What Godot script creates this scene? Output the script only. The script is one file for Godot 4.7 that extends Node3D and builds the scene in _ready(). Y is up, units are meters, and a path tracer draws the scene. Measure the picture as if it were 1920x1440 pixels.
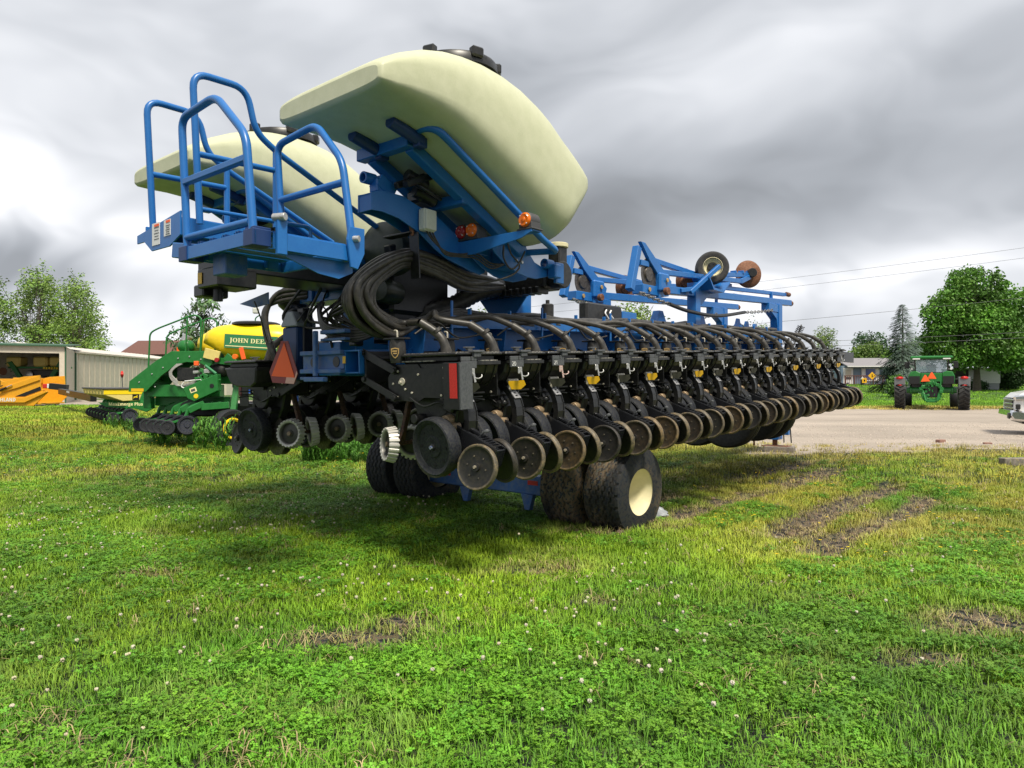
extends Node3D

const HEAD := deg_to_rad(40.18)          # heading of the blue planter, to the right of the view axis
const ORIGIN := Vector3(-0.243, 0, -7.48) # middle of its transport axle
var rng := RandomNumberGenerator.new()
var noise_a := FastNoiseLite.new()
var noise_b := FastNoiseLite.new()
var noise_c := FastNoiseLite.new()
var M := {}
var used_names := {}
var base_noise: Image
var fine_noise: Image

# ---------------------------------------------------------------- mesh builder
class MB:
	var v := PackedVector3Array()
	var n := PackedVector3Array()
	var c := PackedColorArray()
	var uv := PackedVector2Array()
	var col := Color(1, 1, 1)
	var x := Transform3D.IDENTITY

	func tri(p: Vector3, q: Vector3, r: Vector3, np: Vector3, nq: Vector3, nr: Vector3, cp = null, cq = null, cr = null) -> void:
		var g := (q - p).cross(r - p)
		if g.length_squared() < 1e-16:
			return
		var flip := g.dot(np + nq + nr) > 0.0
		var a := x * p; var b := x * q; var d := x * r
		var na := (x.basis * np).normalized(); var nb := (x.basis * nq).normalized(); var nd := (x.basis * nr).normalized()
		if x.basis.determinant() < 0.0: flip = not flip
		var ca: Color = col if cp == null else cp
		var cb: Color = col if cq == null else cq
		var cd: Color = col if cr == null else cr
		if flip:
			v.append(a); v.append(d); v.append(b); n.append(na); n.append(nd); n.append(nb); c.append(ca); c.append(cd); c.append(cb)
		else:
			v.append(a); v.append(b); v.append(d); n.append(na); n.append(nb); n.append(nd); c.append(ca); c.append(cb); c.append(cd)

	func flat(p: Vector3, q: Vector3, r: Vector3, out: Vector3) -> void:
		var g := (q - p).cross(r - p).normalized()
		if g.dot(out) < 0: g = -g
		tri(p, q, r, g, g, g)

	func quad(p: Vector3, q: Vector3, r: Vector3, s: Vector3, out: Vector3) -> void:
		flat(p, q, r, out); flat(p, r, s, out)

	# a box with chamfered edges
	func box(at: Vector3, size: Vector3, bev := -1.0, turn := Basis.IDENTITY) -> MB:
		var h := size * 0.5
		var b: float = bev if bev >= 0.0 else minf(0.006, minf(h.x, minf(h.y, h.z)) * 0.3)
		var old := x
		x = x * Transform3D(turn, at)
		var ax := [Vector3.RIGHT, Vector3.UP, Vector3.BACK]
		for i in 3:
			for s in [-1.0, 1.0]:
				var w: Vector3 = ax[i] * s
				var e1: Vector3 = ax[(i + 1) % 3]; var e2: Vector3 = ax[(i + 2) % 3]
				var a1: float = h[(i + 1) % 3] - b; var a2: float = h[(i + 2) % 3] - b
				var o: Vector3 = w * h[i]
				quad(o - e1 * a1 - e2 * a2, o + e1 * a1 - e2 * a2, o + e1 * a1 + e2 * a2, o - e1 * a1 + e2 * a2, w)
		if b > 0.0:
			for i in 3:
				var e1: Vector3 = ax[(i + 1) % 3]; var e2: Vector3 = ax[(i + 2) % 3]; var e0: Vector3 = ax[i]
				var l: float = h[i] - b
				var h1: float = h[(i + 1) % 3]; var h2: float = h[(i + 2) % 3]
				for s1 in [-1.0, 1.0]:
					for s2 in [-1.0, 1.0]:
						var p: Vector3 = e1 * s1 * h1 + e2 * s2 * (h2 - b); var q: Vector3 = e1 * s1 * (h1 - b) + e2 * s2 * h2
						quad(p - e0 * l, p + e0 * l, q + e0 * l, q - e0 * l, e1 * s1 + e2 * s2)
			for sx in [-1.0, 1.0]:
				for sy in [-1.0, 1.0]:
					for sz in [-1.0, 1.0]:
						flat(Vector3(sx * h.x, sy * (h.y - b), sz * (h.z - b)), Vector3(sx * (h.x - b), sy * h.y, sz * (h.z - b)), Vector3(sx * (h.x - b), sy * (h.y - b), sz * h.z), Vector3(sx, sy, sz))
		x = old
		return self

	# a rectangular bar from p to q, w wide and h high
	func bar(p: Vector3, q: Vector3, w: float, h: float, up := Vector3.UP, bev := -1.0) -> MB:
		var d := q - p
		var z := d.normalized()
		if absf(z.dot(up)) > 0.99: up = Vector3.RIGHT
		var xx := up.cross(z).normalized()
		return box((p + q) * 0.5, Vector3(w, h, d.length()), bev, Basis(xx, z.cross(xx), z))

	func tube(pts: Array, r, sides := 10, caps := true) -> MB:
		var k := pts.size()
		var t0: Vector3 = (pts[1] - pts[0]).normalized()
		var u := t0.cross(Vector3(0.31, 0.87, 0.4)).normalized()
		var rings := []; var norms := []
		for i in k:
			var t: Vector3
			if i == 0: t = t0
			elif i == k - 1: t = (pts[i] - pts[i - 1]).normalized()
			else: t = ((pts[i + 1] - pts[i]).normalized() + (pts[i] - pts[i - 1]).normalized()).normalized()
			u = (u - t * u.dot(t)).normalized()
			var w := t.cross(u)
			var rr: float = r[i] if r is Array else r
			var ring := PackedVector3Array(); var nn := PackedVector3Array()
			for j in sides:
				var a := TAU * j / sides
				var d := u * cos(a) + w * sin(a)
				ring.append(pts[i] + d * rr); nn.append(d)
			rings.append(ring); norms.append(nn)
		for i in k - 1:
			for j in sides:
				var j2 := (j + 1) % sides
				tri(rings[i][j], rings[i][j2], rings[i + 1][j2], norms[i][j], norms[i][j2], norms[i + 1][j2])
				tri(rings[i][j], rings[i + 1][j2], rings[i + 1][j], norms[i][j], norms[i + 1][j2], norms[i + 1][j])
		if caps:
			for e in [0, k - 1]:
				var o: Vector3 = (pts[0] - pts[1]).normalized() if e == 0 else (pts[k - 1] - pts[k - 2]).normalized()
				for j in sides:
					tri(pts[e], rings[e][j], rings[e][(j + 1) % sides], o, o, o)
		return self

	# prof: Vector2(radius, height along the y axis of T); colors: one per profile point or empty
	func lathe(prof: Array, seg: int, t := Transform3D.IDENTITY, colors := [], smooth := 0.75) -> MB:
		var old := x
		x = x * t
		var m := prof.size()
		var sn := []
		var ctr := Vector2.ZERO
		for p in prof: ctr += p
		for i in m - 1:
			var d: Vector2 = (prof[i + 1] - prof[i])
			sn.append(Vector2(d.y, -d.x).normalized())
		for i in m - 1:
			var p: Vector2 = prof[i]; var q: Vector2 = prof[i + 1]
			if p.distance_to(q) < 1e-6: continue
			var na: Vector2 = sn[i]; var nb: Vector2 = sn[i]
			if i > 0 and sn[i - 1].dot(sn[i]) > smooth: na = (sn[i - 1] + sn[i]).normalized()
			if i < m - 2 and sn[i + 1].dot(sn[i]) > smooth: nb = (sn[i + 1] + sn[i]).normalized()
			var c0 = colors[i] if colors.size() else null
			var c1 = colors[i + 1] if colors.size() else null
			for j in seg:
				var a := TAU * j / seg; var b := TAU * (j + 1) / seg
				var da := Vector3(cos(a), 0, sin(a)); var db := Vector3(cos(b), 0, sin(b))
				var y := Vector3.UP
				tri(da * p.x + y * p.y, db * p.x + y * p.y, db * q.x + y * q.y, da * na.x + y * na.y, db * na.x + y * na.y, db * nb.x + y * nb.y, c0, c0, c1)
				tri(da * p.x + y * p.y, db * q.x + y * q.y, da * q.x + y * q.y, da * na.x + y * na.y, db * nb.x + y * nb.y, da * nb.x + y * nb.y, c0, c1, c1)
		x = old
		return self

	func cyl(p: Vector3, q: Vector3, r: float, seg := 14, bev := -1.0) -> MB:
		var l := p.distance_to(q)
		var b: float = minf(r, l) * 0.12 if bev < 0 else bev
		return lathe([Vector2(0, 0), Vector2(r - b, 0), Vector2(r, b), Vector2(r, l - b), Vector2(r - b, l), Vector2(0, l)], seg, axis(p, q), [], 0.9)

	static func axis(p: Vector3, q: Vector3) -> Transform3D:
		var y := (q - p).normalized()
		var h := Vector3.RIGHT if absf(y.x) < 0.8 else Vector3.BACK
		var z := h.cross(y).normalized()
		return Transform3D(Basis(y.cross(z), y, z), p)

	# polygon in the xy plane of t, thick along its z
	func prism(poly: PackedVector2Array, thick: float, t := Transform3D.IDENTITY, bev := 0.0) -> MB:
		var old := x
		x = x * t
		var h := thick * 0.5
		var k := poly.size()
		var area := 0.0
		for i in k: area += poly[i].cross(poly[(i + 1) % k])
		var sg := signf(area)
		var inner := poly
		if bev > 0.0:
			inner = PackedVector2Array()
			for i in k:
				var a := (poly[i] - poly[(i + k - 1) % k]).normalized(); var b := (poly[(i + 1) % k] - poly[i]).normalized()
				var na := Vector2(-a.y, a.x) * sg; var nb := Vector2(-b.y, b.x) * sg
				var mn := na + nb
				inner.append(poly[i] + mn * bev / maxf(0.4, 1.0 + na.dot(nb)))
		var idx := Geometry2D.triangulate_polygon(inner)
		for s in [-1.0, 1.0]:
			var o := Vector3(0, 0, s)
			for i in range(0, idx.size(), 3):
				var p := inner[idx[i]]; var q := inner[idx[i + 1]]; var r := inner[idx[i + 2]]
				tri(Vector3(p.x, p.y, h * s), Vector3(q.x, q.y, h * s), Vector3(r.x, r.y, h * s), o, o, o)
		for i in k:
			var p := poly[i]; var q := poly[(i + 1) % k]
			var d := (q - p).normalized()
			var o := Vector3(d.y, -d.x, 0) * sg
			var hh := h - bev
			quad(Vector3(p.x, p.y, -hh), Vector3(q.x, q.y, -hh), Vector3(q.x, q.y, hh), Vector3(p.x, p.y, hh), o)
			if bev > 0.0:
				var ip := inner[i]; var iq := inner[(i + 1) % k]
				for s in [-1.0, 1.0]:
					quad(Vector3(p.x, p.y, hh * s), Vector3(q.x, q.y, hh * s), Vector3(iq.x, iq.y, h * s), Vector3(ip.x, ip.y, h * s), o + Vector3(0, 0, s))
		x = old
		return self

	func ball(at: Vector3, rad: Vector3, seg := 12, turn := Basis.IDENTITY) -> MB:
		var prof := []
		var k := maxi(4, seg / 2)
		for i in k + 1:
			var a := -PI / 2 + PI * i / k
			prof.append(Vector2(cos(a), sin(a)))
		return lathe(prof, seg, Transform3D(turn * Basis.from_scale(rad), at), [], -1.0)

	# a closed grid of rings (each ring closed), smooth normals
	func loft(rings: Array, cap := true, closed := true) -> MB:
		var k := rings.size(); var m: int = rings[0].size()
		var ctr := Vector3.ZERO
		for r in rings:
			for p in r: ctr += p
		ctr /= float(k * m)
		var nn := []
		for i in k:
			var row := PackedVector3Array()
			var rc := Vector3.ZERO
			for p in rings[i]: rc += p
			rc /= float(m)
			for j in m:
				var jm := (j + m - 1) % m if closed else maxi(j - 1, 0)
				var jp := (j + 1) % m if closed else mini(j + 1, m - 1)
				var du: Vector3 = rings[mini(i + 1, k - 1)][j] - rings[maxi(i - 1, 0)][j]
				var dv: Vector3 = rings[i][jp] - rings[i][jm]
				var g := du.cross(dv).normalized()
				if closed and g.dot(rings[i][j] - rc.lerp(ctr, 0.3)) < 0: g = -g
				row.append(g)
			nn.append(row)
		for i in k - 1:
			for j in (m if closed else m - 1):
				var j2 := (j + 1) % m
				tri(rings[i][j], rings[i][j2], rings[i + 1][j2], nn[i][j], nn[i][j2], nn[i + 1][j2])
				tri(rings[i][j], rings[i + 1][j2], rings[i + 1][j], nn[i][j], nn[i + 1][j2], nn[i + 1][j])
		if cap and closed:
			for e in [0, k - 1]:
				var rc := Vector3.ZERO
				for p in rings[e]: rc += p
				rc /= float(m)
				var o := (rc - ctr).normalized()
				for j in m:
					flat(rc, rings[e][j], rings[e][(j + 1) % m], o)
		return self

	func mesh() -> ArrayMesh:
		var am := ArrayMesh.new()
		var arr := []
		arr.resize(Mesh.ARRAY_MAX)
		arr[Mesh.ARRAY_VERTEX] = v; arr[Mesh.ARRAY_NORMAL] = n; arr[Mesh.ARRAY_COLOR] = c
		am.add_surface_from_arrays(Mesh.PRIMITIVE_TRIANGLES, arr)
		return am

# round the corners of a path
func rounded(pts: Array, rad: float, steps := 5) -> Array:
	var out := [pts[0]]
	for i in range(1, pts.size() - 1):
		var a: Vector3 = pts[i - 1]; var b: Vector3 = pts[i]; var c: Vector3 = pts[i + 1]
		var r := minf(rad, minf(a.distance_to(b), b.distance_to(c)) * 0.45)
		var p := b + (a - b).normalized() * r; var q := b + (c - b).normalized() * r
		for k in steps + 1:
			var t := float(k) / steps
			out.append(p.lerp(b, t).lerp(b.lerp(q, t), t))
	out.append(pts[-1])
	return out

func spline(pts: Array, per := 6) -> Array:
	var out := []
	var k := pts.size()
	for i in k - 1:
		var p0: Vector3 = pts[maxi(i - 1, 0)]; var p1: Vector3 = pts[i]; var p2: Vector3 = pts[i + 1]; var p3: Vector3 = pts[mini(i + 2, k - 1)]
		for s in per:
			out.append(p1.cubic_interpolate(p2, p0, p3, float(s) / per))
	out.append(pts[-1])
	return out

# ---------------------------------------------------------------- objects
func numbered(called: String, parent: Node) -> String:
	var key := "%d/%s" % [parent.get_instance_id(), called]
	var k: int = used_names.get(key, 0)
	used_names[key] = k + 1
	return called if k == 0 else "%s_%03d" % [called, k]

func obj(called: String, st, m: Material, parent: Node = self, at := Transform3D.IDENTITY) -> MeshInstance3D:
	var o := MeshInstance3D.new()
	o.mesh = st.mesh() if st is MB else st
	o.material_override = m
	o.transform = at
	o.name = numbered(called, parent)
	parent.add_child(o, true)
	return o

func tag(o: Node, label: String, category := "", group := "", kind := "") -> Node:
	if label: o.set_meta("label", label)
	if category: o.set_meta("category", category)
	if group: o.set_meta("group", group)
	if kind: o.set_meta("kind", kind)
	return o

func thing(called: String, label: String, category: String, at := Transform3D.IDENTITY, group := "") -> Node3D:
	var o := Node3D.new()
	o.name = numbered(called, self)
	o.transform = at
	add_child(o, true)
	tag(o, label, category, group)
	return o

func dup(o: Node3D, called: String, parent: Node, at: Transform3D) -> Node3D:
	var c: Node3D = o.duplicate()
	c.name = numbered(called, parent)
	c.transform = at
	parent.add_child(c, true)
	return c

func multi(called: String, mesh: Mesh, m: Material, xs: Array, cols: PackedColorArray, parent: Node = self) -> MultiMeshInstance3D:
	var mm := MultiMesh.new()
	mm.transform_format = MultiMesh.TRANSFORM_3D
	mm.use_colors = true
	mm.mesh = mesh
	mm.instance_count = xs.size()
	var buf := PackedFloat32Array()
	buf.resize(xs.size() * 16)
	var k := 0
	for i in xs.size():
		var t: Transform3D = xs[i]
		var b := t.basis
		buf[k] = b.x.x; buf[k + 1] = b.y.x; buf[k + 2] = b.z.x; buf[k + 3] = t.origin.x
		buf[k + 4] = b.x.y; buf[k + 5] = b.y.y; buf[k + 6] = b.z.y; buf[k + 7] = t.origin.y
		buf[k + 8] = b.x.z; buf[k + 9] = b.y.z; buf[k + 10] = b.z.z; buf[k + 11] = t.origin.z
		var c := cols[i]
		buf[k + 12] = c.r; buf[k + 13] = c.g; buf[k + 14] = c.b; buf[k + 15] = 1.0
		k += 16
	mm.buffer = buf
	var o := MultiMeshInstance3D.new()
	o.multimesh = mm
	o.material_override = m
	o.name = numbered(called, parent)
	parent.add_child(o, true)
	return o

func text_mesh(s: String, height: float, depth := 0.004, bold := false, font_name := "Droid Sans", italic := false) -> TextMesh:
	var t := TextMesh.new()
	var f := SystemFont.new()
	f.font_names = PackedStringArray([font_name])
	f.font_weight = 800 if bold else 400
	f.font_italic = italic
	t.font = f
	t.text = s
	t.font_size = 64
	t.pixel_size = height / 46.0
	t.depth = depth
	t.curve_step = 2.0
	return t

func fit_text(s: String, width: float, height: float, depth := 0.004, font_name := "Droid Sans") -> ArrayMesh:
	var t := text_mesh(s, height, depth, true, font_name)
	var b := t.get_aabb()
	var k := Vector3(width / maxf(b.size.x, 0.001), height / maxf(b.size.y, 0.001), 1.0)
	var st := SurfaceTool.new()
	st.append_from(t, 0, Transform3D(Basis.from_scale(k), Vector3(-(b.position.x + b.size.x * 0.5) * k.x, -(b.position.y + b.size.y * 0.5) * k.y, 0)))
	return st.commit()

# ---------------------------------------------------------------- materials
func lin(r: float, g: float, b: float) -> Color:
	return Color(r, g, b).linear_to_srgb()

# a paint or plastic whose colour wanders between two linear tones, with a fine grain in it
func mat(called: String, a: Color, b: Color, rough: float, metal := 0.0, size := 0.6, sharp := 1.0, vc := false, bump := 0.0) -> StandardMaterial3D:
	var m := StandardMaterial3D.new()
	m.resource_name = called
	m.roughness = rough
	m.metallic = metal
	if a == b:
		m.albedo_color = a.linear_to_srgb()
	else:
		var n := base_noise.get_width()
		var bytes := PackedByteArray()
		bytes.resize(n * n * 3)
		var na := base_noise.get_data(); var nf := fine_noise.get_data()
		var ramp := []
		for i in 256:
			var t := clampf((i / 255.0 - 0.5) * sharp + 0.5, 0, 1)
			var c := a.lerp(b, t).linear_to_srgb()
			ramp.append([int(c.r * 255), int(c.g * 255), int(c.b * 255)])
		for i in n * n:
			var k: Array = ramp[clampi((na[i] * 5 + nf[i] * 3) >> 3, 0, 255)]
			bytes[i * 3] = k[0]; bytes[i * 3 + 1] = k[1]; bytes[i * 3 + 2] = k[2]
		var im := Image.create_from_data(n, n, false, Image.FORMAT_RGB8, bytes)
		m.albedo_texture = ImageTexture.create_from_image(im)
		m.uv1_triplanar = true
		m.uv1_scale = Vector3.ONE / size
	m.vertex_color_use_as_albedo = vc
	if bump > 0.0:
		m.normal_enabled = true
		m.normal_texture = M["_grain"]
		m.normal_scale = bump
		m.uv1_triplanar = true
		m.uv1_scale = Vector3.ONE / size
	M[called] = m
	return m

func plain(called: String, c: Color, rough := 0.6, metal := 0.0, vc := false) -> StandardMaterial3D:
	return mat(called, c, c, rough, metal, 1.0, 1.0, vc)

func make_materials() -> void:
	noise_a.seed = 11; noise_a.frequency = 0.02; noise_a.fractal_octaves = 4
	noise_b.seed = 5; noise_b.frequency = 0.09; noise_b.fractal_octaves = 3
	noise_c.seed = 77; noise_c.frequency = 0.5; noise_c.fractal_octaves = 2
	base_noise = noise_a.get_seamless_image(256, 256)
	base_noise.convert(Image.FORMAT_L8)
	var nb := FastNoiseLite.new()
	nb.seed = 3; nb.frequency = 0.16; nb.fractal_octaves = 3
	fine_noise = nb.get_seamless_image(256, 256)
	fine_noise.convert(Image.FORMAT_L8)
	var nm: Image = fine_noise.duplicate()
	nm.convert(Image.FORMAT_RGBA8)
	nm.bump_map_to_normal_map(4.0)
	M["_grain"] = ImageTexture.create_from_image(nm)
	mat("blue", Color(0.008, 0.118, 0.40), Color(0.020, 0.165, 0.47), 0.34, 0.0, 0.9, 1.0)
	mat("blue_worn", Color(0.012, 0.10, 0.36), Color(0.10, 0.16, 0.28), 0.5, 0.0, 0.5, 1.6)
	mat("black_plastic", Color(0.007, 0.008, 0.009), Color(0.028, 0.027, 0.025), 0.36, 0.0, 0.3, 1.8)
	mat("black_steel", Color(0.006, 0.007, 0.008), Color(0.019, 0.019, 0.018), 0.34, 0.0, 0.25, 1.6)
	mat("grey_steel", Color(0.05, 0.055, 0.06), Color(0.10, 0.105, 0.11), 0.5, 0.0, 0.15, 1.6)
	mat("rubber", Color(0.010, 0.010, 0.011), Color(0.038, 0.036, 0.032), 0.5, 0.0, 0.3, 1.8)
	mat("hose", Color(0.017, 0.017, 0.016), Color(0.075, 0.068, 0.056), 0.42, 0.0, 0.35, 2.0)
	mat("dusty", Color(0.75, 0.75, 0.75), Color(1.25, 1.2, 1.1), 0.7, 0.0, 0.12, 2.5, true)
	mat("disc_dusty", Color(0.5, 0.5, 0.5), Color(1.0, 0.97, 0.9), 0.6, 0.0, 0.16, 3.0, true)
	mat("tank", Color(0.50, 0.52, 0.335), Color(0.60, 0.61, 0.42), 0.5, 0.0, 0.8, 1.3)
	mat("silver", Color(0.42, 0.42, 0.40), Color(0.68, 0.67, 0.64), 0.42, 0.75, 0.1, 2.0)
	mat("rust", Color(0.10, 0.035, 0.015), Color(0.28, 0.13, 0.07), 0.75, 0.1, 0.2, 2.0)
	mat("brass", Color(0.20, 0.13, 0.07), Color(0.42, 0.32, 0.2), 0.5, 0.3, 0.05, 2.0)
	mat("ivory", Color(0.45, 0.42, 0.33), Color(0.62, 0.58, 0.48), 0.5, 0.2, 0.1, 1.5)
	mat("cream", Color(0.66, 0.60, 0.36), Color(0.76, 0.70, 0.46), 0.5, 0.0, 0.3, 1.6)
	mat("white_plastic", Color(0.55, 0.57, 0.50), Color(0.68, 0.69, 0.62), 0.5, 0.0, 0.2)
	plain("white", Color(0.75, 0.75, 0.73), 0.5)
	mat("red_tape", Color(0.48, 0.02, 0.012), Color(0.60, 0.035, 0.025), 0.35, 0.0, 0.08, 2.0)
	mat("red_dark", Color(0.12, 0.012, 0.012), Color(0.18, 0.02, 0.02), 0.4, 0.0, 0.1)
	plain("orange_sign", Color(0.95, 0.13, 0.02), 0.5)
	mat("red_border", Color(0.20, 0.03, 0.03), Color(0.30, 0.05, 0.045), 0.35, 0.0, 0.1)
	mat("pale_border", Color(0.62, 0.34, 0.28), Color(0.75, 0.45, 0.38), 0.4, 0.0, 0.1)
	mat("amber", Color(0.75, 0.13, 0.005), Color(0.85, 0.2, 0.01), 0.15, 0.0, 0.05)
	mat("red_lens", Color(0.28, 0.01, 0.01), Color(0.4, 0.02, 0.02), 0.15, 0.0, 0.05)
	plain("yellow_tag", Color(0.78, 0.45, 0.01), 0.45)
	plain("olive_tag", Color(0.03, 0.03, 0.022), 0.5)
	plain("gold", Color(0.50, 0.33, 0.12), 0.45, 0.3)
	mat("mud_rubber", Color(0.7, 0.7, 0.7), Color(1.2, 1.16, 1.1), 0.8, 0.0, 0.25, 1.6, true)
	mat("fan_green", Color(0.018, 0.026, 0.015), Color(0.05, 0.06, 0.04), 0.35, 0.0, 0.4, 1.6)
	mat("rusty_white", Color(0.62,0.6,0.55), Color(0.30,0.08,0.05), 0.6, 0.0, 0.05, 3.0)
	plain("grey_dark", Color(0.06,0.06,0.062), 0.55)
	mat("grey_sheet", Color(0.22,0.24,0.28), Color(0.30,0.32,0.36), 0.45, 0.2, 0.2)
	mat("clear_hose", Color(0.22, 0.22, 0.20), Color(0.42, 0.41, 0.38), 0.35, 0.0, 0.2)
	plain("sign_blue", Color(0.015, 0.09, 0.45), 0.4)
	plain("sign_yellow", Color(0.80, 0.42, 0.01), 0.5)
	plain("red_bright", Color(0.62, 0.03, 0.025), 0.3)
	plain("amber_pale", Color(0.75, 0.5, 0.3), 0.3)
	mat("grey_fender", Color(0.12, 0.125, 0.135), Color(0.16, 0.165, 0.175), 0.5, 0.0, 0.5)
	plain("wire", Color(0.12, 0.12, 0.13), 0.6)
	mat("brick", Color(0.20, 0.10, 0.075), Color(0.32, 0.19, 0.15), 0.9, 0.0, 0.2)
	mat("timber", Color(0.14, 0.12, 0.10), Color(0.28, 0.25, 0.21), 0.9, 0.0, 0.4, 2.0)
	mat("film", Color(0.28, 0.30, 0.32), Color(0.42, 0.45, 0.47), 0.3, 0.0, 0.2)
	plain("clod", Color(1, 1, 1), 0.95, 0.0, true)
	var wd := plain("weed", Color(0.10, 0.27, 0.03), 0.6, 0.0, true)
	wd.backlight_enabled = true; wd.backlight = Color(0.4, 0.4, 0.4)
	mat("chain", Color(0.18, 0.18, 0.17), Color(0.4, 0.39, 0.37), 0.45, 0.6, 0.05, 2.0)

# ---------------------------------------------------------------- the sky: air and clouds only
func sky_texture() -> ImageTexture:
	var w := 2048; var h := 1024
	var big := FastNoiseLite.new(); big.seed = 23; big.frequency = 1.0; big.fractal_octaves = 5; big.fractal_gain = 0.5
	var det := FastNoiseLite.new(); det.seed = 8; det.frequency = 2.6; det.fractal_octaves = 4
	var bump := func(a: float, e: float, a0: float, e0: float, wa: float, we: float, tilt: float) -> float:
		var x := (a - a0) / wa; var y := (e - e0 - tilt * (a - a0)) / we
		return exp(-x * x - y * y)
	var f := PackedFloat32Array()
	f.resize(w * h * 3)
	for j in h:
		var el := PI * (0.5 - (j + 0.5) / h)
		if el < -0.02:
			for i in w:
				var k0 := (j * w + i) * 3
				f[k0] = 0.30; f[k0 + 1] = 0.31; f[k0 + 2] = 0.30
			continue
		var shrink := cos(el)
		for i in w:
			var az := wrapf(TAU * (i + 0.5) / w, -PI, PI)      # 0 straight ahead (-Z), positive to the right
			# noise on a cylinder round the viewer, so that it closes behind
			var cx := sin(az) * (0.4 + 0.6 * shrink); var cz := cos(az) * (0.4 + 0.6 * shrink)
			var w1 := det.get_noise_3d(cx * 0.5, el * 1.1, cz * 0.5) * 0.22
			var b := big.get_noise_3d(cx * 1.5 + w1, (el - 0.18 * az * shrink) * 3.0 + w1, cz * 1.5)
			var d := det.get_noise_3d(cx * 1.15 + w1 * 1.4, el * 2.2 + w1 * 2.0, cz * 1.15)
			b = signf(b) * pow(absf(b), 0.82)
			var l := 0.52 + b * 0.22 + d * 0.13
			# thick cloud to the right, thin bright air low on the left and low on the right
			l -= bump.call(az, el, 0.40, 0.27, 0.42, 0.085, 0.10) * (0.19 + 0.26 * b)
			l -= bump.call(az, el, 0.05, 0.20, 0.22, 0.06, 0.25) * 0.12
			l -= bump.call(az, el, -0.60, 0.13, 0.20, 0.035, -0.1) * 0.16
			l += bump.call(az, el, -0.58, 0.21, 0.20, 0.055, -0.2) * (0.26 + 0.7 * d)
			l += bump.call(az, el, -0.50, 0.055, 0.26, 0.06, 0.0) * (0.30 + 0.6 * d)
			l += bump.call(az, el, 0.36, 0.115, 0.30, 0.045, 0.06) * (0.24 + 0.5 * d)
			l += bump.call(az, el, -0.15, 0.42, 0.45, 0.12, 0.0) * 0.04
			l = clampf(l, 0.19, 1.0)
			l *= lerpf(1.0, 1.25, clampf((el - 0.5) / 0.7, 0, 1))
			var warm := clampf((l - 0.36) * 1.7, 0, 1)
			var k := (j * w + i) * 3
			f[k] = l * lerpf(0.925, 1.0, warm); f[k + 1] = l * lerpf(0.98, 1.0, warm); f[k + 2] = l * lerpf(1.07, 1.02, warm)
	var im := Image.create_from_data(w, h, false, Image.FORMAT_RGBF, f.to_byte_array())
	return ImageTexture.create_from_image(im)

func make_environment() -> void:
	var cam := Camera3D.new()
	cam.name = "camera"
	cam.position = Vector3(0, 1.34, 0)
	cam.fov = 56.82
	cam.near = 0.05
	cam.far = 1500.0
	add_child(cam)
	cam.current = true
	var we := WorldEnvironment.new()
	we.name = "environment"
	var e := Environment.new()
	e.background_mode = Environment.BG_SKY
	var sky := Sky.new()
	var pm := PanoramaSkyMaterial.new()
	pm.panorama = sky_texture()
	pm.energy_multiplier = 1.0
	sky.sky_material = pm
	e.sky = sky
	e.tonemap_mode = Environment.TONE_MAPPER_LINEAR
	e.tonemap_exposure = 1.30
	e.sdfgi_enabled = true; e.ssao_enabled = true; e.ssil_enabled = true
	we.environment = e
	add_child(we)
	var sun := DirectionalLight3D.new()
	sun.name = "sun"
	sun.light_energy = 1.2
	sun.light_color = Color(1.0, 0.965, 0.90)
	sun.light_angular_distance = 13.0
	sun.shadow_enabled = true
	# from behind the camera's right shoulder, high up
	var towards := Vector3(-0.26, -1.0, -0.56).normalized()
	sun.basis = Basis.looking_at(towards, Vector3.UP)
	add_child(sun)

# ---------------------------------------------------------------- the ground
func to_uv(x: float, d: float) -> Vector2:      # world x and depth -> planter axes (u forward, v right)
	var dx := x + 0.243; var dd := d - 7.48
	return Vector2(dx * 0.6455 + dd * 0.7638, dx * 0.7638 - dd * 0.6455)

func gravel_amount(x: float, d: float) -> float:  # > 0 inside the lot
	var wob := noise_b.get_noise_2d(x * 6.0, d * 6.0) * 1.0 + noise_a.get_noise_2d(x * 8, d * 8) * 1.4
	var near_edge := d - (14.2 - 0.12 * (x - 5.0)) + wob * 0.9
	var left_edge := x - (5.2 - 0.42 * (d - 14.0)) + wob
	var far_edge := 38.0 - d + wob * 0.35
	var right := minf(near_edge, minf(left_edge, far_edge))
	var yard := minf(minf(d - 42.0 + wob, 58.0 - d), -6.0 - x)
	return maxf(right, yard)

func rut(x: float, d: float) -> float:
	var q := to_uv(x, d)
	var w := noise_b.get_noise_2d(x * 4.0, d * 4.0)
	var r := 0.0
	for s in [[0.95, 0.3, 7.6, 0.30], [1.62, 0.5, 6.8, 0.34], [2.75, 0.4, 5.4, 0.30], [3.30, 0.0, 4.8, 0.26]]:
		var vv: float = s[0] + 0.05 * sin(q.x * 1.3 + s[0] * 5.0)
		var across: float = 1.0 - absf(q.y - vv) / s[3]
		var along: float = minf(clampf((q.x - s[1]) / 0.4, 0, 1), clampf((s[2] - q.x) / 1.0, 0, 1))
		r = maxf(r, clampf(across * 1.5, 0, 1) * along * clampf(0.72 + w * 1.5, 0, 1))
	return r

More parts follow.
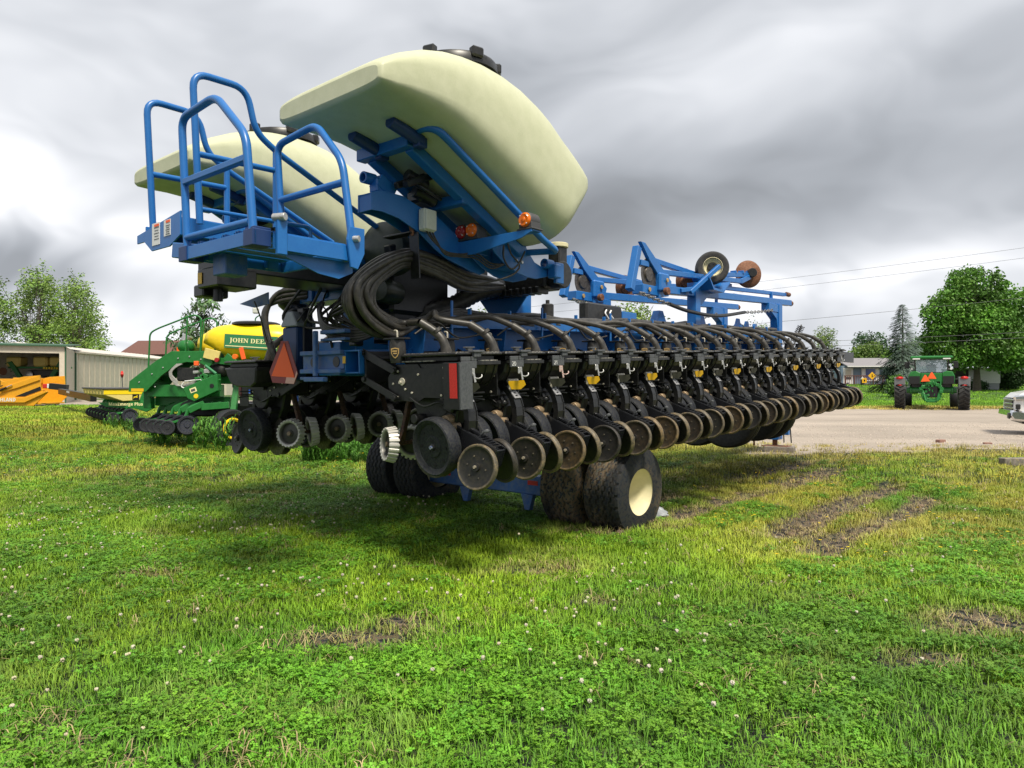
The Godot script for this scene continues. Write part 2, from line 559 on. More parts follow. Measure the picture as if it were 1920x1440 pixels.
const PATCHES := [[-0.90, 3.72, 0.42, 0.16], [-0.62, 3.95, 0.2, 0.13], [0.16, 5.05, 0.36, 0.16], [2.55, 3.95, 0.5, 0.3], [-2.6, 4.95, 0.2, 0.1], [2.3, 6.1, 0.35, 0.16], [3.6, 7.4, 0.55, 0.12], [0.55, 4.3, 0.3, 0.12], [-3.1, 8.5, 0.5, 0.18], [-2.3, 9.2, 0.4, 0.15], [2.0, 3.4, 0.3, 0.15], [0.95, 6.55, 0.75, 0.34]]

func bare(x: float, d: float) -> float:
	var n := noise_b.get_noise_2d(x * 14.0, d * 14.0)
	var b := 0.0
	for p in PATCHES:
		var q := Vector2((x - p[0]) / p[2], (d - p[1]) / p[3])
		b = maxf(b, 1.25 - q.length() + n * 0.7)
	b = maxf(b, rut(x, d) * 2.2 + n * 0.4 - 0.2)
	return clampf(b, 0, 1)

func ground_y(x: float, d: float) -> float:
	var y := noise_a.get_noise_2d(x * 5.0 + 90.0, d * 5.0) * 0.05
	var q := to_uv(x, d)
	y -= rut(x, d) * 0.10
	var up := clampf((x + 4.0) / 8.0, 0, 1)
	if d > 38.0: y += minf(d - 38.0, 60.0) * 0.029 * up
	if d > 30.0: y *= 1.0
	return y

func steps(stops: Array) -> PackedFloat32Array:   # [[from, step], ..., [to, 0]]
	var out := PackedFloat32Array()
	for i in stops.size() - 1:
		var a: float = stops[i][0]
		while a < stops[i + 1][0] - 1e-4:
			out.append(a); a += stops[i][1]
	out.append(stops[-1][0])
	return out

func sheet(xs: PackedFloat32Array, ds: PackedFloat32Array, height: Callable, colour: Callable, keep: Callable) -> ArrayMesh:
	var nx := xs.size(); var nd := ds.size()
	var v := PackedVector3Array(); var n := PackedVector3Array(); var c := PackedColorArray(); var idx := PackedInt32Array()
	for j in nd:
		for i in nx:
			var x := xs[i]; var d := ds[j]
			v.append(Vector3(x, height.call(x, d), -d))
			c.append(colour.call(x, d))
	for j in nd:
		for i in nx:
			var a := v[j * nx + mini(i + 1, nx - 1)] - v[j * nx + maxi(i - 1, 0)]
			var b := v[mini(j + 1, nd - 1) * nx + i] - v[maxi(j - 1, 0) * nx + i]
			n.append(a.cross(b).normalized())
	for j in nd - 1:
		for i in nx - 1:
			if not keep.call((xs[i] + xs[i + 1]) * 0.5, (ds[j] + ds[j + 1]) * 0.5): continue
			var p := j * nx + i
			idx.append_array([p, p + nx, p + 1, p + 1, p + nx, p + nx + 1])
	var am := ArrayMesh.new()
	var arr := []
	arr.resize(Mesh.ARRAY_MAX)
	arr[Mesh.ARRAY_VERTEX] = v; arr[Mesh.ARRAY_NORMAL] = n; arr[Mesh.ARRAY_COLOR] = c; arr[Mesh.ARRAY_INDEX] = idx
	am.add_surface_from_arrays(Mesh.PRIMITIVE_TRIANGLES, arr)
	return am

func soil_colour(x: float, d: float) -> Color:
	var b := bare(x, d) if d < 14.0 else 0.0
	var n := noise_b.get_noise_2d(x * 20.0, d * 20.0) * 0.5 + 0.5
	var turf := Color(0.045, 0.075, 0.015).lerp(Color(0.075, 0.10, 0.025), n)
	var earth := Color(0.13, 0.088, 0.055).lerp(Color(0.23, 0.17, 0.11), n)
	var c := turf.lerp(earth, b)
	if d > 36.0:
		var lawn := Color(0.11, 0.24, 0.02).lerp(Color(0.15, 0.29, 0.03), n)
		c = c.lerp(lawn, clampf((d - 36.0) / 4.0, 0, 1))
	var g := gravel_amount(x, d)
	if g > -0.6: c = c.lerp(Color(0.30, 0.26, 0.19), clampf((g + 0.6) / 0.8, 0, 1))
	return c

func make_ground() -> void:
	var xs := steps([[-400.0, 60.0], [-160.0, 12.0], [-52.0, 3.0], [-16.0, 0.8], [-6.4, 0.14], [7.0, 0.3], [16.0, 1.0], [40.0, 6.0], [160.0, 60.0], [400.0, 0]])
	var ds := steps([[-60.0, 12.0], [0.0, 0.5], [2.5, 0.13], [14.5, 0.35], [22.0, 1.0], [60.0, 5.0], [160.0, 40.0], [560.0, 0]])
	mat("soil", Color(0.6, 0.6, 0.6), Color(1.35, 1.32, 1.25), 0.95, 0.0, 0.5, 2.2, true, 1.2)
	var all := func(_x: float, _d: float) -> bool: return true
	var g := obj("ground", sheet(xs, ds, ground_y, soil_colour, all), M["soil"])
	tag(g, "uneven green field with bare soil ruts, rising to a mown lawn", "", "", "structure")
	var gx := steps([[-60.0, 3.0], [-6.0, 0.5], [5.0, 0.25], [14.0, 0.6], [30.0, 3.0], [90.0, 0]])
	var gd := steps([[11.5, 0.2], [17.0, 0.6], [32.0, 0.5], [44.0, 1.0], [58.0, 0]])
	var hy := func(x: float, d: float) -> float: return ground_y(x, d) + 0.006
	var gc := func(x: float, d: float) -> Color:
		var n := noise_b.get_noise_2d(x * 3.0, d * 9.0) * 0.5 + noise_a.get_noise_2d(x * 6, d * 14) * 0.8
		var t := 0.95 + n * 0.30
		return Color(0.50 * t, 0.445 * t, 0.385 * t)
	var gk := func(x: float, d: float) -> bool: return gravel_amount(x, d) > 0.0
	var gm := plain("gravel", Color(1, 1, 1), 0.95, 0.0, true)
	var gim := Image.create(512, 512, false, Image.FORMAT_RGB8)
	rng.seed = 99
	for y in 512:
		for x in 512:
			var q := 0.80 + 0.13 * rng.randf() + (0.14 * rng.randf() if rng.randf() < 0.25 else 0.0) - (0.25 * rng.randf() if rng.randf() < 0.12 else 0.0)
			gim.set_pixel(x, y, Color(q, q * rng.randf_range(0.96, 1.0), q * rng.randf_range(0.92, 1.0)))
	gm.albedo_texture = ImageTexture.create_from_image(gim)
	gm.uv1_triplanar = true; gm.uv1_world_triplanar = true
	gm.uv1_scale = Vector3.ONE / 4.0
	var lot := obj("gravel_lot", sheet(gx, gd, hy, gc, gk), M["gravel"])
	tag(lot, "pale gravel parking lot behind the planter", "", "", "structure")

# ---------------------------------------------------------------- grass and clover
func blade(mb: MB, root: Vector3, h: float, w: float, az: float, lean: float, shade: float) -> void:
	var side := Vector3(cos(az + PI / 2), 0, sin(az + PI / 2)) * w * 0.5
	var dirv := Vector3(cos(az), 0, sin(az))
	var p0 := root
	var p1 := root + Vector3.UP * h * 0.55 + dirv * lean * h * 0.25
	var p2 := root + Vector3.UP * h * (1.0 - lean * 0.35) + dirv * lean * h * 0.85
	var nn := (dirv * -0.5 + Vector3.UP).normalized()
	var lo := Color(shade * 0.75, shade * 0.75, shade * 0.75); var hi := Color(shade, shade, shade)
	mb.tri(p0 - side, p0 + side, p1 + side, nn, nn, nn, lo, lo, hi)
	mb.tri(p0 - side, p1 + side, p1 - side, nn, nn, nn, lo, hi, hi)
	mb.tri(p1 - side, p1 + side, p2, nn, nn, nn, hi, hi, hi)

func tuft(k: int, spread: float, hmin: float, hmax: float, w: float) -> ArrayMesh:
	var mb := MB.new()
	for i in k:
		var a := rng.randf() * TAU; var r := sqrt(rng.randf()) * spread
		blade(mb, Vector3(cos(a) * r, -0.01, sin(a) * r), rng.randf_range(hmin, hmax), w * rng.randf_range(0.7, 1.3), rng.randf() * TAU, rng.randf_range(0.15, 1.0), rng.randf_range(0.7, 1.2))
	return mb.mesh()

func clover(k: int, spread: float) -> ArrayMesh:
	var mb := MB.new()
	for i in k:
		var a := rng.randf() * TAU; var r := sqrt(rng.randf()) * spread
		var h := rng.randf_range(0.008, 0.042)
		var o := Vector3(cos(a) * r, h, sin(a) * r)
		var tilt := Basis(Vector3(cos(a + 1.57), 0, sin(a + 1.57)), rng.randf_range(-0.5, 0.5)) * Basis(Vector3.UP, rng.randf() * TAU)
		var s := rng.randf_range(0.0048, 0.0078)
		var sh := rng.randf_range(0.75, 1.2)
		mb.col = Color(sh, sh, sh)
		for q in 3:
			var b := tilt * Basis(Vector3.UP, TAU * q / 3.0)
			var up := b * Vector3(0, 1, 0)
			var p := o; var e := o + b * Vector3(0, 0.25 * s, 1.75 * s)
			var l := o + b * Vector3(-0.85 * s, 0.35 * s, 1.1 * s); var rr := o + b * Vector3(0.85 * s, 0.35 * s, 1.1 * s)
			mb.tri(p, l, e, up, up, up); mb.tri(p, e, rr, up, up, up)
		mb.col = Color(0.8, 0.8, 0.8)
		var sd := Vector3(0.0009, 0, 0)
		mb.tri(Vector3(o.x * 0.6, 0, o.z * 0.6) - sd, o - sd, o + sd, Vector3.BACK, Vector3.BACK, Vector3.BACK)
	return mb.mesh()

func leafy(called: String, rough := 0.6, back := 0.45) -> StandardMaterial3D:
	var m := StandardMaterial3D.new()
	m.vertex_color_use_as_albedo = true
	m.roughness = rough
	m.cull_mode = BaseMaterial3D.CULL_DISABLED
	m.backlight_enabled = true
	m.backlight = Color(back, back, back)
	M[called] = m
	return m

func grass_tint(x: float, d: float) -> Color:
	var lush := Color(0.105, 0.265, 0.013)
	var bright := Color(0.27, 0.42, 0.016)
	var straw := Color(0.42, 0.36, 0.14)
	var yellowish := Color(0.42, 0.40, 0.055)
	var n1 := noise_a.get_noise_2d(x * 14.0, d * 10.0)
	var n2 := noise_b.get_noise_2d(x * 5.0, d * 5.0)
	var right := clampf((x - 0.9) / 2.0, 0, 1) * clampf((d - 4.2) / 2.5, 0, 1)
	var left := clampf((-x - 0.5) / 2.5, 0, 1) * clampf((d - 8.0) / 3.0, 0, 1)
	var t := lush.lerp(bright, clampf(0.38 + n1 * 1.3 + left * 0.35 + clampf((d - 6.0) / 14.0, 0, 0.4), 0, 1))
	t = t.lerp(yellowish, clampf(right * (0.85 + n2 * 1.0 + n1) + left * (0.25 + n2 * 1.3), 0, 0.9))
	if d < 15.0: t = t.lerp(straw, clampf(bare(x, d) * 0.9 + (n2 - 0.25) * 0.5, 0, 0.8))
	var g := gravel_amount(x, d)
	if g > -1.8: t = t.lerp(Color(0.45, 0.38, 0.10), clampf((g + 1.8) / 2.0, 0, 0.85))
	if d > 36.0 and d < 41.0 and x > 4.0: t = Color(0.50, 0.42, 0.10)
	if d > 37.0: t = t.lerp(Color(0.20, 0.42, 0.02), clampf((d - 39.6 - noise_b.get_noise_2d(x * 3.0, 1.0) * 1.2) / 1.0, 0, 1))
	var j := rng.randf_range(0.68, 1.28) * (1.0 + noise_a.get_noise_2d(x * 9.0 + 50.0, d * 9.0) * 0.6)
	return Color(t.r * j * rng.randf_range(0.88, 1.12), t.g * j, t.b * j)

func scatter(count: int, d0: float, d1: float, lo: float, hi: float, test: Callable, xs: Array, cols: PackedColorArray, tint: Callable, margin := 0.8) -> void:
	for i in count:
		var d := sqrt(lerpf(d0 * d0, d1 * d1, rng.randf()))
		var x := rng.randf_range(-1, 1) * (0.80 * d + margin)
		if not test.call(x, d): continue
		var s := rng.randf_range(lo, hi)
		var b := Basis(Vector3.UP, rng.randf() * TAU).scaled(Vector3(s, s * rng.randf_range(0.75, 1.25), s))
		b = Basis(Vector3(rng.randf_range(-1, 1), 0, rng.randf_range(-1, 1)).normalized(), rng.randf_range(-0.12, 0.12)) * b
		xs.append(Transform3D(b, Vector3(x, ground_y(x, d), -d)))
		cols.append(tint.call(x, d))

func make_grass() -> void:
	rng.seed = 4242
	leafy("grass", 0.55, 0.5)
	leafy("clover", 0.6, 0.5)
	var on_turf := func(x: float, d: float) -> bool:
		var g := gravel_amount(x, d)
		if g > -0.5 and rng.randf() < clampf(0.50 + g * 0.30, 0, 1): return false
		if d < 15.0 and rng.randf() < bare(x, d) * 0.93: return false
		return true
	var is_clover := func(x: float, d: float) -> bool:
		if d < 15.0 and bare(x, d) > 0.15: return false
		if gravel_amount(x, d) > -1.5: return false
		return noise_a.get_noise_2d(x * 16.0 + 300.0, d * 16.0) + noise_b.get_noise_2d(x * 9.0, d * 9.0) * 0.5 + rng.randf_range(-0.25, 0.25) > 0.06 + 0.16 * clampf(x - 1.5, 0, 2) * clampf((d - 4.0) / 2.0, 0, 1)
	# near, fine turf in three kinds of tuft
	var kinds := [tuft(24, 0.06, 0.025, 0.07, 0.0034), tuft(14, 0.055, 0.05, 0.10, 0.0036), tuft(30, 0.075, 0.015, 0.048, 0.0032)]
	for k in 3:
		var xs := []; var cols := PackedColorArray()
		scatter([22000, 7000, 24000][k], 2.3, 9.5, 0.8, 1.25, on_turf, xs, cols, grass_tint)
		scatter([12000, 5000, 12000][k], 9.5, 20.0, 1.1, 1.7, on_turf, xs, cols, grass_tint)
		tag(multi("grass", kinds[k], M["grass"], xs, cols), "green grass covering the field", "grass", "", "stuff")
	var sx := []; var sc := PackedColorArray()
	var dead := MB.new()
	for i in 9:
		var a := rng.randf() * TAU
		blade(dead, Vector3(rng.randf_range(-0.05, 0.05), 0.012, rng.randf_range(-0.05, 0.05)), rng.randf_range(0.03, 0.06), 0.0032, a, 2.2, rng.randf_range(0.7, 1.2))
	scatter(9000, 2.3, 13.0, 0.8, 1.4, func(x: float, d: float) -> bool: return rng.randf() < 0.12 + bare(x, d) * 0.9 + maxf(0.0, noise_b.get_noise_2d(x * 6.0, d * 6.0)) * 0.6 and gravel_amount(x, d) < 0.0, sx, sc, func(_x: float, _d: float) -> Color:
		var j := rng.randf_range(0.6, 1.25)
		return Color(0.44 * j, 0.35 * j, 0.17 * j))
	tag(multi("dead_grass", dead.mesh(), M["grass"], sx, sc), "matted dead straw lying in the grass", "straw", "", "stuff")
	var far := tuft(26, 0.22, 0.05, 0.14, 0.012)
	var fx := []; var fc := PackedColorArray()
	scatter(30000, 18.0, 46.0, 0.8, 1.3, on_turf, fx, fc, grass_tint)
	scatter(16000, 38.0, 95.0, 0.9, 1.4, func(x: float, d: float) -> bool: return gravel_amount(x, d) < 0.0 and x > -4.0, fx, fc, grass_tint)
	tag(multi("grass", far, M["grass"], fx, fc), "distant grass of the lawn and field edge", "grass", "", "stuff")
	var cx := []; var cc := PackedColorArray()
	var ctint := func(x: float, d: float) -> Color:
		var j := rng.randf_range(0.7, 1.3)
		j *= 1.0 + noise_a.get_noise_2d(x * 9.0 + 50.0, d * 9.0) * 0.7
		return Color(0.115 * j * rng.randf_range(0.85, 1.2), 0.285 * j, 0.016 * j)
	scatter(21000, 2.3, 9.5, 0.8, 1.3, is_clover, cx, cc, ctint)
	scatter(12000, 9.5, 18.0, 1.2, 1.8, is_clover, cx, cc, ctint)
	tag(multi("clover", clover(26, 0.06), M["clover"], cx, cc), "patches of three-leaved clover in the grass", "clover", "", "stuff")
	# white clover heads
	var mb := MB.new()
	mb.col = Color(0.10, 0.26, 0.03)
	mb.tube([Vector3(0, 0, 0), Vector3(0.004, 0.05, 0), Vector3(0, 0.085, 0.003)], 0.0011, 4, false)
	mb.col = Color(0.62, 0.60, 0.48)
	for i in 30:
		var dv := Vector3(rng.randfn(), rng.randfn() + 0.4, rng.randfn()).normalized()
		mb.ball(Vector3(0, 0.085, 0.003) + dv * 0.006, Vector3(0.003, 0.003, 0.003), 4)
	var hx := []; var hc := PackedColorArray()
	var whites := func(_x: float, _d: float) -> Color:
		var j := rng.randf_range(0.8, 1.05)
		return Color(j, j * rng.randf_range(0.9, 1), j * rng.randf_range(0.75, 1))
	var blooms := func(x: float, d: float) -> bool: return (x < 1.0 or rng.randf() < 0.3) and noise_a.get_noise_2d(x * 12.0 + 300.0, d * 12.0) > -0.06 and bare(x, d) < 0.2 and gravel_amount(x, d) < -1.0
	scatter(1150, 2.6, 8.0, 0.8, 1.25, blooms, hx, hc, whites)
	scatter(330, 8.0, 14.0, 0.9, 1.3, func(x: float, d: float) -> bool: return x < -2.0 and noise_a.get_noise_2d(x * 12.0, d * 12.0) > 0.05, hx, hc, whites)
	tag(multi("clover_flowers", mb.mesh(), M["clover"], hx, hc), "small white clover heads dotted over the grass", "flowers", "", "stuff")
	# small yellow flowers
	var yb := MB.new()
	yb.col = Color(0.10, 0.22, 0.03)
	yb.tube([Vector3(0, 0, 0), Vector3(0.003, 0.05, 0), Vector3(0, 0.09, 0.002)], 0.0009, 4, false)
	yb.col = Color(0.80, 0.60, 0.012)
	for q in 5:
		var b := Basis(Vector3.UP, TAU * q / 5.0)
		var o := Vector3(0, 0.09, 0.002)
		yb.tri(o, o + b * Vector3(-0.005, 0.004, 0.009), o + b * Vector3(0.005, 0.004, 0.009), Vector3.UP, Vector3.UP, Vector3.UP)
	var yx := []; var yc := PackedColorArray()
	var yt := func(_x: float, _d: float) -> Color: return Color(1, rng.randf_range(0.85, 1.05), 1)
	scatter(6000, 5.0, 15.0, 1.0, 1.5, func(x: float, d: float) -> bool: return x > 1.8 and rng.randf() < clampf(0.25 + noise_b.get_noise_2d(x * 7.0, d * 7.0) * 2.2, 0, 1) and bare(x, d) < 0.5 and gravel_amount(x, d) < 0.1, yx, yc, yt)
	scatter(4200, 8.5, 22.0, 1.1, 1.7, func(x: float, d: float) -> bool: return x < -1.0 and rng.randf() < clampf(0.15 + noise_b.get_noise_2d(x * 5.0, d * 5.0) * 2.4, 0, 1), yx, yc, yt)
	tag(multi("yellow_flowers", yb.mesh(), M["clover"], yx, yc), "tiny yellow wildflowers scattered through the grass", "flowers", "", "stuff")

# ---------------------------------------------------------------- the blue planter
func P(u: float, v: float, y: float) -> Vector3:   # forward, right, up in the planter's own axes
	return Vector3(v, y, -u)

func bent(called: String, pts: Array, r: float, m: Material, parent: Node, rad := 0.12, sides := 10) -> MeshInstance3D:
	return obj(called, MB.new().tube(rounded(pts, rad, 6), r, sides), m, parent)

func bolt(mb: MB, at: Vector3, out: Vector3, r := 0.011) -> void:
	mb.cyl(at, at + out * r * 1.1, r, 7)

func wheel_tf(center: Vector3, axis_dir: Vector3) -> Transform3D:
	var t := MB.axis(Vector3.ZERO, axis_dir)
	t.origin = center
	return t

# closing wheel: a dished black disc with a dusty rubber rim; axle along y, outer face towards +y
func closing_wheel_mesh(k: int) -> ArrayMesh:
	var mb := MB.new()
	var black := Color(0.022, 0.023, 0.022)
	var tan: Color = [Color(0.22, 0.19, 0.135), Color(0.25, 0.19, 0.11), Color(0.055, 0.053, 0.049), Color(0.19, 0.165, 0.125)][k]
	var face: Color = [Color(0.020, 0.023, 0.017), Color(0.055, 0.040, 0.022), Color(0.017, 0.018, 0.017), Color(0.032, 0.027, 0.017)][k]
	var prof := [Vector2(0.0, 0.030), Vector2(0.028, 0.028), Vector2(0.030, 0.012), Vector2(0.060, 0.010), Vector2(0.100, 0.014), Vector2(0.133, 0.018), Vector2(0.136, 0.021), Vector2(0.147, 0.022), Vector2(0.154, 0.014), Vector2(0.156, 0.0), Vector2(0.154, -0.014), Vector2(0.146, -0.022), Vector2(0.136, -0.021), Vector2(0.132, -0.016), Vector2(0.05, -0.012), Vector2(0.0, -0.012)]
	var cols := [black, black, face, face, face, face, tan.lerp(face, 0.5), tan, tan, tan, tan, tan, tan * 0.7, face, black, black]
	mb.lathe(prof, 36, Transform3D.IDENTITY, cols)
	for i in 6:
		var a := TAU * (i + 0.3) / 6.0
		mb.col = Color(0.12, 0.11, 0.09)
		bolt(mb, Vector3(cos(a) * 0.075, 0.011, sin(a) * 0.075), Vector3.UP, 0.006)
	mb.col = Color(0.42, 0.39, 0.33)
	mb.cyl(Vector3(0, 0.028, 0), Vector3(0, 0.042, 0), 0.012, 8)
	return mb.mesh()

func gauge_wheel_mesh() -> ArrayMesh:
	var mb := MB.new()
	var rub := Color(0.026, 0.026, 0.027); var dusty := Color(0.034, 0.032, 0.028); var face := Color(0.018, 0.02, 0.019)
	var prof := [Vector2(0, 0.042), Vector2(0.022, 0.042), Vector2(0.024, 0.030), Vector2(0.07, 0.030), Vector2(0.078, 0.022), Vector2(0.155, 0.024), Vector2(0.163, 0.034), Vector2(0.172, 0.036), Vector2(0.190, 0.050), Vector2(0.200, 0.044), Vector2(0.205, 0.020), Vector2(0.2055, -0.02), Vector2(0.198, -0.055), Vector2(0.182, -0.062), Vector2(0.15, -0.05), Vector2(0.05, -0.03), Vector2(0, -0.03)]
	mb.lathe(prof, 40, Transform3D.IDENTITY, [face, face, face, face, face, face, face, rub, dusty, dusty, rub, rub, dusty, rub, face, face, face])
	for i in 8:
		var a := TAU * i / 8.0
		mb.col = Color(0.004, 0.004, 0.004)
		mb.cyl(Vector3(cos(a) * 0.128, 0.0235, sin(a) * 0.128), Vector3(cos(a) * 0.128, 0.027, sin(a) * 0.128), 0.011, 10)
	for i in 3:
		var a := TAU * i / 3.0 + 0.3
		mb.col = Color(0.005, 0.005, 0.005)
		mb.cyl(Vector3(cos(a) * 0.045, 0.0295, sin(a) * 0.045), Vector3(cos(a) * 0.045, 0.033, sin(a) * 0.045), 0.010, 8)
	mb.col = Color(0.45, 0.44, 0.40)
	mb.cyl(Vector3(0, 0.040, 0), Vector3(0, 0.056, 0), 0.013, 8)
	return mb.mesh()

func cleaner_wheel_mesh() -> ArrayMesh:   # a ribbed cast wheel, open on its outer side
	var mb := MB.new()
	var dk := Color(0.05, 0.048, 0.042); var lt := Color(0.50, 0.49, 0.45)
	mb.lathe([Vector2(0.0, 0.012), Vector2(0.03, 0.012), Vector2(0.035, 0.004), Vector2(0.088, -0.004), Vector2(0.098, 0.03), Vector2(0.114, 0.036), Vector2(0.120, 0.02), Vector2(0.126, -0.03), Vector2(0.116, -0.036), Vector2(0.10, -0.034), Vector2(0.09, -0.012), Vector2(0.035, -0.010), Vector2(0.0, -0.016)], 30, Transform3D.IDENTITY, [dk, dk, dk, dk, lt * 0.6, lt, lt, lt, lt, lt * 0.6, dk, dk, dk])
	mb.col = lt
	for i in 22:
		var a := TAU * i / 22.0
		var dv := Vector3(cos(a), 0, sin(a))
		mb.bar(dv * 0.114 + Vector3(0, 0.038, 0), dv * 0.131 + Vector3(0, -0.036, 0), 0.019, 0.016, dv)
	mb.col = Color(0.2, 0.15, 0.1)
	mb.cyl(Vector3(0, -0.02, 0), Vector3(0, 0.03, 0), 0.02, 10)
	return mb.mesh()

func shield(parent: Node, t: Transform3D) -> void:
	var out := PackedVector2Array([Vector2(-0.030, 0.030), Vector2(0, 0.036), Vector2(0.030, 0.030), Vector2(0.029, -0.005), Vector2(0.017, -0.028), Vector2(0, -0.042), Vector2(-0.017, -0.028), Vector2(-0.029, -0.005)])
	var inn := PackedVector2Array()
	for p in out: inn.append(p * 0.76)
	var g := MB.new().prism(out, 0.003, t)
	var b := MB.new()
	b.prism(inn, 0.003, t * Transform3D(Basis.IDENTITY, Vector3(0, 0, 0.0022)))
	g.prism(PackedVector2Array([Vector2(-0.017, 0.016), Vector2(0.019, 0.016), Vector2(0.015, 0.006), Vector2(-0.021, 0.006)]), 0.002, t * Transform3D(Basis.IDENTITY, Vector3(0, 0, 0.0045)))
	g.prism(PackedVector2Array([Vector2(-0.014, -0.001), Vector2(0.018, -0.001), Vector2(0.012, -0.010), Vector2(-0.012, -0.010)]), 0.002, t * Transform3D(Basis.IDENTITY, Vector3(0, 0, 0.0045)))
	obj("emblem", g, M["gold"], parent)
	obj("emblem", b, M["black_plastic"], parent)

func make_row_unit(planter: Node3D) -> MeshInstance3D:
	var mb := MB.new()
	var plate := PackedVector2Array([Vector2(0.34, -0.12), Vector2(0.44, -0.03), Vector2(0.66, -0.03), Vector2(0.69, -0.06), Vector2(0.73, -0.06), Vector2(0.77, -0.03), Vector2(0.96, -0.03), Vector2(0.96, -0.27), Vector2(0.72, -0.27), Vector2(0.66, -0.30), Vector2(0.40, -0.29), Vector2(0.34, -0.22)])
	for z in [-0.12, 0.12]:
		mb.prism(plate, 0.012, Transform3D(Basis.IDENTITY, Vector3(0, 0, z)), 0.002)
	mb.box(Vector3(0.60, -0.17, 0), Vector3(0.5, 0.2, 0.21))
	# shank and rear housing
	mb.prism(PackedVector2Array([Vector2(0.50, -0.27), Vector2(0.92, -0.27), Vector2(0.97, -0.36), Vector2(0.93, -0.50), Vector2(0.78, -0.58), Vector2(0.62, -0.50), Vector2(0.55, -0.40)]), 0.09, Transform3D.IDENTITY, 0.012)
	mb.bar(Vector3(0.80, -0.25, 0.10), Vector3(0.98, -0.245, -0.22), 0.012, 0.012)
	mb.bar(Vector3(0.93, -0.275, 0.17), Vector3(0.93, -0.275, -0.25), 0.01, 0.01)
	# lumps: covers, clamps and cables behind
	mb.box(Vector3(0.90, -0.34, 0.045), Vector3(0.10, 0.06, 0.07), 0.012, Basis(Vector3.BACK, -0.3))
	mb.ball(Vector3(0.95, -0.335, 0.04), Vector3(0.035, 0.022, 0.04), 10)
	mb.tube(spline([Vector3(0.6, -0.27, 0.15), Vector3(0.72, -0.33, 0.13), Vector3(0.85, -0.30, 0.10), Vector3(0.93, -0.36, 0.06)], 4), 0.008, 6)
	mb.tube(spline([Vector3(0.55, -0.28, -0.15), Vector3(0.75, -0.34, -0.14), Vector3(0.9, -0.29, -0.16), Vector3(0.95, -0.30, -0.25)], 4), 0.007, 6)
	mb.cyl(Vector3(0.62, -0.42, -0.14), Vector3(0.62, -0.42, 0.14), 0.035, 10)
	mb.cyl(Vector3(0.15, 0.02, -0.13), Vector3(0.15, 0.02, 0.13), 0.02, 8)
	mb.box(Vector3(0.105, -0.045, 0), Vector3(0.02, 0.24, 0.30))
	var r := obj("row_unit", mb, M["black_steel"], planter)
	var bl := MB.new()
	for q in [[0.42, -0.075], [0.455, -0.08], [0.44, -0.265], [0.53, -0.21], [0.60, -0.235], [0.67, -0.105], [0.93, -0.06], [0.93, -0.13], [0.90, -0.25], [0.40, -0.17], [0.37, -0.25]]:
		bolt(bl, Vector3(q[0], q[1], 0.126), Vector3.BACK, 0.0085)
		bolt(bl, Vector3(q[0], q[1], -0.126), Vector3.FORWARD, 0.0085)
	bl.cyl(Vector3(0.50, -0.155, 0.126), Vector3(0.50, -0.155, 0.136), 0.028, 12)
	bl.cyl(Vector3(0.49, -0.16, 0.136), Vector3(0.49, -0.16, 0.15), 0.012, 8)
	bl.cyl(Vector3(0.935, -0.315, 0.0), Vector3(0.955, -0.31, 0.0), 0.006, 6)
	bl.cyl(Vector3(0.96, -0.33, -0.09), Vector3(0.975, -0.33, -0.09), 0.007, 6)
	bl.cyl(Vector3(0.96, -0.33, -0.06), Vector3(0.975, -0.33, -0.06), 0.007, 6)
	obj("bolts", bl, M["ivory"], r)
	for z in [-0.145, 0.145]:
		for q in [[0.07, -0.08, 0.06], [-0.13, -0.28, 0.05]]:
			var a := MB.new().bar(Vector3(0.07, q[0], z), Vector3(0.45, q[1], z), 0.014, q[2], Vector3.UP)
			a.cyl(Vector3(0.09, q[0] - 0.005, z - 0.02), Vector3(0.09, q[0] - 0.005, z + 0.02), 0.02, 8)
			a.cyl(Vector3(0.43, q[1] + 0.005, z - 0.02), Vector3(0.43, q[1] + 0.005, z + 0.02), 0.022, 8)
			obj("parallel_arm", a, M["black_steel"], r)
	# air bag with its cap, fitting and emblem
	var ab := MB.new().lathe([Vector2(0, 0), Vector2(0.050, 0), Vector2(0.056, 0.02), Vector2(0.061, 0.08), Vector2(0.058, 0.14), Vector2(0.050, 0.17), Vector2(0.0, 0.17)], 20, Transform3D(Basis.IDENTITY, Vector3(0.46, -0.02, 0.13)))
	obj("air_bag", ab, M["rubber"], r)
	obj("air_bag_cap", MB.new().box(Vector3(0.44, 0.158, 0.12), Vector3(0.17, 0.016, 0.12), 0.004), M["black_steel"], r)
	obj("air_fitting", MB.new().tube(rounded([Vector3(0.46, 0.16, 0.13), Vector3(0.46, 0.215, 0.13), Vector3(0.43, 0.215, 0.13)], 0.012, 3), 0.008, 6), M["ivory"], r)
	shield(r, Transform3D(Basis(Vector3.UP, 0.55), Vector3(0.46 + sin(0.55) * 0.0615, 0.055, 0.13 + cos(0.55) * 0.0615)))
	# mini hopper and lid
	var hp := MB.new().prism(PackedVector2Array([Vector2(0.52, -0.02), Vector2(1.07, -0.02), Vector2(1.07, -0.045), Vector2(1.045, -0.05), Vector2(1.025, -0.105), Vector2(0.97, -0.165), Vector2(0.88, -0.195), Vector2(0.62, -0.20), Vector2(0.54, -0.16), Vector2(0.52, -0.05)]), 0.43, Transform3D(Basis.IDENTITY, Vector3(0, 0, -0.10)), 0.012)
	for z in [-0.27, -0.18, 0.06]:
		hp.tube([Vector3(1.047, -0.05, z), Vector3(1.028, -0.105, z), Vector3(0.975, -0.165, z - 0.02), Vector3(0.90, -0.197, z - 0.06)], 0.006, 6)
	obj("mini_hopper", hp, M["black_plastic"], r)
	var ld := MB.new()
	ld.box(Vector3(0.80, 0.030, -0.08), Vector3(0.56, 0.020, 0.475), 0.008)
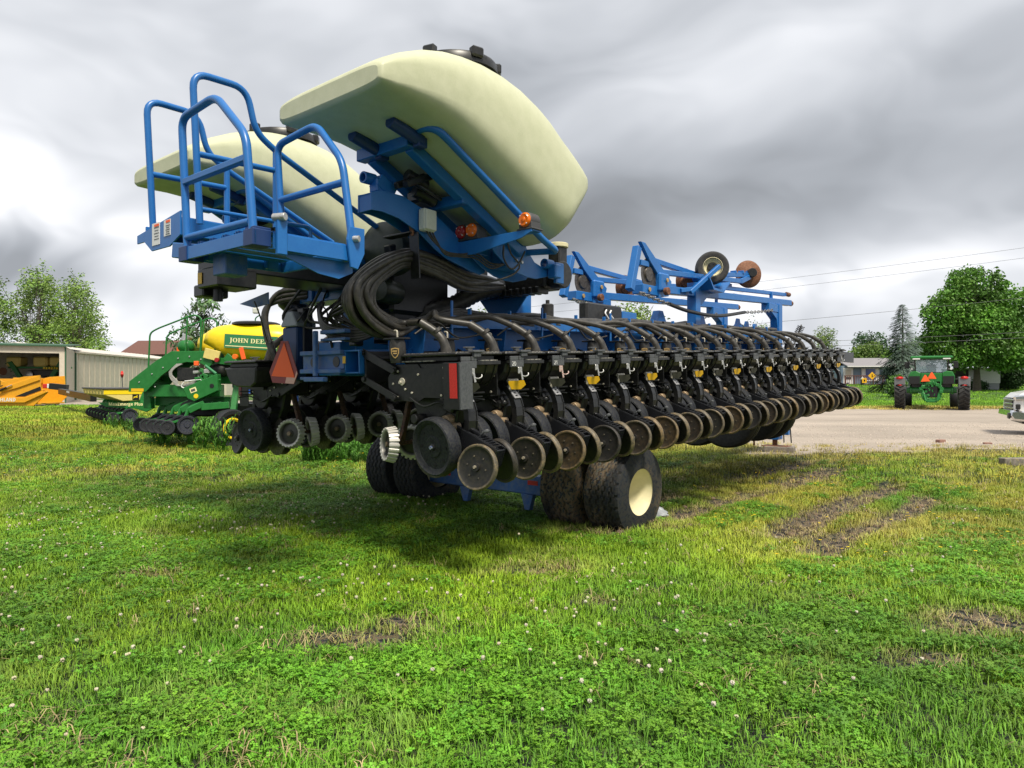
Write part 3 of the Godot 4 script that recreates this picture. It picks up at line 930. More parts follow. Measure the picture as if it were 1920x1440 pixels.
	ld.box(Vector3(0.79, 0.0, -0.09), Vector3(0.48, 0.038, 0.38), 0.006)
	obj("hopper_lid", ld, M["black_plastic"], r)
	# a dusty strip along the lid and the hopper lip
	var ds := MB.new()
	ds.box(Vector3(0.80, 0.0425, -0.08), Vector3(0.52, 0.004, 0.44), 0.0)
	ds.box(Vector3(1.076, 0.034, -0.13), Vector3(0.006, 0.006, 0.28), 0.0)
	ds.box(Vector3(0.66, -0.012, 0.128), Vector3(0.36, 0.008, 0.02), 0.0)
	ds.box(Vector3(1.062, -0.0165, -0.17), Vector3(0.016, 0.007, 0.20), 0.0)
	obj("lid_dust", ds, M["lid_dust"], r)
	var lt := MB.new()
	lt.box(Vector3(1.085, -0.045, 0.045), Vector3(0.014, 0.05, 0.15), 0.003)
	lt.box(Vector3(1.085, -0.005, 0.075), Vector3(0.014, 0.030, 0.09), 0.003)
	lt.box(Vector3(1.085, -0.005, -0.005), Vector3(0.014, 0.030, 0.05), 0.003)
	lt.box(Vector3(1.09, 0.022, -0.03), Vector3(0.024, 0.030, 0.07), 0.003)
	lt.box(Vector3(1.08, 0.046, -0.04), Vector3(0.06, 0.018, 0.11), 0.004)
	lt.box(Vector3(1.02, 0.062, -0.03), Vector3(0.03, 0.016, 0.045), 0.003)
	lt.box(Vector3(1.02, 0.075, -0.03), Vector3(0.035, 0.010, 0.085), 0.002)
	obj("lid_latch", lt, M["grey_steel"], r)
	var hk := MB.new()
	hk.box(Vector3(1.094, -0.095, 0.02), Vector3(0.01, 0.05, 0.045), 0.004)
	hk.bar(Vector3(1.10, -0.10, 0.015), Vector3(1.105, -0.165, 0.005), 0.018, 0.006, Vector3.RIGHT)
	hk.tube(spline([Vector3(1.10, -0.135, 0.01), Vector3(1.112, -0.14, -0.02), Vector3(1.118, -0.13, -0.045), Vector3(1.11, -0.115, -0.055)], 3), 0.005, 6)
	obj("latch_hook", hk, M["silver"], r)
	# meter drum and tag
	var mt := MB.new().cyl(Vector3(0.78, -0.28, -0.13), Vector3(0.78, -0.28, 0.05), 0.135, 22, 0.01)
	obj("seed_meter", mt, M["black_plastic"], r)
	obj("tag_plate", MB.new().prism(PackedVector2Array([Vector2(-0.105, 0.0), Vector2(-0.075, 0.034), Vector2(0.105, 0.034), Vector2(0.10, 0.016), Vector2(0.055, -0.03), Vector2(-0.055, -0.033)]), 0.004, Transform3D(Basis(Vector3.UP, PI / 2) * Basis(Vector3.RIGHT, 0.25), Vector3(1.035, -0.205, -0.01)) * Transform3D(Basis.from_scale(Vector3(-1, 1, 1)), Vector3.ZERO)), M["yellow_tag"], r)
	# depth handle and its quadrant
	var hd := MB.new().cyl(Vector3(0.985, -0.17, 0.035), Vector3(1.0, -0.172, -0.06), 0.015, 12)
	hd.bar(Vector3(0.985, -0.168, 0.02), Vector3(1.0, -0.245, 0.03), 0.018, 0.014)
	obj("depth_handle", hd, M["ivory"], r)
	var arc := []
	for i in 9:
		var a := lerpf(1.15, -0.75, i / 8.0)
		arc.append(Vector3(0.80 + 0.265 * cos(a), -0.42 + 0.26 * sin(a), 0))
	var qd := MB.new()
	for i in 8:
		qd.bar(arc[i], arc[i + 1], 0.075, 0.010, (arc[i] - Vector3(0.8, -0.42, 0)).normalized(), 0.0)
		for z in [-0.042, 0.042]:
			qd.bar(arc[i] * Vector3(1, 1, 0) + Vector3(-0.012, 0, z), arc[i + 1] * Vector3(1, 1, 0) + Vector3(-0.012, 0, z), 0.008, 0.045, (arc[i] - Vector3(0.8, -0.42, 0)).normalized(), 0.0)
	obj("depth_quadrant", qd, M["black_steel"], r)
	var qp := MB.new()
	var pa := arc[1] as Vector3; var pb := arc[3] as Vector3
	var un := Vector3(0.8, 0.55, 0).normalized()
	for z in [-0.024, 0.024]:
		qp.bar(pa + un * 0.010 + Vector3(0, 0, z), pb + un * 0.016 + Vector3(0, 0, z), 0.022, 0.005, un)
	for i in 4:
		var t := 0.04 + i * 0.22
		qp.bar(pa.lerp(pb, t) + un * 0.013 + Vector3(0, 0, -0.02), pa.lerp(pb, t) + un * 0.013 + Vector3(0, 0, 0.02), 0.014, 0.005, un)
	qp.bar(pa.lerp(pb, 0.86) + un * 0.015, pb + un * 0.017, 0.046, 0.006, un)
	obj("depth_scale_plate", qp, M["grey_plate"], r)
	# pivots
	var hb := MB.new()
	hb.cyl(Vector3(0.90, -0.42, 0.03), Vector3(0.915, -0.425, 0.12), 0.036, 14)
	hb.cyl(Vector3(0.915, -0.425, 0.12), Vector3(0.92, -0.427, 0.15), 0.022, 10)
	hb.cyl(Vector3(0.93, -0.47, 0.0), Vector3(0.935, -0.475, 0.11), 0.03, 12)
	obj("pivot_hub", hb, M["brass"], r)
	var pn := MB.new().lathe([Vector2(0, 0.07), Vector2(0.010, 0.066), Vector2(0.016, 0.045), Vector2(0.022, 0.03), Vector2(0.034, 0.028), Vector2(0.036, 0.0), Vector2(0, 0)], 14, MB.axis(Vector3(0.945, -0.50, 0.075), Vector3(0.94, -0.50, 0.2)))
	obj("pivot_pin", pn, M["ivory"], r)
	# closing arm
	var ca := MB.new()
	var a0 := Vector3(0.93, -0.47, 0); var a1 := Vector3(1.30, -0.615, 0)
	var dr := (a1 - a0).normalized(); var upn := Vector3(-dr.y, dr.x, 0)
	for z in [-0.046, 0.046]:
		ca.bar(a0 + Vector3(0, -0.045, z), a1 + Vector3(0, -0.045, z), 0.010, 0.115, upn)
		ca.bar(a0 + upn * 0.016 + Vector3(0, 0, z * 0.9), a1 + upn * 0.016 + Vector3(0, 0, z * 0.9), 0.016, 0.008, upn)
	ca.bar(a0 + upn * -0.012, a1 + upn * -0.012, 0.085, 0.010, upn)
	ca.box(a1 + Vector3(-0.012, -0.06, 0), Vector3(0.012, 0.13, 0.10), 0.003, Basis(Vector3.BACK, -0.37))
	ca.prism(PackedVector2Array([Vector2(1.14, -0.56), Vector2(1.31, -0.63), Vector2(1.23, -0.75), Vector2(1.14, -0.74)]), 0.05, Transform3D.IDENTITY, 0.006)
	for i in 6:
		var t := 0.55 + i * 0.08
		ca.bar(a0.lerp(a1, t) + upn * 0.018 + Vector3(0, 0, -0.036), a0.lerp(a1, t) + upn * 0.018 + Vector3(0, 0, 0.036), 0.010, 0.008, upn)
	ca.bar(a0 + dr * 0.06 + upn * 0.03, a0 + dr * 0.21 + upn * 0.03, 0.03, 0.02, upn)
	obj("closing_arm", ca, M["black_gloss"], r)
	var lv := MB.new().ball(a0.lerp(a1, 0.60) + upn * 0.065 + Vector3(0, 0, -0.02), Vector3(0.018, 0.013, 0.05), 12, Basis(Vector3.UP, 0.35))
	lv.bar(a0.lerp(a1, 0.52) + upn * 0.02, a0.lerp(a1, 0.58) + upn * 0.055, 0.014, 0.014)
	obj("spring_lever", lv, M["grey_steel"], r)
	for s in [1.0, -1.0]:
		obj("closing_wheel", closing_meshes[0], M["disc_dusty"], r, wheel_tf(Vector3(1.20 if s > 0 else 1.225, -0.725 if s > 0 else -0.705, s * 0.108), Vector3(0.17, 0.17, s).normalized()))
	for s in [1.0, -1.0]:
		obj("gauge_wheel", gauge_mesh, M["dusty"], r, wheel_tf(Vector3(0.86, -0.60, s * 0.155), Vector3(-0.06, -0.10, s).normalized()))
		obj("gauge_arm", MB.new().bar(Vector3(0.66, -0.45, s * 0.11), Vector3(0.86, -0.60, s * 0.12), 0.02, 0.05), M["black_steel"], r)
	for s in [1.0, -1.0]:
		obj("opener_disc", opener_mesh, M["opener"], r, wheel_tf(Vector3(0.70, -0.66, s * 0.03), Vector3(0.06, 0, s).normalized()))
	for s in [1.0, -1.0]:
		obj("row_cleaner", cleaner_mesh, M["cleaner"], r, wheel_tf(Vector3(0.32, -0.62, s * 0.115), Vector3(-0.42, 0.1, s).normalized()))
	var cm := MB.new().bar(Vector3(0.44, -0.26, 0), Vector3(0.34, -0.62, 0.02), 0.05, 0.03)
	cm.bar(Vector3(0.34, -0.62, -0.10), Vector3(0.34, -0.62, 0.10), 0.03, 0.03)
	cm.bar(Vector3(0.40, -0.5, 0.04), Vector3(0.36, -0.64, 0.09), 0.03, 0.02)
	obj("row_cleaner_mount", cm, M["rust_black"], r)
	var el := MB.new().tube(spline([Vector3(0.83, 0.03, 0), Vector3(0.825, 0.07, 0), Vector3(0.80, 0.14, 0.01), Vector3(0.745, 0.20, 0.035), Vector3(0.665, 0.265, 0.09)], 4), [0.042, 0.042, 0.041, 0.039, 0.036, 0.034, 0.033, 0.032, 0.032, 0.032, 0.032, 0.031, 0.031, 0.031, 0.031, 0.031, 0.03], 12)
	el.lathe([Vector2(0.03, -0.012), Vector2(0.037, -0.012), Vector2(0.037, 0.012), Vector2(0.03, 0.012)], 12, MB.axis(Vector3(0.765, 0.20, 0.025), Vector3(0.74, 0.24, 0.045)))
	obj("hose_elbow", el, M["hose"], r)
	return r

var closing_meshes := []
var gauge_mesh: ArrayMesh
var cleaner_mesh: ArrayMesh
var opener_mesh: ArrayMesh

func reflector(unit: Node3D, tape: Material) -> void:   # the end unit carries a bent plate with red tape
	var b := MB.new()
	b.box(Vector3(1.025, -0.185, 0.150), Vector3(0.15, 0.315, 0.006), 0.001)
	b.box(Vector3(1.103, -0.185, 0.093), Vector3(0.006, 0.315, 0.12), 0.001)
	obj("reflector_bracket", b, M["grey_steel"] if tape == M["red_tape"] else M["black_steel"], unit)
	var dk := MB.new().box(Vector3(1.02, -0.185, 0.1545), Vector3(0.145, 0.31, 0.003), 0.0)
	obj("reflector_backing", dk, M["black_steel"], unit)
	obj("red_reflector", MB.new().box(Vector3(1.045, -0.15, 0.158), Vector3(0.068, 0.235, 0.003), 0.0), tape, unit)

const LEFT_V := -0.27       # the left wing bar

func slope(u: float) -> float: return 1.51 + 0.0385 * (u + 2.2)

func tank_mesh(vc: float) -> ArrayMesh:
	# [u, bottom, top, half width, squareness]
	var st := [[-2.87, 3.135, 3.245, 0.520, 5.0], [-2.862, 3.12, 3.265, 0.540, 5.0], [-2.84, 3.105, 3.285, 0.553, 5.0], [-2.75, 3.095, 3.35, 0.556, 5.0], [-2.6, 3.085, 3.445, 0.556, 4.4], [-2.4, 3.06, 3.55, 0.556, 4.0], [-2.2, 3.01, 3.63, 0.556, 3.6], [-2.0, 2.93, 3.685, 0.556, 3.4], [-1.8, 2.84, 3.715, 0.556, 3.3], [-1.6, 2.75, 3.715, 0.556, 3.2], [-1.4, 2.655, 3.69, 0.556, 3.2], [-1.2, 2.565, 3.63, 0.556, 3.2], [-1.08, 2.51, 3.575, 0.555, 3.2], [-1.0, 2.485, 3.525, 0.553, 3.2], [-0.94, 2.49, 3.485, 0.55, 3.3], [-0.87, 2.55, 3.43, 0.545, 3.4], [-0.79, 2.66, 3.355, 0.536, 3.4], [-0.71, 2.77, 3.27, 0.522, 3.3], [-0.64, 2.87, 3.19, 0.50, 3.2], [-0.59, 2.94, 3.12, 0.465, 3.0], [-0.565, 2.98, 3.08, 0.41, 2.6]]
	var rings := []
	for s in st:
		var ring := []
		for j in 52:
			var a := TAU * j / 52.0
			var ca := cos(a); var sa := sin(a)
			var e: float = 2.0 / s[4]
			if sa > 0: e = 2.0 / lerpf(s[4], 2.5, clampf((s[0] + 2.8) / 0.9, 0, 1))
			var vv: float = vc + signf(ca) * pow(absf(ca), e) * s[3]
			var mid: float = lerpf(s[1], s[2], 0.42)
			var yy: float = mid + (s[2] - mid) * pow(absf(sa), e) if sa >= 0 else mid - (mid - s[1]) * pow(absf(sa), e)
			ring.append(P(s[0], vv, yy))
		rings.append(ring)
	return MB.new().loft(rings).mesh()

func make_tank(pl: Node3D, sgn: float) -> void:
	var vc := 1.185 * sgn
	var t := obj("seed_tank", tank_mesh(vc), M["tank"], pl)
	tag(t, "right hand cream plastic seed tank" if sgn > 0 else "left hand cream plastic seed tank")
	# lid and its ring
	var up := Vector3(0, 1, 0.02).normalized()
	var lid := MB.new()
	lid.lathe([Vector2(0, 0.075), Vector2(0.20, 0.07), Vector2(0.33, 0.045), Vector2(0.345, 0.02), Vector2(0.345, -0.03), Vector2(0, -0.03)], 30, Transform3D(Basis(Vector3.RIGHT, 0.05), P(-1.72, vc, 3.70)))
	for i in 6:
		var a := TAU * (i + 0.25) / 6.0
		lid.box(P(-1.72, vc, 3.735) + Vector3(cos(a) * 0.335, 0, sin(a) * 0.335), Vector3(0.10, 0.075, 0.06), 0.012, Basis(Vector3.UP, -a + PI / 2))
	obj("tank_lid", lid, M["black_plastic"], t)
	# dark leg stubs under the rear of the tank
	for dv in [-0.18, 0.22]:
		var st := MB.new().cyl(P(-2.53, vc + dv, 3.062), P(-2.25, vc + dv, 3.0), 0.045, 16)
		st.box(P(-2.26, vc + dv, 2.985), Vector3(0.07, 0.07, 0.08))
		obj("tank_stub", st, M["blue_dark"], t)
	# the cradle of tubes that the tank sits in
	var f := func(u: float) -> float: return 3.065 - 0.464 * (u + 2.30)
	var o := vc + 0.40 * sgn; var i := vc - 0.40 * sgn
	bent("cradle_rail", [P(-2.30, vc + 0.12 * sgn, f.call(-2.30) - 0.02), P(-2.31, o, f.call(-2.31) - 0.01), P(-1.12, o, f.call(-1.12) - 0.04), P(-0.94, o, f.call(-0.94) - 0.02), P(-0.90, o - 0.10 * sgn, 2.43), P(-0.95, o - 0.35 * sgn, 2.44)], 0.027, M["blue"], pl, 0.16)
	bent("cradle_rail", [P(-2.30, vc - 0.12 * sgn, f.call(-2.30) - 0.02), P(-2.31, i, f.call(-2.31) - 0.01), P(-1.12, i, f.call(-1.12) - 0.04), P(-0.94, i + 0.25 * sgn, 2.40)], 0.027, M["blue"], pl, 0.16)
	obj("cradle_cross_tube", MB.new().bar(P(-2.28, vc - 0.40, f.call(-2.28) - 0.045), P(-2.28, vc + 0.16, f.call(-2.28) - 0.045), 0.085, 0.085, Vector3.UP), M["blue"], pl)
	obj("cradle_cross_tube", MB.new().bar(P(-1.72, vc - 0.36, f.call(-1.72) - 0.07), P(-1.72, vc + 0.14, f.call(-1.72) - 0.07), 0.08, 0.08, Vector3.UP), M["blue"], pl)
	for dv in [-0.30, 0.10]:
		obj("cradle_beam", MB.new().bar(P(-2.24, vc + dv * sgn, f.call(-2.24) - 0.045), P(-1.05, vc + dv * sgn, f.call(-1.05) - 0.07), 0.085, 0.08, Vector3.UP), M["blue"], pl)
	# meter clutter below the tank
	var cl := MB.new()
	cl.box(P(-2.0, vc - 0.10 * sgn, f.call(-2.0) - 0.07), Vector3(0.05, 0.05, 0.45), 0.01, Basis(Vector3.RIGHT, 0.43))
	cl.box(P(-2.0, vc - 0.02 * sgn, f.call(-2.0) - 0.08), Vector3(0.07, 0.05, 0.40), 0.01, Basis(Vector3.RIGHT, 0.43))
	cl.cyl(P(-2.12, vc - 0.08, f.call(-2.12) - 0.12), P(-1.95, vc - 0.05, f.call(-1.95) - 0.10), 0.045, 14)
	cl.cyl(P(-1.98, vc - 0.15, f.call(-1.98) - 0.13), P(-1.8, vc - 0.12, f.call(-1.8) - 0.10), 0.05, 12)
	cl.box(P(-1.85, vc - 0.2 * sgn, f.call(-1.85) - 0.10), Vector3(0.16, 0.10, 0.2), 0.02)
	cl.tube(spline([P(-2.1, vc - 0.1, f.call(-2.1) - 0.12), P(-2.0, vc + 0.02, f.call(-2.0) - 0.18), P(-1.85, vc, f.call(-1.85) - 0.14)], 5), 0.012, 6)
	obj("tank_outlet", cl, M["black_plastic"], pl)

func ring_bracket(mb: MB, at: Vector3, hgt: float) -> void:
	mb.lathe([Vector2(0.030, -0.05), Vector2(0.042, -0.05), Vector2(0.042, 0.05), Vector2(0.030, 0.05), Vector2(0.030, -0.05)], 16, MB.axis(at, at + Vector3(0, 0, 1)))
	mb.box(at + Vector3(0.03, -hgt * 0.5, -0.06), Vector3(0.09, hgt, 0.09), 0.01)
	mb.box(at + Vector3(0, -hgt * 0.5, -0.16), Vector3(0.03, hgt + 0.06, 0.12), 0.006)

func tyre_mesh(R: float, W: float, rim: float, muddy: float, seed_at: float) -> ArrayMesh:
	var mb := MB.new()
	var na := 120; var prof := []
	var half := W * 0.5
	# across: sidewall, shoulder, tread, shoulder, sidewall
	var pts := []
	for i in 6: pts.append(Vector2(lerpf(rim, R * 0.93, i / 5.0), -half - 0.016 * sin(PI * i / 5.0)))
	pts.append(Vector2(R * 0.965, -half * 0.97))
	for i in 45: pts.append(Vector2(R, lerpf(-half * 0.88, half * 0.88, i / 44.0)))
	pts.append(Vector2(R * 0.965, half * 0.97))
	for i in 6: pts.append(Vector2(lerpf(R * 0.93, rim, i / 5.0), half + 0.016 * sin(PI * i / 5.0)))
	var nz := FastNoiseLite.new(); nz.seed = int(seed_at); nz.frequency = 1.6; nz.fractal_octaves = 3
	var rows := []; var cols := []
	for j in na:
		var a := TAU * j / na
		var row := PackedVector3Array(); var cr := PackedColorArray()
		for i in pts.size():
			var p: Vector2 = pts[i]
			var rr := p.x
			var zig := 0.011 * (1.0 if (j / 2) % 2 == 0 else -1.0)
			var groove := false
			if i >= 7 and i <= 51:
				for g in [-0.55, -0.18, 0.18, 0.55]:
					if absf(p.y + zig - g * half) < half * 0.05: groove = true
				if (i <= 9 or i >= 49) and j % 5 == 0: groove = true
			if groove: rr -= 0.013
			var q := Vector3(cos(a) * rr, p.y, sin(a) * rr)
			var m := nz.get_noise_3d(q.x * 0.8 + seed_at, q.y * 1.4, q.z * 0.8) * 0.5 + 0.5
			var amt := clampf((m - (0.86 - muddy * 0.75)) * 3.4, 0, 1)
			if amt > 0.3: rr += 0.006 * amt
			if groove: amt = maxf(amt, 0.35 * muddy)
			var dirt := Color(0.125, 0.085, 0.048).lerp(Color(0.20, 0.145, 0.09), clampf(nz.get_noise_3d(q.x * 4, q.y * 4, q.z * 4) * 0.8 + 0.5, 0, 1))
			cr.append(Color(0.026, 0.025, 0.024).lerp(dirt, amt) if not groove else Color(0.008, 0.008, 0.008).lerp(dirt * 0.5, amt))
			row.append(Vector3(cos(a) * rr, p.y, sin(a) * rr))
		rows.append(row); cols.append(cr)
	for j in na:
		var j2 := (j + 1) % na
		for i in pts.size() - 1:
			var p: Vector3 = rows[j][i]; var q: Vector3 = rows[j2][i]; var r: Vector3 = rows[j2][i + 1]; var s: Vector3 = rows[j][i + 1]
			var out := Vector3(p.x + r.x, 0, p.z + r.z).normalized()
			if i < 6: out = (out * 0.3 + Vector3.DOWN).normalized()
			elif i > 51: out = (out * 0.3 + Vector3.UP).normalized()
			var g := (q - p).cross(s - p).normalized()
			if g.dot(out) < 0: g = -g
			g = (g * 0.45 + out * 0.55).normalized()
			mb.tri(p, q, r, g, g, g, cols[j][i], cols[j2][i], cols[j2][i + 1])
			mb.tri(p, r, s, g, g, g, cols[j][i], cols[j2][i + 1], cols[j][i + 1])
	return mb.mesh()

func make_planter() -> void:
	disc_material()
	plain("black_gloss", Color(0.016, 0.017, 0.020), 0.22)
	plain("cleaner", Color(1, 1, 1), 0.42, 0.3, true)
	mat("rust_black", Color(0.012, 0.010, 0.009), Color(0.10, 0.045, 0.025), 0.7, 0.0, 0.12, 2.4)
	mat("lid_dust", Color(0.05, 0.05, 0.048), Color(0.36, 0.34, 0.30), 0.8, 0.0, 0.18, 2.6)
	mat("grey_plate", Color(0.22, 0.22, 0.23), Color(0.34, 0.34, 0.35), 0.5, 0.2, 0.1, 1.5)
	mat("opener", Color(0.05, 0.045, 0.04), Color(0.16, 0.14, 0.12), 0.35, 0.6, 0.2, 2.0)
	mat("blue_dark", Color(0.006, 0.03, 0.12), Color(0.012, 0.045, 0.16), 0.45)
	for k in 4: closing_meshes.append(closing_wheel_mesh(k))
	gauge_mesh = gauge_wheel_mesh()
	cleaner_mesh = cleaner_wheel_mesh()
	opener_mesh = MB.new().lathe([Vector2(0, 0.012), Vector2(0.06, 0.012), Vector2(0.065, 0.003), Vector2(0.188, 0.002), Vector2(0.19, 0.0), Vector2(0.188, -0.002), Vector2(0, -0.004)], 36).mesh()
	var pl := thing("planter", "large blue folding planter with cream seed tanks and long line of black row units", "planter", Transform3D(Basis(Vector3.UP, -HEAD), ORIGIN))
	rng.seed = 91
	# ---- wing toolbars, open square tubes
	for s in [1.0, -1.0]:
		var tb := MB.new()
		var e0 := -2.22 if s > 0 else -2.0; var e1 := 6.75
		var bv := 0.6 if s > 0 else LEFT_V
		for q in [[0.084, 0.0, 0.012, 0.18], [-0.084, 0.0, 0.012, 0.18], [0.0, 0.084, 0.156, 0.012], [0.0, -0.084, 0.156, 0.012]]:
			tb.bar(P(e0, bv + q[0], slope(e0) + q[1]), P(e1, bv + q[0], slope(e1) + q[1]), q[2], q[3], Vector3.UP, 0.002)
		tag(obj("wing_toolbar", tb, M["blue"], pl), "right wing toolbar" if s > 0 else "left wing toolbar")
	# ---- row units
	var proto := make_row_unit(pl)
	var tilt := Basis(Vector3.RIGHT, 0.0385)
	for n in 18:
		var u := -2.03 + 0.508 * n
		var t := Transform3D(tilt, P(u, 0.6, slope(u)))
		var r: Node3D = proto
		if n == 0: r.transform = t
		else: r = dup(proto, "row_unit", pl, t)
		var w := 0
		for c in r.get_children():
			if String(c.name).begins_with("closing_wheel"):
				c.mesh = closing_meshes[[0, 0, 1, 2, 3, 1, 3, 0, 1, 2, 3, 0, 2, 3, 1, 0, 2, 3][n] if w == 0 else [2, 0, 0, 0, 1, 0, 3, 0, 0, 3, 0, 1, 3, 0, 1, 3, 0, 0][n]]
				c.rotate_object_local(Vector3.UP, rng.randf() * TAU)
				w += 1
			elif String(c.name).begins_with("tag_plate"):
				c.material_override = M["olive_tag"] if n % 2 == 0 else M["yellow_tag"]
			elif String(c.name).begins_with("latch_hook") and n in [2, 5, 8, 13]:
				c.material_override = M["rusty_white"] if n == 2 else M["silver"]
	# units on the left wing, as far as they can be seen past the right one
	for n in 7:
		var u := -1.90 + 0.508 * n
		dup(proto, "row_unit", pl, Transform3D(tilt * Basis(Vector3.UP, PI), P(u, LEFT_V, slope(u))))
	var kids := pl.get_children()
	reflector(proto, M["red_tape"])
	var left: Node3D = null
	for c in kids:
		if c is Node3D and absf(c.position.x - LEFT_V) < 0.01 and absf(c.position.z - 1.90) < 0.01 and String(c.name).begins_with("row_unit"): left = c
	if left:
		# the reflecting plate on the far unit faces backwards as well
		var b := MB.new().box(Vector3(1.03, -0.20, -0.150), Vector3(0.16, 0.37, 0.006), 0.001)
		b.box(Vector3(0.86, -0.13, -0.148), Vector3(0.36, 0.20, 0.006), 0.001)
		obj("reflector_bracket", b, M["black_steel"], left)
		obj("red_reflector", MB.new().box(Vector3(1.09, -0.16, -0.155), Vector3(0.05, 0.26, 0.003), 0.0), M["red_dark"], left)
	for n in 3:
		var u := -2.03 + 0.508 * n
		var num := text_mesh(["19", "20", "21"][n], 0.030, 0.002)
		obj("row_number", num, M["white"], pl, Transform3D(tilt, P(u, 0.6, slope(u))) * Transform3D(Basis(Vector3.UP, PI / 2), Vector3(1.0945, -0.045, 0.085)))
	obj("end_plate", MB.new().box(P(7.05, 1.62, slope(6.6) - 0.06), Vector3(0.03, 0.17, 0.95), 0.004), M["black_steel"], pl)
	# ---- hose tray and the seed hoses
	var tray := MB.new()
	tray.bar(P(-1.42, 0.86, 1.853), P(6.4, 0.86, 1.853 + 0.0385 * 7.82), 0.012, 0.10, Vector3.UP)
	tray.bar(P(-1.9, 0.64, 1.70), P(6.5, 0.64, 1.70 + 0.0385 * 8.4), 0.012, 0.20, Vector3.UP)
	tray.bar(P(-1.25, 0.76, 1.824), P(6.4, 0.76, 1.824 + 0.0385 * 7.65), 0.19, 0.012, Vector3.UP)
	for i in 15:
		var u := -1.2 + i * 0.52
		tray.bar(P(u, 0.862, slope(u) + 0.28), P(u, 0.862, slope(u) + 0.43), 0.035, 0.016, Vector3.BACK)
	obj("hose_tray", tray, M["blue"], pl)
	for i in 9:
		var u := -1.7 + i * 0.98
		var br := MB.new()
		br.bar(P(u, 0.715, slope(u) - 0.02), P(u, 0.76, slope(u) + 0.27), 0.012, 0.20, Vector3.RIGHT)
		br.prism(PackedVector2Array([Vector2(-0.17, -0.10), Vector2(0.17, -0.10), Vector2(0.17, 0.19), Vector2(-0.02, 0.19), Vector2(-0.17, 0.05)]), 0.014, Transform3D(Basis(Vector3.UP, PI / 2), P(u + 0.1, 0.705, slope(u))), 0.002)
		obj("toolbar_bracket", br, M["blue"], pl)
	for n in 18:
		var un := -2.03 + 0.508 * n
		var k := (n * 7 % 18) / 17.0
		var s := 0.74 + 0.42 * k
		var dv := rng.randf_range(-0.10, 0.10)
		var pts := []
		pts.append(P(rng.randf_range(-0.75, -0.55), 0.62 + dv, 2.23 + 0.06 * k))
		pts.append(P(-1.02, 0.82 + dv * 0.6, 2.17 + 0.08 * k + rng.randf_range(-0.02, 0.02)))
		pts.append(P(-1.34, 0.90 + dv * 0.5, 2.13 + 0.13 * k + rng.randf_range(-0.02, 0.02)))
		pts.append(P(-1.68, 0.93 + dv * 0.5, 2.20 + 0.13 * k))
		for q in [[-1.98, 2.30, 0.90], [-2.24, 2.19, 0.90], [-2.42, 2.01, 0.90], [-2.36, 1.83, 0.89], [-2.08, 1.735, 0.87]]:
			pts.append(P(-2.0 + (q[0] + 2.0) * s + rng.randf_range(-0.02, 0.02), q[2] + dv, 2.03 + (q[1] - 2.03) * s + rng.randf_range(-0.012, 0.012)))
		var by := 1.885 + rng.randf_range(-0.03, 0.05)
		var bv := 0.755 + dv * 0.75
		var t := Transform3D(tilt, P(un, 0.6, slope(un)))
		if n == 0:
			pts.append(P(-1.98, 0.98, 1.80))
			pts.append(t * Vector3(0.50, 0.27, 0.04))
		elif n == 1:
			pts.append(P(-1.78, 0.84, 1.80)); pts.append(P(-1.70, 0.95, 1.90))
			pts.append(t * Vector3(0.50, 0.31, 0.26))
		else:
			pts.append(P(-1.72, bv + 0.05, 1.80 + 0.05 * k))
			var e := -1.3
			while e < un - 0.85:
				pts.append(P(e, bv + rng.randf_range(-0.03, 0.03), by + 0.0385 * (e + 1.25) + rng.randf_range(-0.02, 0.03)))
				e += 0.55
			pts.append(t * Vector3(0.22, rng.randf_range(0.29, 0.34), rng.randf_range(0.66, 0.80)))
			pts.append(t * Vector3(0.36, rng.randf_range(0.30, 0.37), rng.randf_range(0.42, 0.52)))
			pts.append(t * Vector3(0.52, rng.randf_range(0.315, 0.35), 0.24))
		pts.append(t * Vector3(0.665, 0.265, 0.09))
		obj("seed_hose", MB.new().tube(spline(pts, 6), 0.0245, 9, false), M["hose"], pl)
	for n in 7:
		var pts := []
		var e := rng.randf_range(-1.6, 1.2)
		var ph := rng.randf() * 6.0
		while e < 6.3:
			pts.append(P(e, 0.78 + 0.07 * sin(e * 2.1 + ph), 1.90 + 0.0385 * (e + 1.25) + 0.05 * sin(e * 2.9 + ph * 2.0)))
			e += 0.35
		obj("seed_hose", MB.new().tube(spline(pts, 3), 0.0245, 8, false), M["hose"], pl)
	for n in 6:
		var u := 1.6 + n * 0.62
		obj("seed_hose", MB.new().tube(spline([P(u, 0.84, slope(u) + 0.40), P(u + 0.25, 0.92, slope(u) + 0.30), P(u + 0.5, 0.95, slope(u) + 0.22), P(u + 0.78, 0.93, slope(u) + 0.25), P(u + 0.95, 0.86, slope(u) + 0.40)], 5), 0.0245, 8, false), M["hose"], pl)
	# thin air lines looping along the bar
	for n in 9:
		var u := -1.9 + n * 0.95
		obj("air_line", MB.new().tube(spline([P(u, 0.95, slope(u) + 0.2), P(u + 0.2, 0.98, slope(u) + 0.30), P(u + 0.5, 0.92, slope(u) + 0.20), P(u + 0.8, 0.95, slope(u) + 0.25)], 5), 0.008, 6, false), M["hose"], pl)
	var strap := MB.new().bar(P(-1.98, 1.03, 2.47), P(-1.96, 1.03, 2.13), 0.012, 0.095, Vector3.RIGHT)
	strap.bar(P(-1.98, 0.72, 2.47), P(-1.98, 1.03, 2.47), 0.09, 0.012)
	obj("hose_strap", strap, M["black_steel"], pl)
	obj("strap_rod", MB.new().cyl(P(-2.06, 1.02, 2.70), P(-1.98, 1.02, 2.45), 0.016, 10), M["rust"], pl)
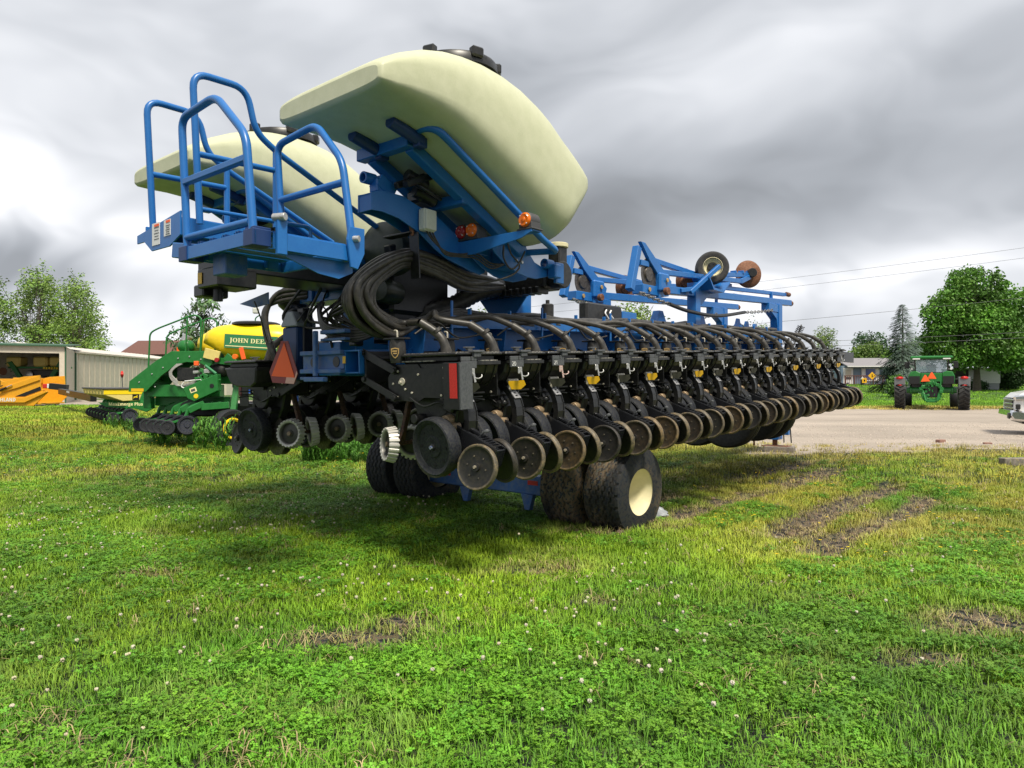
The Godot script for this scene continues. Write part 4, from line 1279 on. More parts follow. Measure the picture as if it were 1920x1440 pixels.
	for i in 3:
		obj("hose_hanger", MB.new().bar(P(-1.45 + i * 1.2, 0.90, 1.72 + i * 0.04), P(-1.45 + i * 1.2, 0.90, 2.02 + i * 0.04), 0.02, 0.016), M["blue"], pl)
	# ---- tanks
	make_tank(pl, 1.0)
	make_tank(pl, -1.0)
	# ---- curved saddle that carries the right tank
	for s in [1.0, -1.0]:
		var vv: float = 0.98 * s
		var pr := PackedVector2Array()
		var up := [[-2.40, 2.685], [-2.31, 2.715], [-2.11, 2.715], [-1.95, 2.668], [-1.78, 2.635], [-1.52, 2.50], [-1.40, 2.44], [-1.30, 2.41], [-1.22, 2.38]]
		var dn := [[-1.22, 2.26], [-1.28, 2.235], [-1.38, 2.25], [-1.5, 2.28], [-1.66, 2.315], [-1.78, 2.37], [-1.95, 2.475], [-2.15, 2.545], [-2.30, 2.565], [-2.40, 2.56]]
		for q in up: pr.append(Vector2(-q[0], q[1]))
		for q in dn: pr.append(Vector2(-q[0], q[1]))
		var sd := MB.new()
		for z in [-0.07, 0.07]:
			sd.prism(pr, 0.012, Transform3D(Basis(Vector3.UP, -PI / 2), Vector3(vv + z, 0, 0)), 0.002)
		for k in 7:
			var a: Array = up[k]; var b: Array = up[k + 1]
			sd.bar(P(a[0], vv, a[1] - 0.008), P(b[0], vv, b[1] - 0.008), 0.126, 0.008, Vector3.UP, 0.0)
		sd.box(P(-2.39, vv, 2.62), Vector3(0.126, 0.115, 0.01), 0.0)
		obj("tank_saddle", sd, M["blue"], pl)
		var rb := MB.new()
		ring_bracket(rb, P(-2.34, vv - 0.03, 2.81), 0.10)
		rb.bar(P(-2.30, vv, 2.80), P(-2.16, vv, 2.72), 0.10, 0.10)
		obj("pivot_bracket", rb, M["blue"], pl)
		rb = MB.new()
		ring_bracket(rb, P(-0.70, 1.31 * s, 2.37), 0.12)
		obj("pivot_bracket", rb, M["blue"], pl)
		var fp := MB.new()
		var fq := [[-1.42, 2.44], [-1.16, 2.53], [-0.99, 2.535], [-0.95, 2.46], [-0.85, 2.37], [-0.76, 2.345], [-0.65, 2.345], [-0.63, 2.31], [-0.66, 2.27], [-0.83, 2.23], [-0.95, 2.232], [-1.08, 2.252], [-1.24, 2.31], [-1.36, 2.38]]
		var fr := PackedVector2Array()
		for q in fq: fr.append(Vector2(-q[0], q[1]))
		fp.prism(fr, 0.014, Transform3D(Basis(Vector3.UP, -PI / 2), Vector3(1.28 * s, 0, 0)), 0.003)
		fp.prism(fr, 0.014, Transform3D(Basis(Vector3.UP, -PI / 2), Vector3(1.10 * s, -0.02, 0.08)), 0.003)
		fp.box(P(-1.05, 1.19 * s, 2.36), Vector3(0.16, 0.15, 0.3), 0.01)
		obj("saddle_plate", fp, M["blue"], pl)
		var fb := MB.new()
		for q in [[-1.10, 2.35], [-1.03, 2.345]]: bolt(fb, P(q[0], 1.288 * s, q[1]), Vector3(s, 0, 0), 0.014)
		obj("bolts", fb, M["silver"], pl)
	# light bar with its lamps, junction box and leads
	var lb := MB.new()
	lb.prism(PackedVector2Array([Vector2(1.03, 2.462), Vector2(1.80, 2.468), Vector2(1.80, 2.448), Vector2(1.70, 2.412), Vector2(1.26, 2.352), Vector2(1.10, 2.345), Vector2(1.03, 2.40)]), 0.012, Transform3D(Basis.IDENTITY, Vector3(0, 0, 1.53)), 0.002)
	lb.box(P(-1.47, 1.42, 2.462), Vector3(0.76, 0.010, 0.10), 0.002)
	lb.box(P(-1.42, 1.12, 2.42), Vector3(0.12, 0.10, 0.2), 0.004)
	obj("light_bar", lb, M["blue"], pl)
	for q in [[1.085, "red_lens", "tail_lamp"], [1.20, "amber", "warning_lamp"], [1.735, "amber", "warning_lamp"]]:
		var uc := -1.47
		var hs := MB.new().cyl(P(uc - 0.06, q[0], 2.54), P(uc + 0.05, q[0], 2.54), 0.060, 20, 0.006)
		hs.box(P(uc - 0.004, q[0], 2.500), Vector3(0.120, 0.05, 0.11), 0.004)
		hs.box(P(uc - 0.004, q[0], 2.474), Vector3(0.15, 0.012, 0.13), 0.003)
		var hm := obj("lamp_housing", hs, M["grey_dark"], pl)
		obj(q[2], MB.new().lathe([Vector2(0, 0.028), Vector2(0.016, 0.026), Vector2(0.02, 0.020), Vector2(0.043, 0.022), Vector2(0.052, 0.012), Vector2(0.054, 0.0), Vector2(0, 0)], 22, MB.axis(P(uc - 0.061, q[0], 2.54), P(uc - 0.5, q[0], 2.54))), M[q[1]], hm)
		var sc := MB.new()
		for i in 4:
			var a := TAU * (i + 0.5) / 4.0
			bolt(sc, P(uc - 0.080, q[0] + cos(a) * 0.043, 2.54 + sin(a) * 0.043), Vector3.BACK, 0.005)
		obj("lens_screws", sc, M["white"], hm)
	var jb := obj("junction_box", MB.new().box(P(-1.90, 1.09, 2.565), Vector3(0.07, 0.165, 0.13), 0.012, Basis(Vector3.UP, 0.1)), M["white_plastic"], pl)
	obj("box_cover", MB.new().box(P(-1.90, 1.132, 2.565), Vector3(0.014, 0.15, 0.115), 0.004, Basis(Vector3.UP, 0.1)), M["white_plastic"], jb)
	for i in 3:
		obj("lamp_lead", MB.new().tube(spline([P(-1.92 + i * 0.03, 1.10, 2.49), P(-1.86 + i * 0.02, 1.11, 2.42), P(-1.74, 1.12, 2.355 - 0.012 * i), P(-1.60, 1.14, 2.35 - 0.01 * i), P(-1.46, 1.18, 2.37 - 0.02 * i), P(-1.35, 1.24, 2.30 - 0.02 * i), P(-1.22, 1.27, 2.31)], 5), 0.007, 6, false), M["hose"], pl)
	obj("cable_loop", MB.new().tube(spline([P(-1.25, 1.33, 2.46), P(-1.22, 1.34, 2.38), P(-1.14, 1.36, 2.30), P(-1.22, 1.37, 2.22), P(-1.36, 1.33, 2.16), P(-1.5, 1.2, 2.12)], 5), 0.008, 6, false), M["hose"], pl)
	obj("cable_loop", MB.new().tube(spline([P(-1.30, 1.33, 2.44), P(-1.30, 1.33, 2.34), P(-1.24, 1.35, 2.26), P(-1.16, 1.36, 2.30), P(-1.06, 1.35, 2.42)], 5), 0.008, 6, false), M["hose"], pl)
	# ---- centre tower
	var tw := MB.new()
	tw.box(P(-1.75, 0.06, 1.86), Vector3(0.20, 0.75, 0.2))
	tw.box(P(-1.75, -0.30, 2.13), Vector3(0.75, 0.13, 0.26))
	tw.box(P(-1.86, -0.46, 2.13), Vector3(0.16, 0.12, 0.1))
	tw.cyl(P(-1.90, -0.22, 2.13), P(-1.86, -0.22, 2.13), 0.045, 14)
	tw.box(P(-0.1, 0.4, 1.9), Vector3(0.30, 0.72, 0.26))
	tw.prism(PackedVector2Array([Vector2(0.12, 2.24), Vector2(0.72, 2.24), Vector2(0.72, 2.18), Vector2(0.58, 2.02), Vector2(0.26, 2.02), Vector2(0.12, 2.18)]), 0.02, Transform3D(Basis.IDENTITY, Vector3(0, 0, 0.26)), 0.003)
	tw.box(P(-0.8, 0, 1.55), Vector3(0.30, 0.28, 2.4))
	tw.box(P(2.6, 0, 1.35), Vector3(0.22, 0.26, 4.6))
	obj("centre_frame", tw, M["blue"], pl)
	# cantilever under the walkway
	var gs := MB.new()
	for z in [-0.16, 0.16]:
		gs.prism(PackedVector2Array([Vector2(3.02, 2.36), Vector2(3.02, 2.26), Vector2(2.05, 2.19), Vector2(1.55, 2.19), Vector2(1.35, 2.48), Vector2(2.2, 2.46)]), 0.014, Transform3D(Basis(Vector3.UP, -PI / 2), Vector3(-0.1 + z * 1.4, 0, 0)), 0.002)
	gs.prism(PackedVector2Array([Vector2(-1.0, 2.42), Vector2(0.40, 2.42), Vector2(0.40, 2.36), Vector2(0.16, 2.19), Vector2(-0.6, 2.19), Vector2(-1.0, 2.34)]), 0.014, Transform3D(Basis.IDENTITY, Vector3(0, 0, 1.98)), 0.002)
	gs.box(P(-2.5, -0.1, 2.36), Vector3(0.42, 0.06, 1.2))
	obj("walkway_support", gs, M["blue"], pl)
	var gb := MB.new()
	for q in [-0.36, -0.24, -0.12, 0.0]: bolt(gb, P(-1.988, q, 2.23 - q * 0.02), Vector3.BACK, 0.013)
	obj("bolts", gb, M["ivory"], pl)
	# rear hitch frame between the toolbars
	var rf := MB.new()
	var zf := 2.24
	rf.box(P(-2.24, 0.24, 1.585), Vector3(0.54, 0.035, 0.05)); rf.box(P(-2.24, 0.24, 1.44), Vector3(0.54, 0.035, 0.05))
	rf.box(P(-2.22, 0.24, 1.513), Vector3(0.54, 0.112, 0.02))
	rf.box(P(-2.27, 0.20, 1.58), Vector3(0.035, 0.36, 0.035)); rf.box(P(-2.27, 0.20, 1.375), Vector3(0.26, 0.035, 0.05))
	rf.box(P(-2.2, 0.36, 1.75), Vector3(0.32, 0.03, 0.06)); rf.box(P(-2.2, 0.36, 1.69), Vector3(0.32, 0.02, 0.05))
	rf.box(P(-2.22, 0.10, 1.385), Vector3(0.34, 0.025, 0.03))
	obj("hitch_frame", rf, M["blue_worn"], pl)
	var ho := MB.new()
	for q in [0.12, 0.42]:
		ho.cyl(P(-2.2305, q, 1.513), P(-2.235, q, 1.513), 0.042, 16)
	obj("frame_hole", ho, M["black_steel"], pl)
	obj("safety_sticker", MB.new().box(P(-2.233, 0.52, 1.525), Vector3(0.035, 0.055, 0.003), 0.0), M["yellow_tag"], pl)
	# slow vehicle sign on the end of the left toolbar
	var sm := thing_part("sign_bracket", MB.new().box(P(-2.06, -0.42, 1.60), Vector3(0.22, 0.46, 0.10), 0.01), M["blue_dark"], pl)
	obj("bracket_hood", MB.new().prism(PackedVector2Array([Vector2(-0.12, 0), Vector2(0.12, 0), Vector2(0.12, 0.03), Vector2(0.05, 0.13), Vector2(-0.03, 0.13), Vector2(-0.12, 0.02)]), 0.20, Transform3D(Basis.IDENTITY, P(-2.02, -0.42, 1.835)), 0.008), M["grey_sheet"], sm)
	var st := Transform3D(Basis(Vector3.UP, 0.12) * Basis(Vector3.BACK, -0.05), P(-2.20, -0.36, 1.52))
	var bord := PackedVector2Array([Vector2(-0.045, 0.185), Vector2(0.045, 0.185), Vector2(0.185, -0.085), Vector2(0.14, -0.175), Vector2(-0.14, -0.175), Vector2(-0.185, -0.085)])
	var trg := PackedVector2Array([Vector2(0, 0.17), Vector2(0.15, -0.12), Vector2(-0.15, -0.12)])
	var sg := obj("slow_vehicle_sign", MB.new().prism(bord, 0.004, st), M["red_border"], pl)
	obj("orange_triangle", MB.new().prism(trg, 0.004, st * Transform3D(Basis.IDENTITY, Vector3(0, 0, 0.005))), M["orange_sign"], sg)
	obj("faded_border", MB.new().prism(PackedVector2Array([Vector2(0.15, -0.118), Vector2(0.168, -0.062), Vector2(0.182, -0.085), Vector2(0.14, -0.172), Vector2(0.03, -0.172), Vector2(0.045, -0.118)]), 0.003, st * Transform3D(Basis.IDENTITY, Vector3(0, 0, 0.0045))), M["pale_border"], sg)
	# ---- walkway between the tanks with its rails
	var wk := MB.new()
	wk.prism(PackedVector2Array([Vector2(-0.42, 2.42), Vector2(0.26, 2.50), Vector2(0.26, 2.34), Vector2(0.10, 2.28), Vector2(-0.18, 2.28), Vector2(-0.30, 2.36), Vector2(-0.42, 2.36)]), 0.012, Transform3D(Basis.IDENTITY, Vector3(0, 0, 3.36)), 0.002)
	wk.box(P(-2.5, -0.31, 2.43), Vector3(0.02, 0.09, 1.7)); wk.box(P(-2.5, 0.25, 2.40), Vector3(0.02, 0.12, 1.7))
	obj("walkway_frame", wk, M["blue"], pl)
	for k in 5:
		obj("walkway_plank", grip_plank(1.6, 0.1), M["blue"], pl, Transform3D(Basis.IDENTITY, P(-2.5, -0.245 + k * 0.112, 2.455)))
	var ln := MB.new()
	ln.bar(P(-3.46, 1.55, 2.115), P(-2.88, 1.55, 2.115), 0.014, 0.09)
	ln.bar(P(-3.46, 1.50, 2.164), P(-2.88, 1.50, 2.164), 0.09, 0.010)
	ln.bar(P(-3.57, 0.76, 2.12), P(-3.57, 1.56, 2.12), 0.014, 0.075)
	ln.bar(P(-3.55, 0.74, 2.13), P(-2.9, 0.74, 2.13), 0.014, 0.08)
	ln.bar(P(-3.0, 0.30, 2.22), P(-3.0, 0.80, 2.14), 0.08, 0.10)
	ln.bar(P(-3.4, 0.30, 2.22), P(-3.4, 0.80, 2.14), 0.08, 0.10)
	ln.box(P(-2.90, 1.15, 2.12), Vector3(0.80, 0.07, 0.02))
	ln.prism(PackedVector2Array([Vector2(2.90, 2.07), Vector2(3.0, 2.07), Vector2(3.36, 2.07), Vector2(3.36, 2.05), Vector2(3.14, 1.98), Vector2(3.0, 1.965), Vector2(2.90, 2.01)]), 0.012, Transform3D(Basis(Vector3.UP, -PI / 2), Vector3(1.50, 0, 0)))
	obj("landing_frame", ln, M["blue"], pl)
	for k in 5:
		obj("landing_plank", grip_plank(0.62, 0.13), M["blue"], pl, Transform3D(Basis.IDENTITY, P(-3.24, 0.83 + k * 0.144, 2.172)))
	obj("step_box", MB.new().box(P(-3.42, 1.02, 2.04), Vector3(0.15, 0.12, 0.14), 0.006), M["blue_worn"], pl)
	obj("latch_bracket", MB.new().box(P(-3.44, 1.60, 2.14), Vector3(0.035, 0.22, 0.06), 0.008), M["blue"], pl)
	var lp := MB.new()
	lp.cyl(P(-3.47, 1.57, 2.235), P(-3.44, 1.64, 2.235), 0.022, 12)
	lp.cyl(P(-2.95, 1.57, 2.20), P(-2.93, 1.61, 2.20), 0.020, 12)
	obj("pin", lp, M["silver"], pl)
	obj("front_shoe", MB.new().box(P(-3.52, 1.50, 2.13), Vector3(0.10, 0.10, 0.10), 0.004), M["blue_dark"], pl)
	var gp := MB.new().prism(PackedVector2Array([Vector2(-0.05, 0.10), Vector2(0.06, 0.10), Vector2(0.075, 0.02), Vector2(0.05, -0.14), Vector2(0.0, -0.15), Vector2(-0.05, -0.05)]), 0.02, Transform3D(Basis(Vector3.UP, -PI / 2), P(-2.92, 1.575, 2.17)), 0.004)
	obj("hinge_plate", gp, M["blue"], pl)
	# rail A (left), rail B (right), the rear gate and the front gate
	var R := 0.0235
	for q in [[-0.30, 0.0], [0.40, 0.06]]:
		var v: float = q[0]; var d: float = q[1]
		var rl := bent("side_rail", [P(-3.30, v, 2.40), P(-3.35, v, 3.39), P(-2.97, v, 3.39 + d * 0.2), P(-2.90, v, 3.12), P(-2.74, v, 3.02), P(-1.75, v, 2.60)], R, M["blue"], pl, 0.11)
		obj("rail_post", MB.new().tube([P(-2.74, v, 3.02), P(-2.74, v, 2.47)], R, 10), M["blue"], rl)
		obj("middle_rail", MB.new().tube([P(-3.32, v, 2.86), P(-2.74, v, 2.88)], R * 0.9, 10), M["blue"], rl)
		obj("lower_rail", MB.new().tube(rounded([P(-3.3, v, 2.50), P(-2.45, v, 2.52), P(-2.45, v, 2.40)], 0.04, 3), R * 0.62, 8), M["blue"], rl)
	var gr := bent("rear_gate", [P(-3.55, 0.76, 2.10), P(-3.55, 0.68, 2.96), P(-3.55, 1.10, 2.985), P(-3.55, 1.43, 2.69), P(-3.55, 1.51, 2.10)], R, M["blue"], pl, 0.085)
	obj("gate_bar", MB.new().bar(P(-3.55, 0.72, 2.562), P(-3.55, 1.44, 2.562), R * 1.7, R * 1.7), M["blue"], gr)
	obj("gate_bar", MB.new().tube([P(-3.55, 0.76, 2.222), P(-3.55, 1.48, 2.212)], R, 10), M["blue"], gr)
	for q in [0.76, 1.51]:
		obj("gate_shoe", MB.new().box(P(-3.53, q, 2.12), Vector3(0.10, 0.09, 0.11), 0.004), M["blue_dark"], gr)
	var gf := bent("front_gate", [P(-2.92, 0.79, 2.16), P(-2.92, 0.71, 2.95), P(-2.92, 1.16, 2.985), P(-2.92, 1.43, 2.70), P(-2.92, 1.54, 2.14)], R, M["blue"], pl, 0.085)
	obj("gate_bar", MB.new().tube([P(-2.92, 0.76, 2.574), P(-2.92, 1.46, 2.567)], R, 10), M["blue"], gf)
	for q in [[-0.10, 0.12, 0.155], [0.075, 0.10, 0.11]]:
		var sk := obj("warning_sticker", MB.new().box(P(-3.3685, q[0], 2.40 + (0.01 if q[0] > 0 else -0.01)), Vector3(q[1], q[2], 0.003), 0.0), M["white"], pl)
		obj("sticker_heading", MB.new().box(P(-3.3715, q[0] + 0.015, 2.40 + q[2] * 0.38 + (0.01 if q[0] > 0 else -0.01)), Vector3(q[1] * 0.6, 0.016, 0.002), 0.0), M["orange_sign"], sk)
		var tl := MB.new()
		for i in 5: tl.box(P(-3.3712, q[0] + 0.012, 2.40 + q[2] * (0.22 - 0.13 * i)), Vector3(q[1] * (0.62 if i % 2 == 0 else 0.5), 0.004, 0.0015), 0.0)
		obj("sticker_print", tl, M["grey_steel"], sk)
	# boxes and valves under the walkway
	var uv := MB.new()
	uv.box(P(-2.95, 0.1, 2.10), Vector3(0.30, 0.14, 0.3), 0.01); uv.box(P(-2.98, -0.08, 2.02), Vector3(0.14, 0.09, 0.2), 0.01)
	uv.cyl(P(-3.0, 0.06, 2.04), P(-3.0, 0.06, 1.94), 0.035, 10)
	uv.box(P(-2.4, 0.0, 2.2), Vector3(0.5, 0.12, 1.2), 0.01)
	obj("valve_block", uv, M["black_steel"], pl)
	obj("valve_label", MB.new().box(P(-3.105, 0.0, 2.10), Vector3(0.06, 0.08, 0.003), 0.0), M["yellow_tag"], pl)
	obj("guard_plate", MB.new().prism(PackedVector2Array([Vector2(-0.42, 0.0), Vector2(0.0, 0.06), Vector2(0.0, -0.03), Vector2(-0.2, -0.045)]), 0.01, Transform3D(Basis.IDENTITY, P(-2.62, 0.10, 1.98))), M["blue_worn"], pl)
	# fans, manifold and ducts in the middle
	var fan := obj("fan_housing", MB.new().lathe([Vector2(0, 0.12), Vector2(0.12, 0.12), Vector2(0.20, 0.08), Vector2(0.225, 0.0), Vector2(0.22, -0.12), Vector2(0, -0.12)], 30, MB.axis(P(-1.72, 0.42, 2.47), P(-2.4, 0.62, 2.47))), M["fan_green"], pl)
	obj("fan_motor", MB.new().lathe([Vector2(0, 0.10), Vector2(0.09, 0.09), Vector2(0.11, 0.02), Vector2(0.10, -0.2), Vector2(0, -0.2)], 22, MB.axis(P(-1.72, 0.36, 2.12), P(-2.4, 0.62, 2.12))), M["fan_green"], fan)
	var mf := MB.new()
	mf.box(P(-0.3, 0.5, 2.28), Vector3(1.15, 0.13, 0.26), 0.02)
	for i in 14: mf.box(P(-0.40, 0.0 + i * 0.078, 2.20), Vector3(0.04, 0.06, 0.16), 0.006)
	mf.cyl(P(-0.3, 1.07, 2.34), P(-0.3, 1.2, 2.34), 0.125, 24, 0.012)
	mf.box(P(-0.3, 1.12, 2.5), Vector3(0.13, 0.2, 0.13), 0.01)
	obj("seed_manifold", mf, M["black_plastic"], pl)
	obj("cream_spout", MB.new().cyl(P(-0.3, 1.12, 2.59), P(-0.3, 1.12, 2.63), 0.10, 16), M["cream"], pl)
	var du := []
	for i in 40: du.append(0.088 if i % 2 == 0 else 0.076)
	obj("corrugated_duct", MB.new().tube(resample(spline([P(-0.45, 0.55, 2.27), P(-0.7, 0.5, 2.2), P(-0.95, 0.42, 2.06), P(-1.15, 0.3, 1.98), P(-1.25, 0.1, 1.9)], 12), 40), du, 16), M["hose"], pl)
	var dk := MB.new()
	dk.box(P(-1.25, -0.05, 2.2), Vector3(0.75, 0.5, 0.7), 0.03)
	dk.box(P(-1.3, 0.05, 1.85), Vector3(0.45, 0.3, 0.5), 0.03)
	dk.box(P(-2.0, -0.35, 1.75), Vector3(0.10, 0.5, 0.10), 0.01)
	dk.box(P(-1.9, -0.62, 1.72), Vector3(0.09, 0.2, 0.09), 0.01); dk.box(P(-1.95, 0.30, 1.72), Vector3(0.09, 0.14, 0.09), 0.01)
	dk.box(P(-0.9, 0.30, 2.45), Vector3(0.5, 0.25, 0.6), 0.03)
	dk.ball(P(-1.85, -0.75, 2.12), Vector3(0.16, 0.14, 0.16), 12); dk.ball(P(-2.0, -0.52, 1.95), Vector3(0.09, 0.10, 0.09), 10)
	dk.box(P(-1.4, 0.55, 2.52), Vector3(0.08, 0.10, 0.9), 0.01, Basis(Vector3.RIGHT, 0.25))
	obj("tower_housing", dk, M["black_steel"], pl)
	for q in [[0.14, 0.0], [0.70, 0.0]]:
		var cn := MB.new().cyl(P(0.1, q[0], 1.92), P(0.1, q[0], 2.14), 0.062, 16, 0.01)
		cn.cyl(P(0.1, q[0], 2.14), P(0.1, q[0], 2.18), 0.02, 8)
		obj("black_canister", cn, M["rubber"], pl)
	# tangle of hydraulic lines on the left of the tower
	for i in 16:
		var a := rng.randf_range(-0.5, 0.35)
		var pts := [P(-1.95 + rng.randf_range(-0.1, 0.1), a, 2.12 + rng.randf_range(-0.08, 0.08)), P(-2.05 + rng.randf_range(-0.06, 0.06), a + rng.randf_range(-0.2, 0.2), 1.98 + rng.randf_range(-0.08, 0.06)), P(-2.05, a + rng.randf_range(-0.25, 0.3), 1.86 + rng.randf_range(-0.07, 0.07)), P(-2.0, a + rng.randf_range(-0.2, 0.5), 1.72 + rng.randf_range(-0.08, 0.1))]
		obj("hydraulic_line", MB.new().tube(spline(pts, 6), rng.randf_range(0.007, 0.014), 7, false), M["hose"], pl)
	for i in 5:
		obj("hydraulic_line", MB.new().tube(spline([P(-2.02, -0.05 - 0.02 * i, 2.02), P(-2.12, 0.05, 1.92 - 0.02 * i), P(-2.15, 0.22, 1.80 - 0.018 * i), P(-2.12, 0.55, 1.76 - 0.02 * i), P(-2.0, 0.8, 1.78)], 6), 0.014, 8, false), M["hose"], pl)
	for i in 3:
		obj("drop_hose", MB.new().tube(spline([P(-1.9, -0.45, 2.18 - 0.03 * i), P(-2.05, -0.66 - 0.02 * i, 2.16 - 0.04 * i), P(-2.12, -0.76 - 0.02 * i, 2.0), P(-2.12, -0.75 - 0.02 * i, 1.8), P(-2.1, -0.66 - 0.02 * i, 1.6), P(-2.05, -0.64, 1.45)], 6), 0.022, 9, false), M["hose"], pl)
	obj("air_line", MB.new().tube(spline([P(-2.65, -0.05, 1.98), P(-2.6, -0.05, 1.86), P(-2.4, -0.3, 1.72), P(-2.2, -0.6, 1.70), P(-2.1, -0.7, 1.74)], 6), 0.006, 6, false), M["hose"], pl)
	# ---- transport axle and its four tyres
	var ax := MB.new()
	ax.box(P(0.2, 0, 0.30), Vector3(2.5, 0.19, 0.17), 0.012)
	for s in [1.0, -1.0]:
		ax.prism(PackedVector2Array([Vector2(0.55, 0.38), Vector2(1.0, 0.38), Vector2(1.0, 0.62), Vector2(0.70, 0.50)]), 0.15, Transform3D(Basis.from_scale(Vector3(s, 1, 1)), P(0.2, 0, 0)), 0.006)
		ax.box(P(0.15, s * 0.85, 0.9), Vector3(0.18, 0.9, 0.2))
		ax.prism(PackedVector2Array([Vector2(0.36, 0.21), Vector2(0.52, 0.21), Vector2(0.47, 0.05), Vector2(0.41, 0.05)]), 0.06, Transform3D(Basis.from_scale(Vector3(s, 1, 1)), P(0.12, 0, 0)), 0.004)
	obj("axle_beam", ax, M["blue_worn"], pl)
	for s in [0.5, -0.75]:
		obj("red_reflector", MB.new().box(P(0.112, s, 0.33), Vector3(0.13, 0.045, 0.003), 0.0), M["red_tape"], pl)
	var k := 0
	for q in [[1.52, 0.46, 1.0], [1.02, 0.80, 1.0], [-1.12, 0.30, -1.0], [-1.62, 0.12, -1.0]]:
		var ty := obj("transport_tyre", tyre_mesh(0.415, 0.37, 0.215, q[1], 3.0 + k * 17.0), M["mud_rubber"], pl, wheel_tf(P(0.2, q[0], 0.350), Vector3(q[2], -0.03, 0).normalized()))
		obj("wheel_rim", MB.new().lathe([Vector2(0.0, -0.12), Vector2(0.07, -0.12), Vector2(0.09, -0.09), Vector2(0.15, -0.085), Vector2(0.165, 0.0), Vector2(0.19, 0.03), Vector2(0.195, 0.13), Vector2(0.213, 0.155), Vector2(0.216, 0.175), Vector2(0.234, 0.19), Vector2(0.238, 0.182), Vector2(0.216, 0.145), Vector2(0.21, -0.15)], 36), M["cream"], ty)
		k += 1
	# ---- raised wing wheels
	for q in [[0.10, 4.72], [0.62, 4.68], [0.60, 5.75], [0.60, 6.25]]:
		var c := P(q[1], q[0], 0.865 if q[1] < 5.0 else 0.90)
		var wt := obj("wing_tyre", MB.new().lathe([Vector2(0.26, 0.10), Vector2(0.38, 0.125), Vector2(0.45, 0.12), Vector2(0.478, 0.09), Vector2(0.480, 0.045), Vector2(0.468, 0.04), Vector2(0.468, 0.025), Vector2(0.482, 0.02), Vector2(0.482, -0.02), Vector2(0.468, -0.025), Vector2(0.468, -0.04), Vector2(0.480, -0.045), Vector2(0.478, -0.09), Vector2(0.45, -0.12), Vector2(0.38, -0.125), Vector2(0.26, -0.10)], 48), M["rubber"], pl, wheel_tf(c, Vector3(0, 0.0, 1)))
		obj("wheel_rim", MB.new().lathe([Vector2(0, -0.03), Vector2(0.13, -0.02), Vector2(0.2, 0.05), Vector2(0.235, 0.09), Vector2(0.262, 0.115), Vector2(0.27, 0.10), Vector2(0.25, 0.08), Vector2(0.25, -0.09)], 36), M["cream"], wt)
		obj("wheel_arm", MB.new().bar(c + Vector3(0, 0, -0.14), P(q[1] + 0.1, q[0], 1.7), 0.10, 0.10), M["blue"], wt.get_parent())
	# ---- the two folded markers
	for s in [1.0, -1.0]:
		marker(pl, 0.5 * s, 2.15 if s > 0 else 2.15, s)
	# ---- hitch jack, tongue and what shows above the bar near the front
	var jk := MB.new()
	jk.box(P(8.6, -0.1, 0.55), Vector3(0.22, 0.62, 0.24), 0.01)
	jk.box(P(8.5, 0.16, 0.62), Vector3(0.10, 0.55, 0.10), 0.006)
	jk.box(P(6.9, 0.0, 1.05), Vector3(0.28, 0.26, 4.0), 0.01)
	tag(obj("tongue", jk, M["blue"], pl), "")
	var js := MB.new().cyl(P(8.6, -0.1, 0.12), P(8.6, -0.1, 0.30), 0.05, 12)
	js.box(P(8.55, -0.05, 0.115), Vector3(0.5, 0.02, 0.3), 0.004)
	js.tube([P(8.35, -0.42, 0.12), P(8.36, -0.44, 0.32)], 0.02, 8)
	obj("jack_foot", js, M["rust"], pl)
	for i in 2: obj("chain", MB.new().tube([P(8.4, 0.12 + i * 0.12, 0.85), P(8.42, 0.14 + i * 0.14, 0.2)], 0.012, 5), M["black_steel"], pl)
	var fp := MB.new()
	for i in 3:
		fp.prism(PackedVector2Array([Vector2(-0.42, 0), Vector2(0.42, 0), Vector2(0.2, 0.24), Vector2(0.10, 0.25), Vector2(0.07, 0.33), Vector2(-0.03, 0.33), Vector2(-0.08, 0.24)]), 0.03, Transform3D(Basis(Vector3.UP, PI / 2), P(5.9 + i * 0.62, 0.25 - i * 0.1, slope(5.9) + 0.28)), 0.004)
		fp.bar(P(5.7 + i * 0.6, 0.4, slope(5.9) + 0.42), P(6.2 + i * 0.6, 0.3, slope(5.9) + 0.33), 0.07, 0.07)
	for u in [3.1, 4.35]:
		fp.prism(PackedVector2Array([Vector2(-0.16, 0), Vector2(0.16, 0), Vector2(0.05, 0.17), Vector2(-0.05, 0.17)]), 0.1, Transform3D(Basis(Vector3.UP, PI / 2), P(u, 0.3, slope(u) + 0.45)), 0.004)
	obj("fold_hinge", fp, M["blue"], pl)
	obj("amber_reflector", MB.new().cyl(P(5.5, 0.42, slope(5.5) + 0.35), P(5.46, 0.45, slope(5.5) + 0.35), 0.04, 12), M["amber"], pl)
	var ctl := obj("control_box", MB.new().box(P(1.45, 0.45, 2.17), Vector3(0.12, 0.20, 0.75), 0.02), M["black_plastic"], pl)
	obj("box_front", MB.new().box(P(1.62, 0.52, 2.16), Vector3(0.01, 0.13, 0.34), 0.0), M["black_steel"], ctl)
	for i in 2: obj("white_lead", MB.new().tube(spline([P(1.45 + i * 0.1, 0.53, 2.20), P(1.38 + i * 0.1, 0.56, 2.15), P(1.45 + i * 0.12, 0.57, 2.08)], 5), 0.010, 6), M["white"], ctl)
	obj("control_mount", MB.new().box(P(2.02, 0.45, 2.1), Vector3(0.10, 0.24, 0.34), 0.006), M["blue"], pl)
	var cb := MB.new()
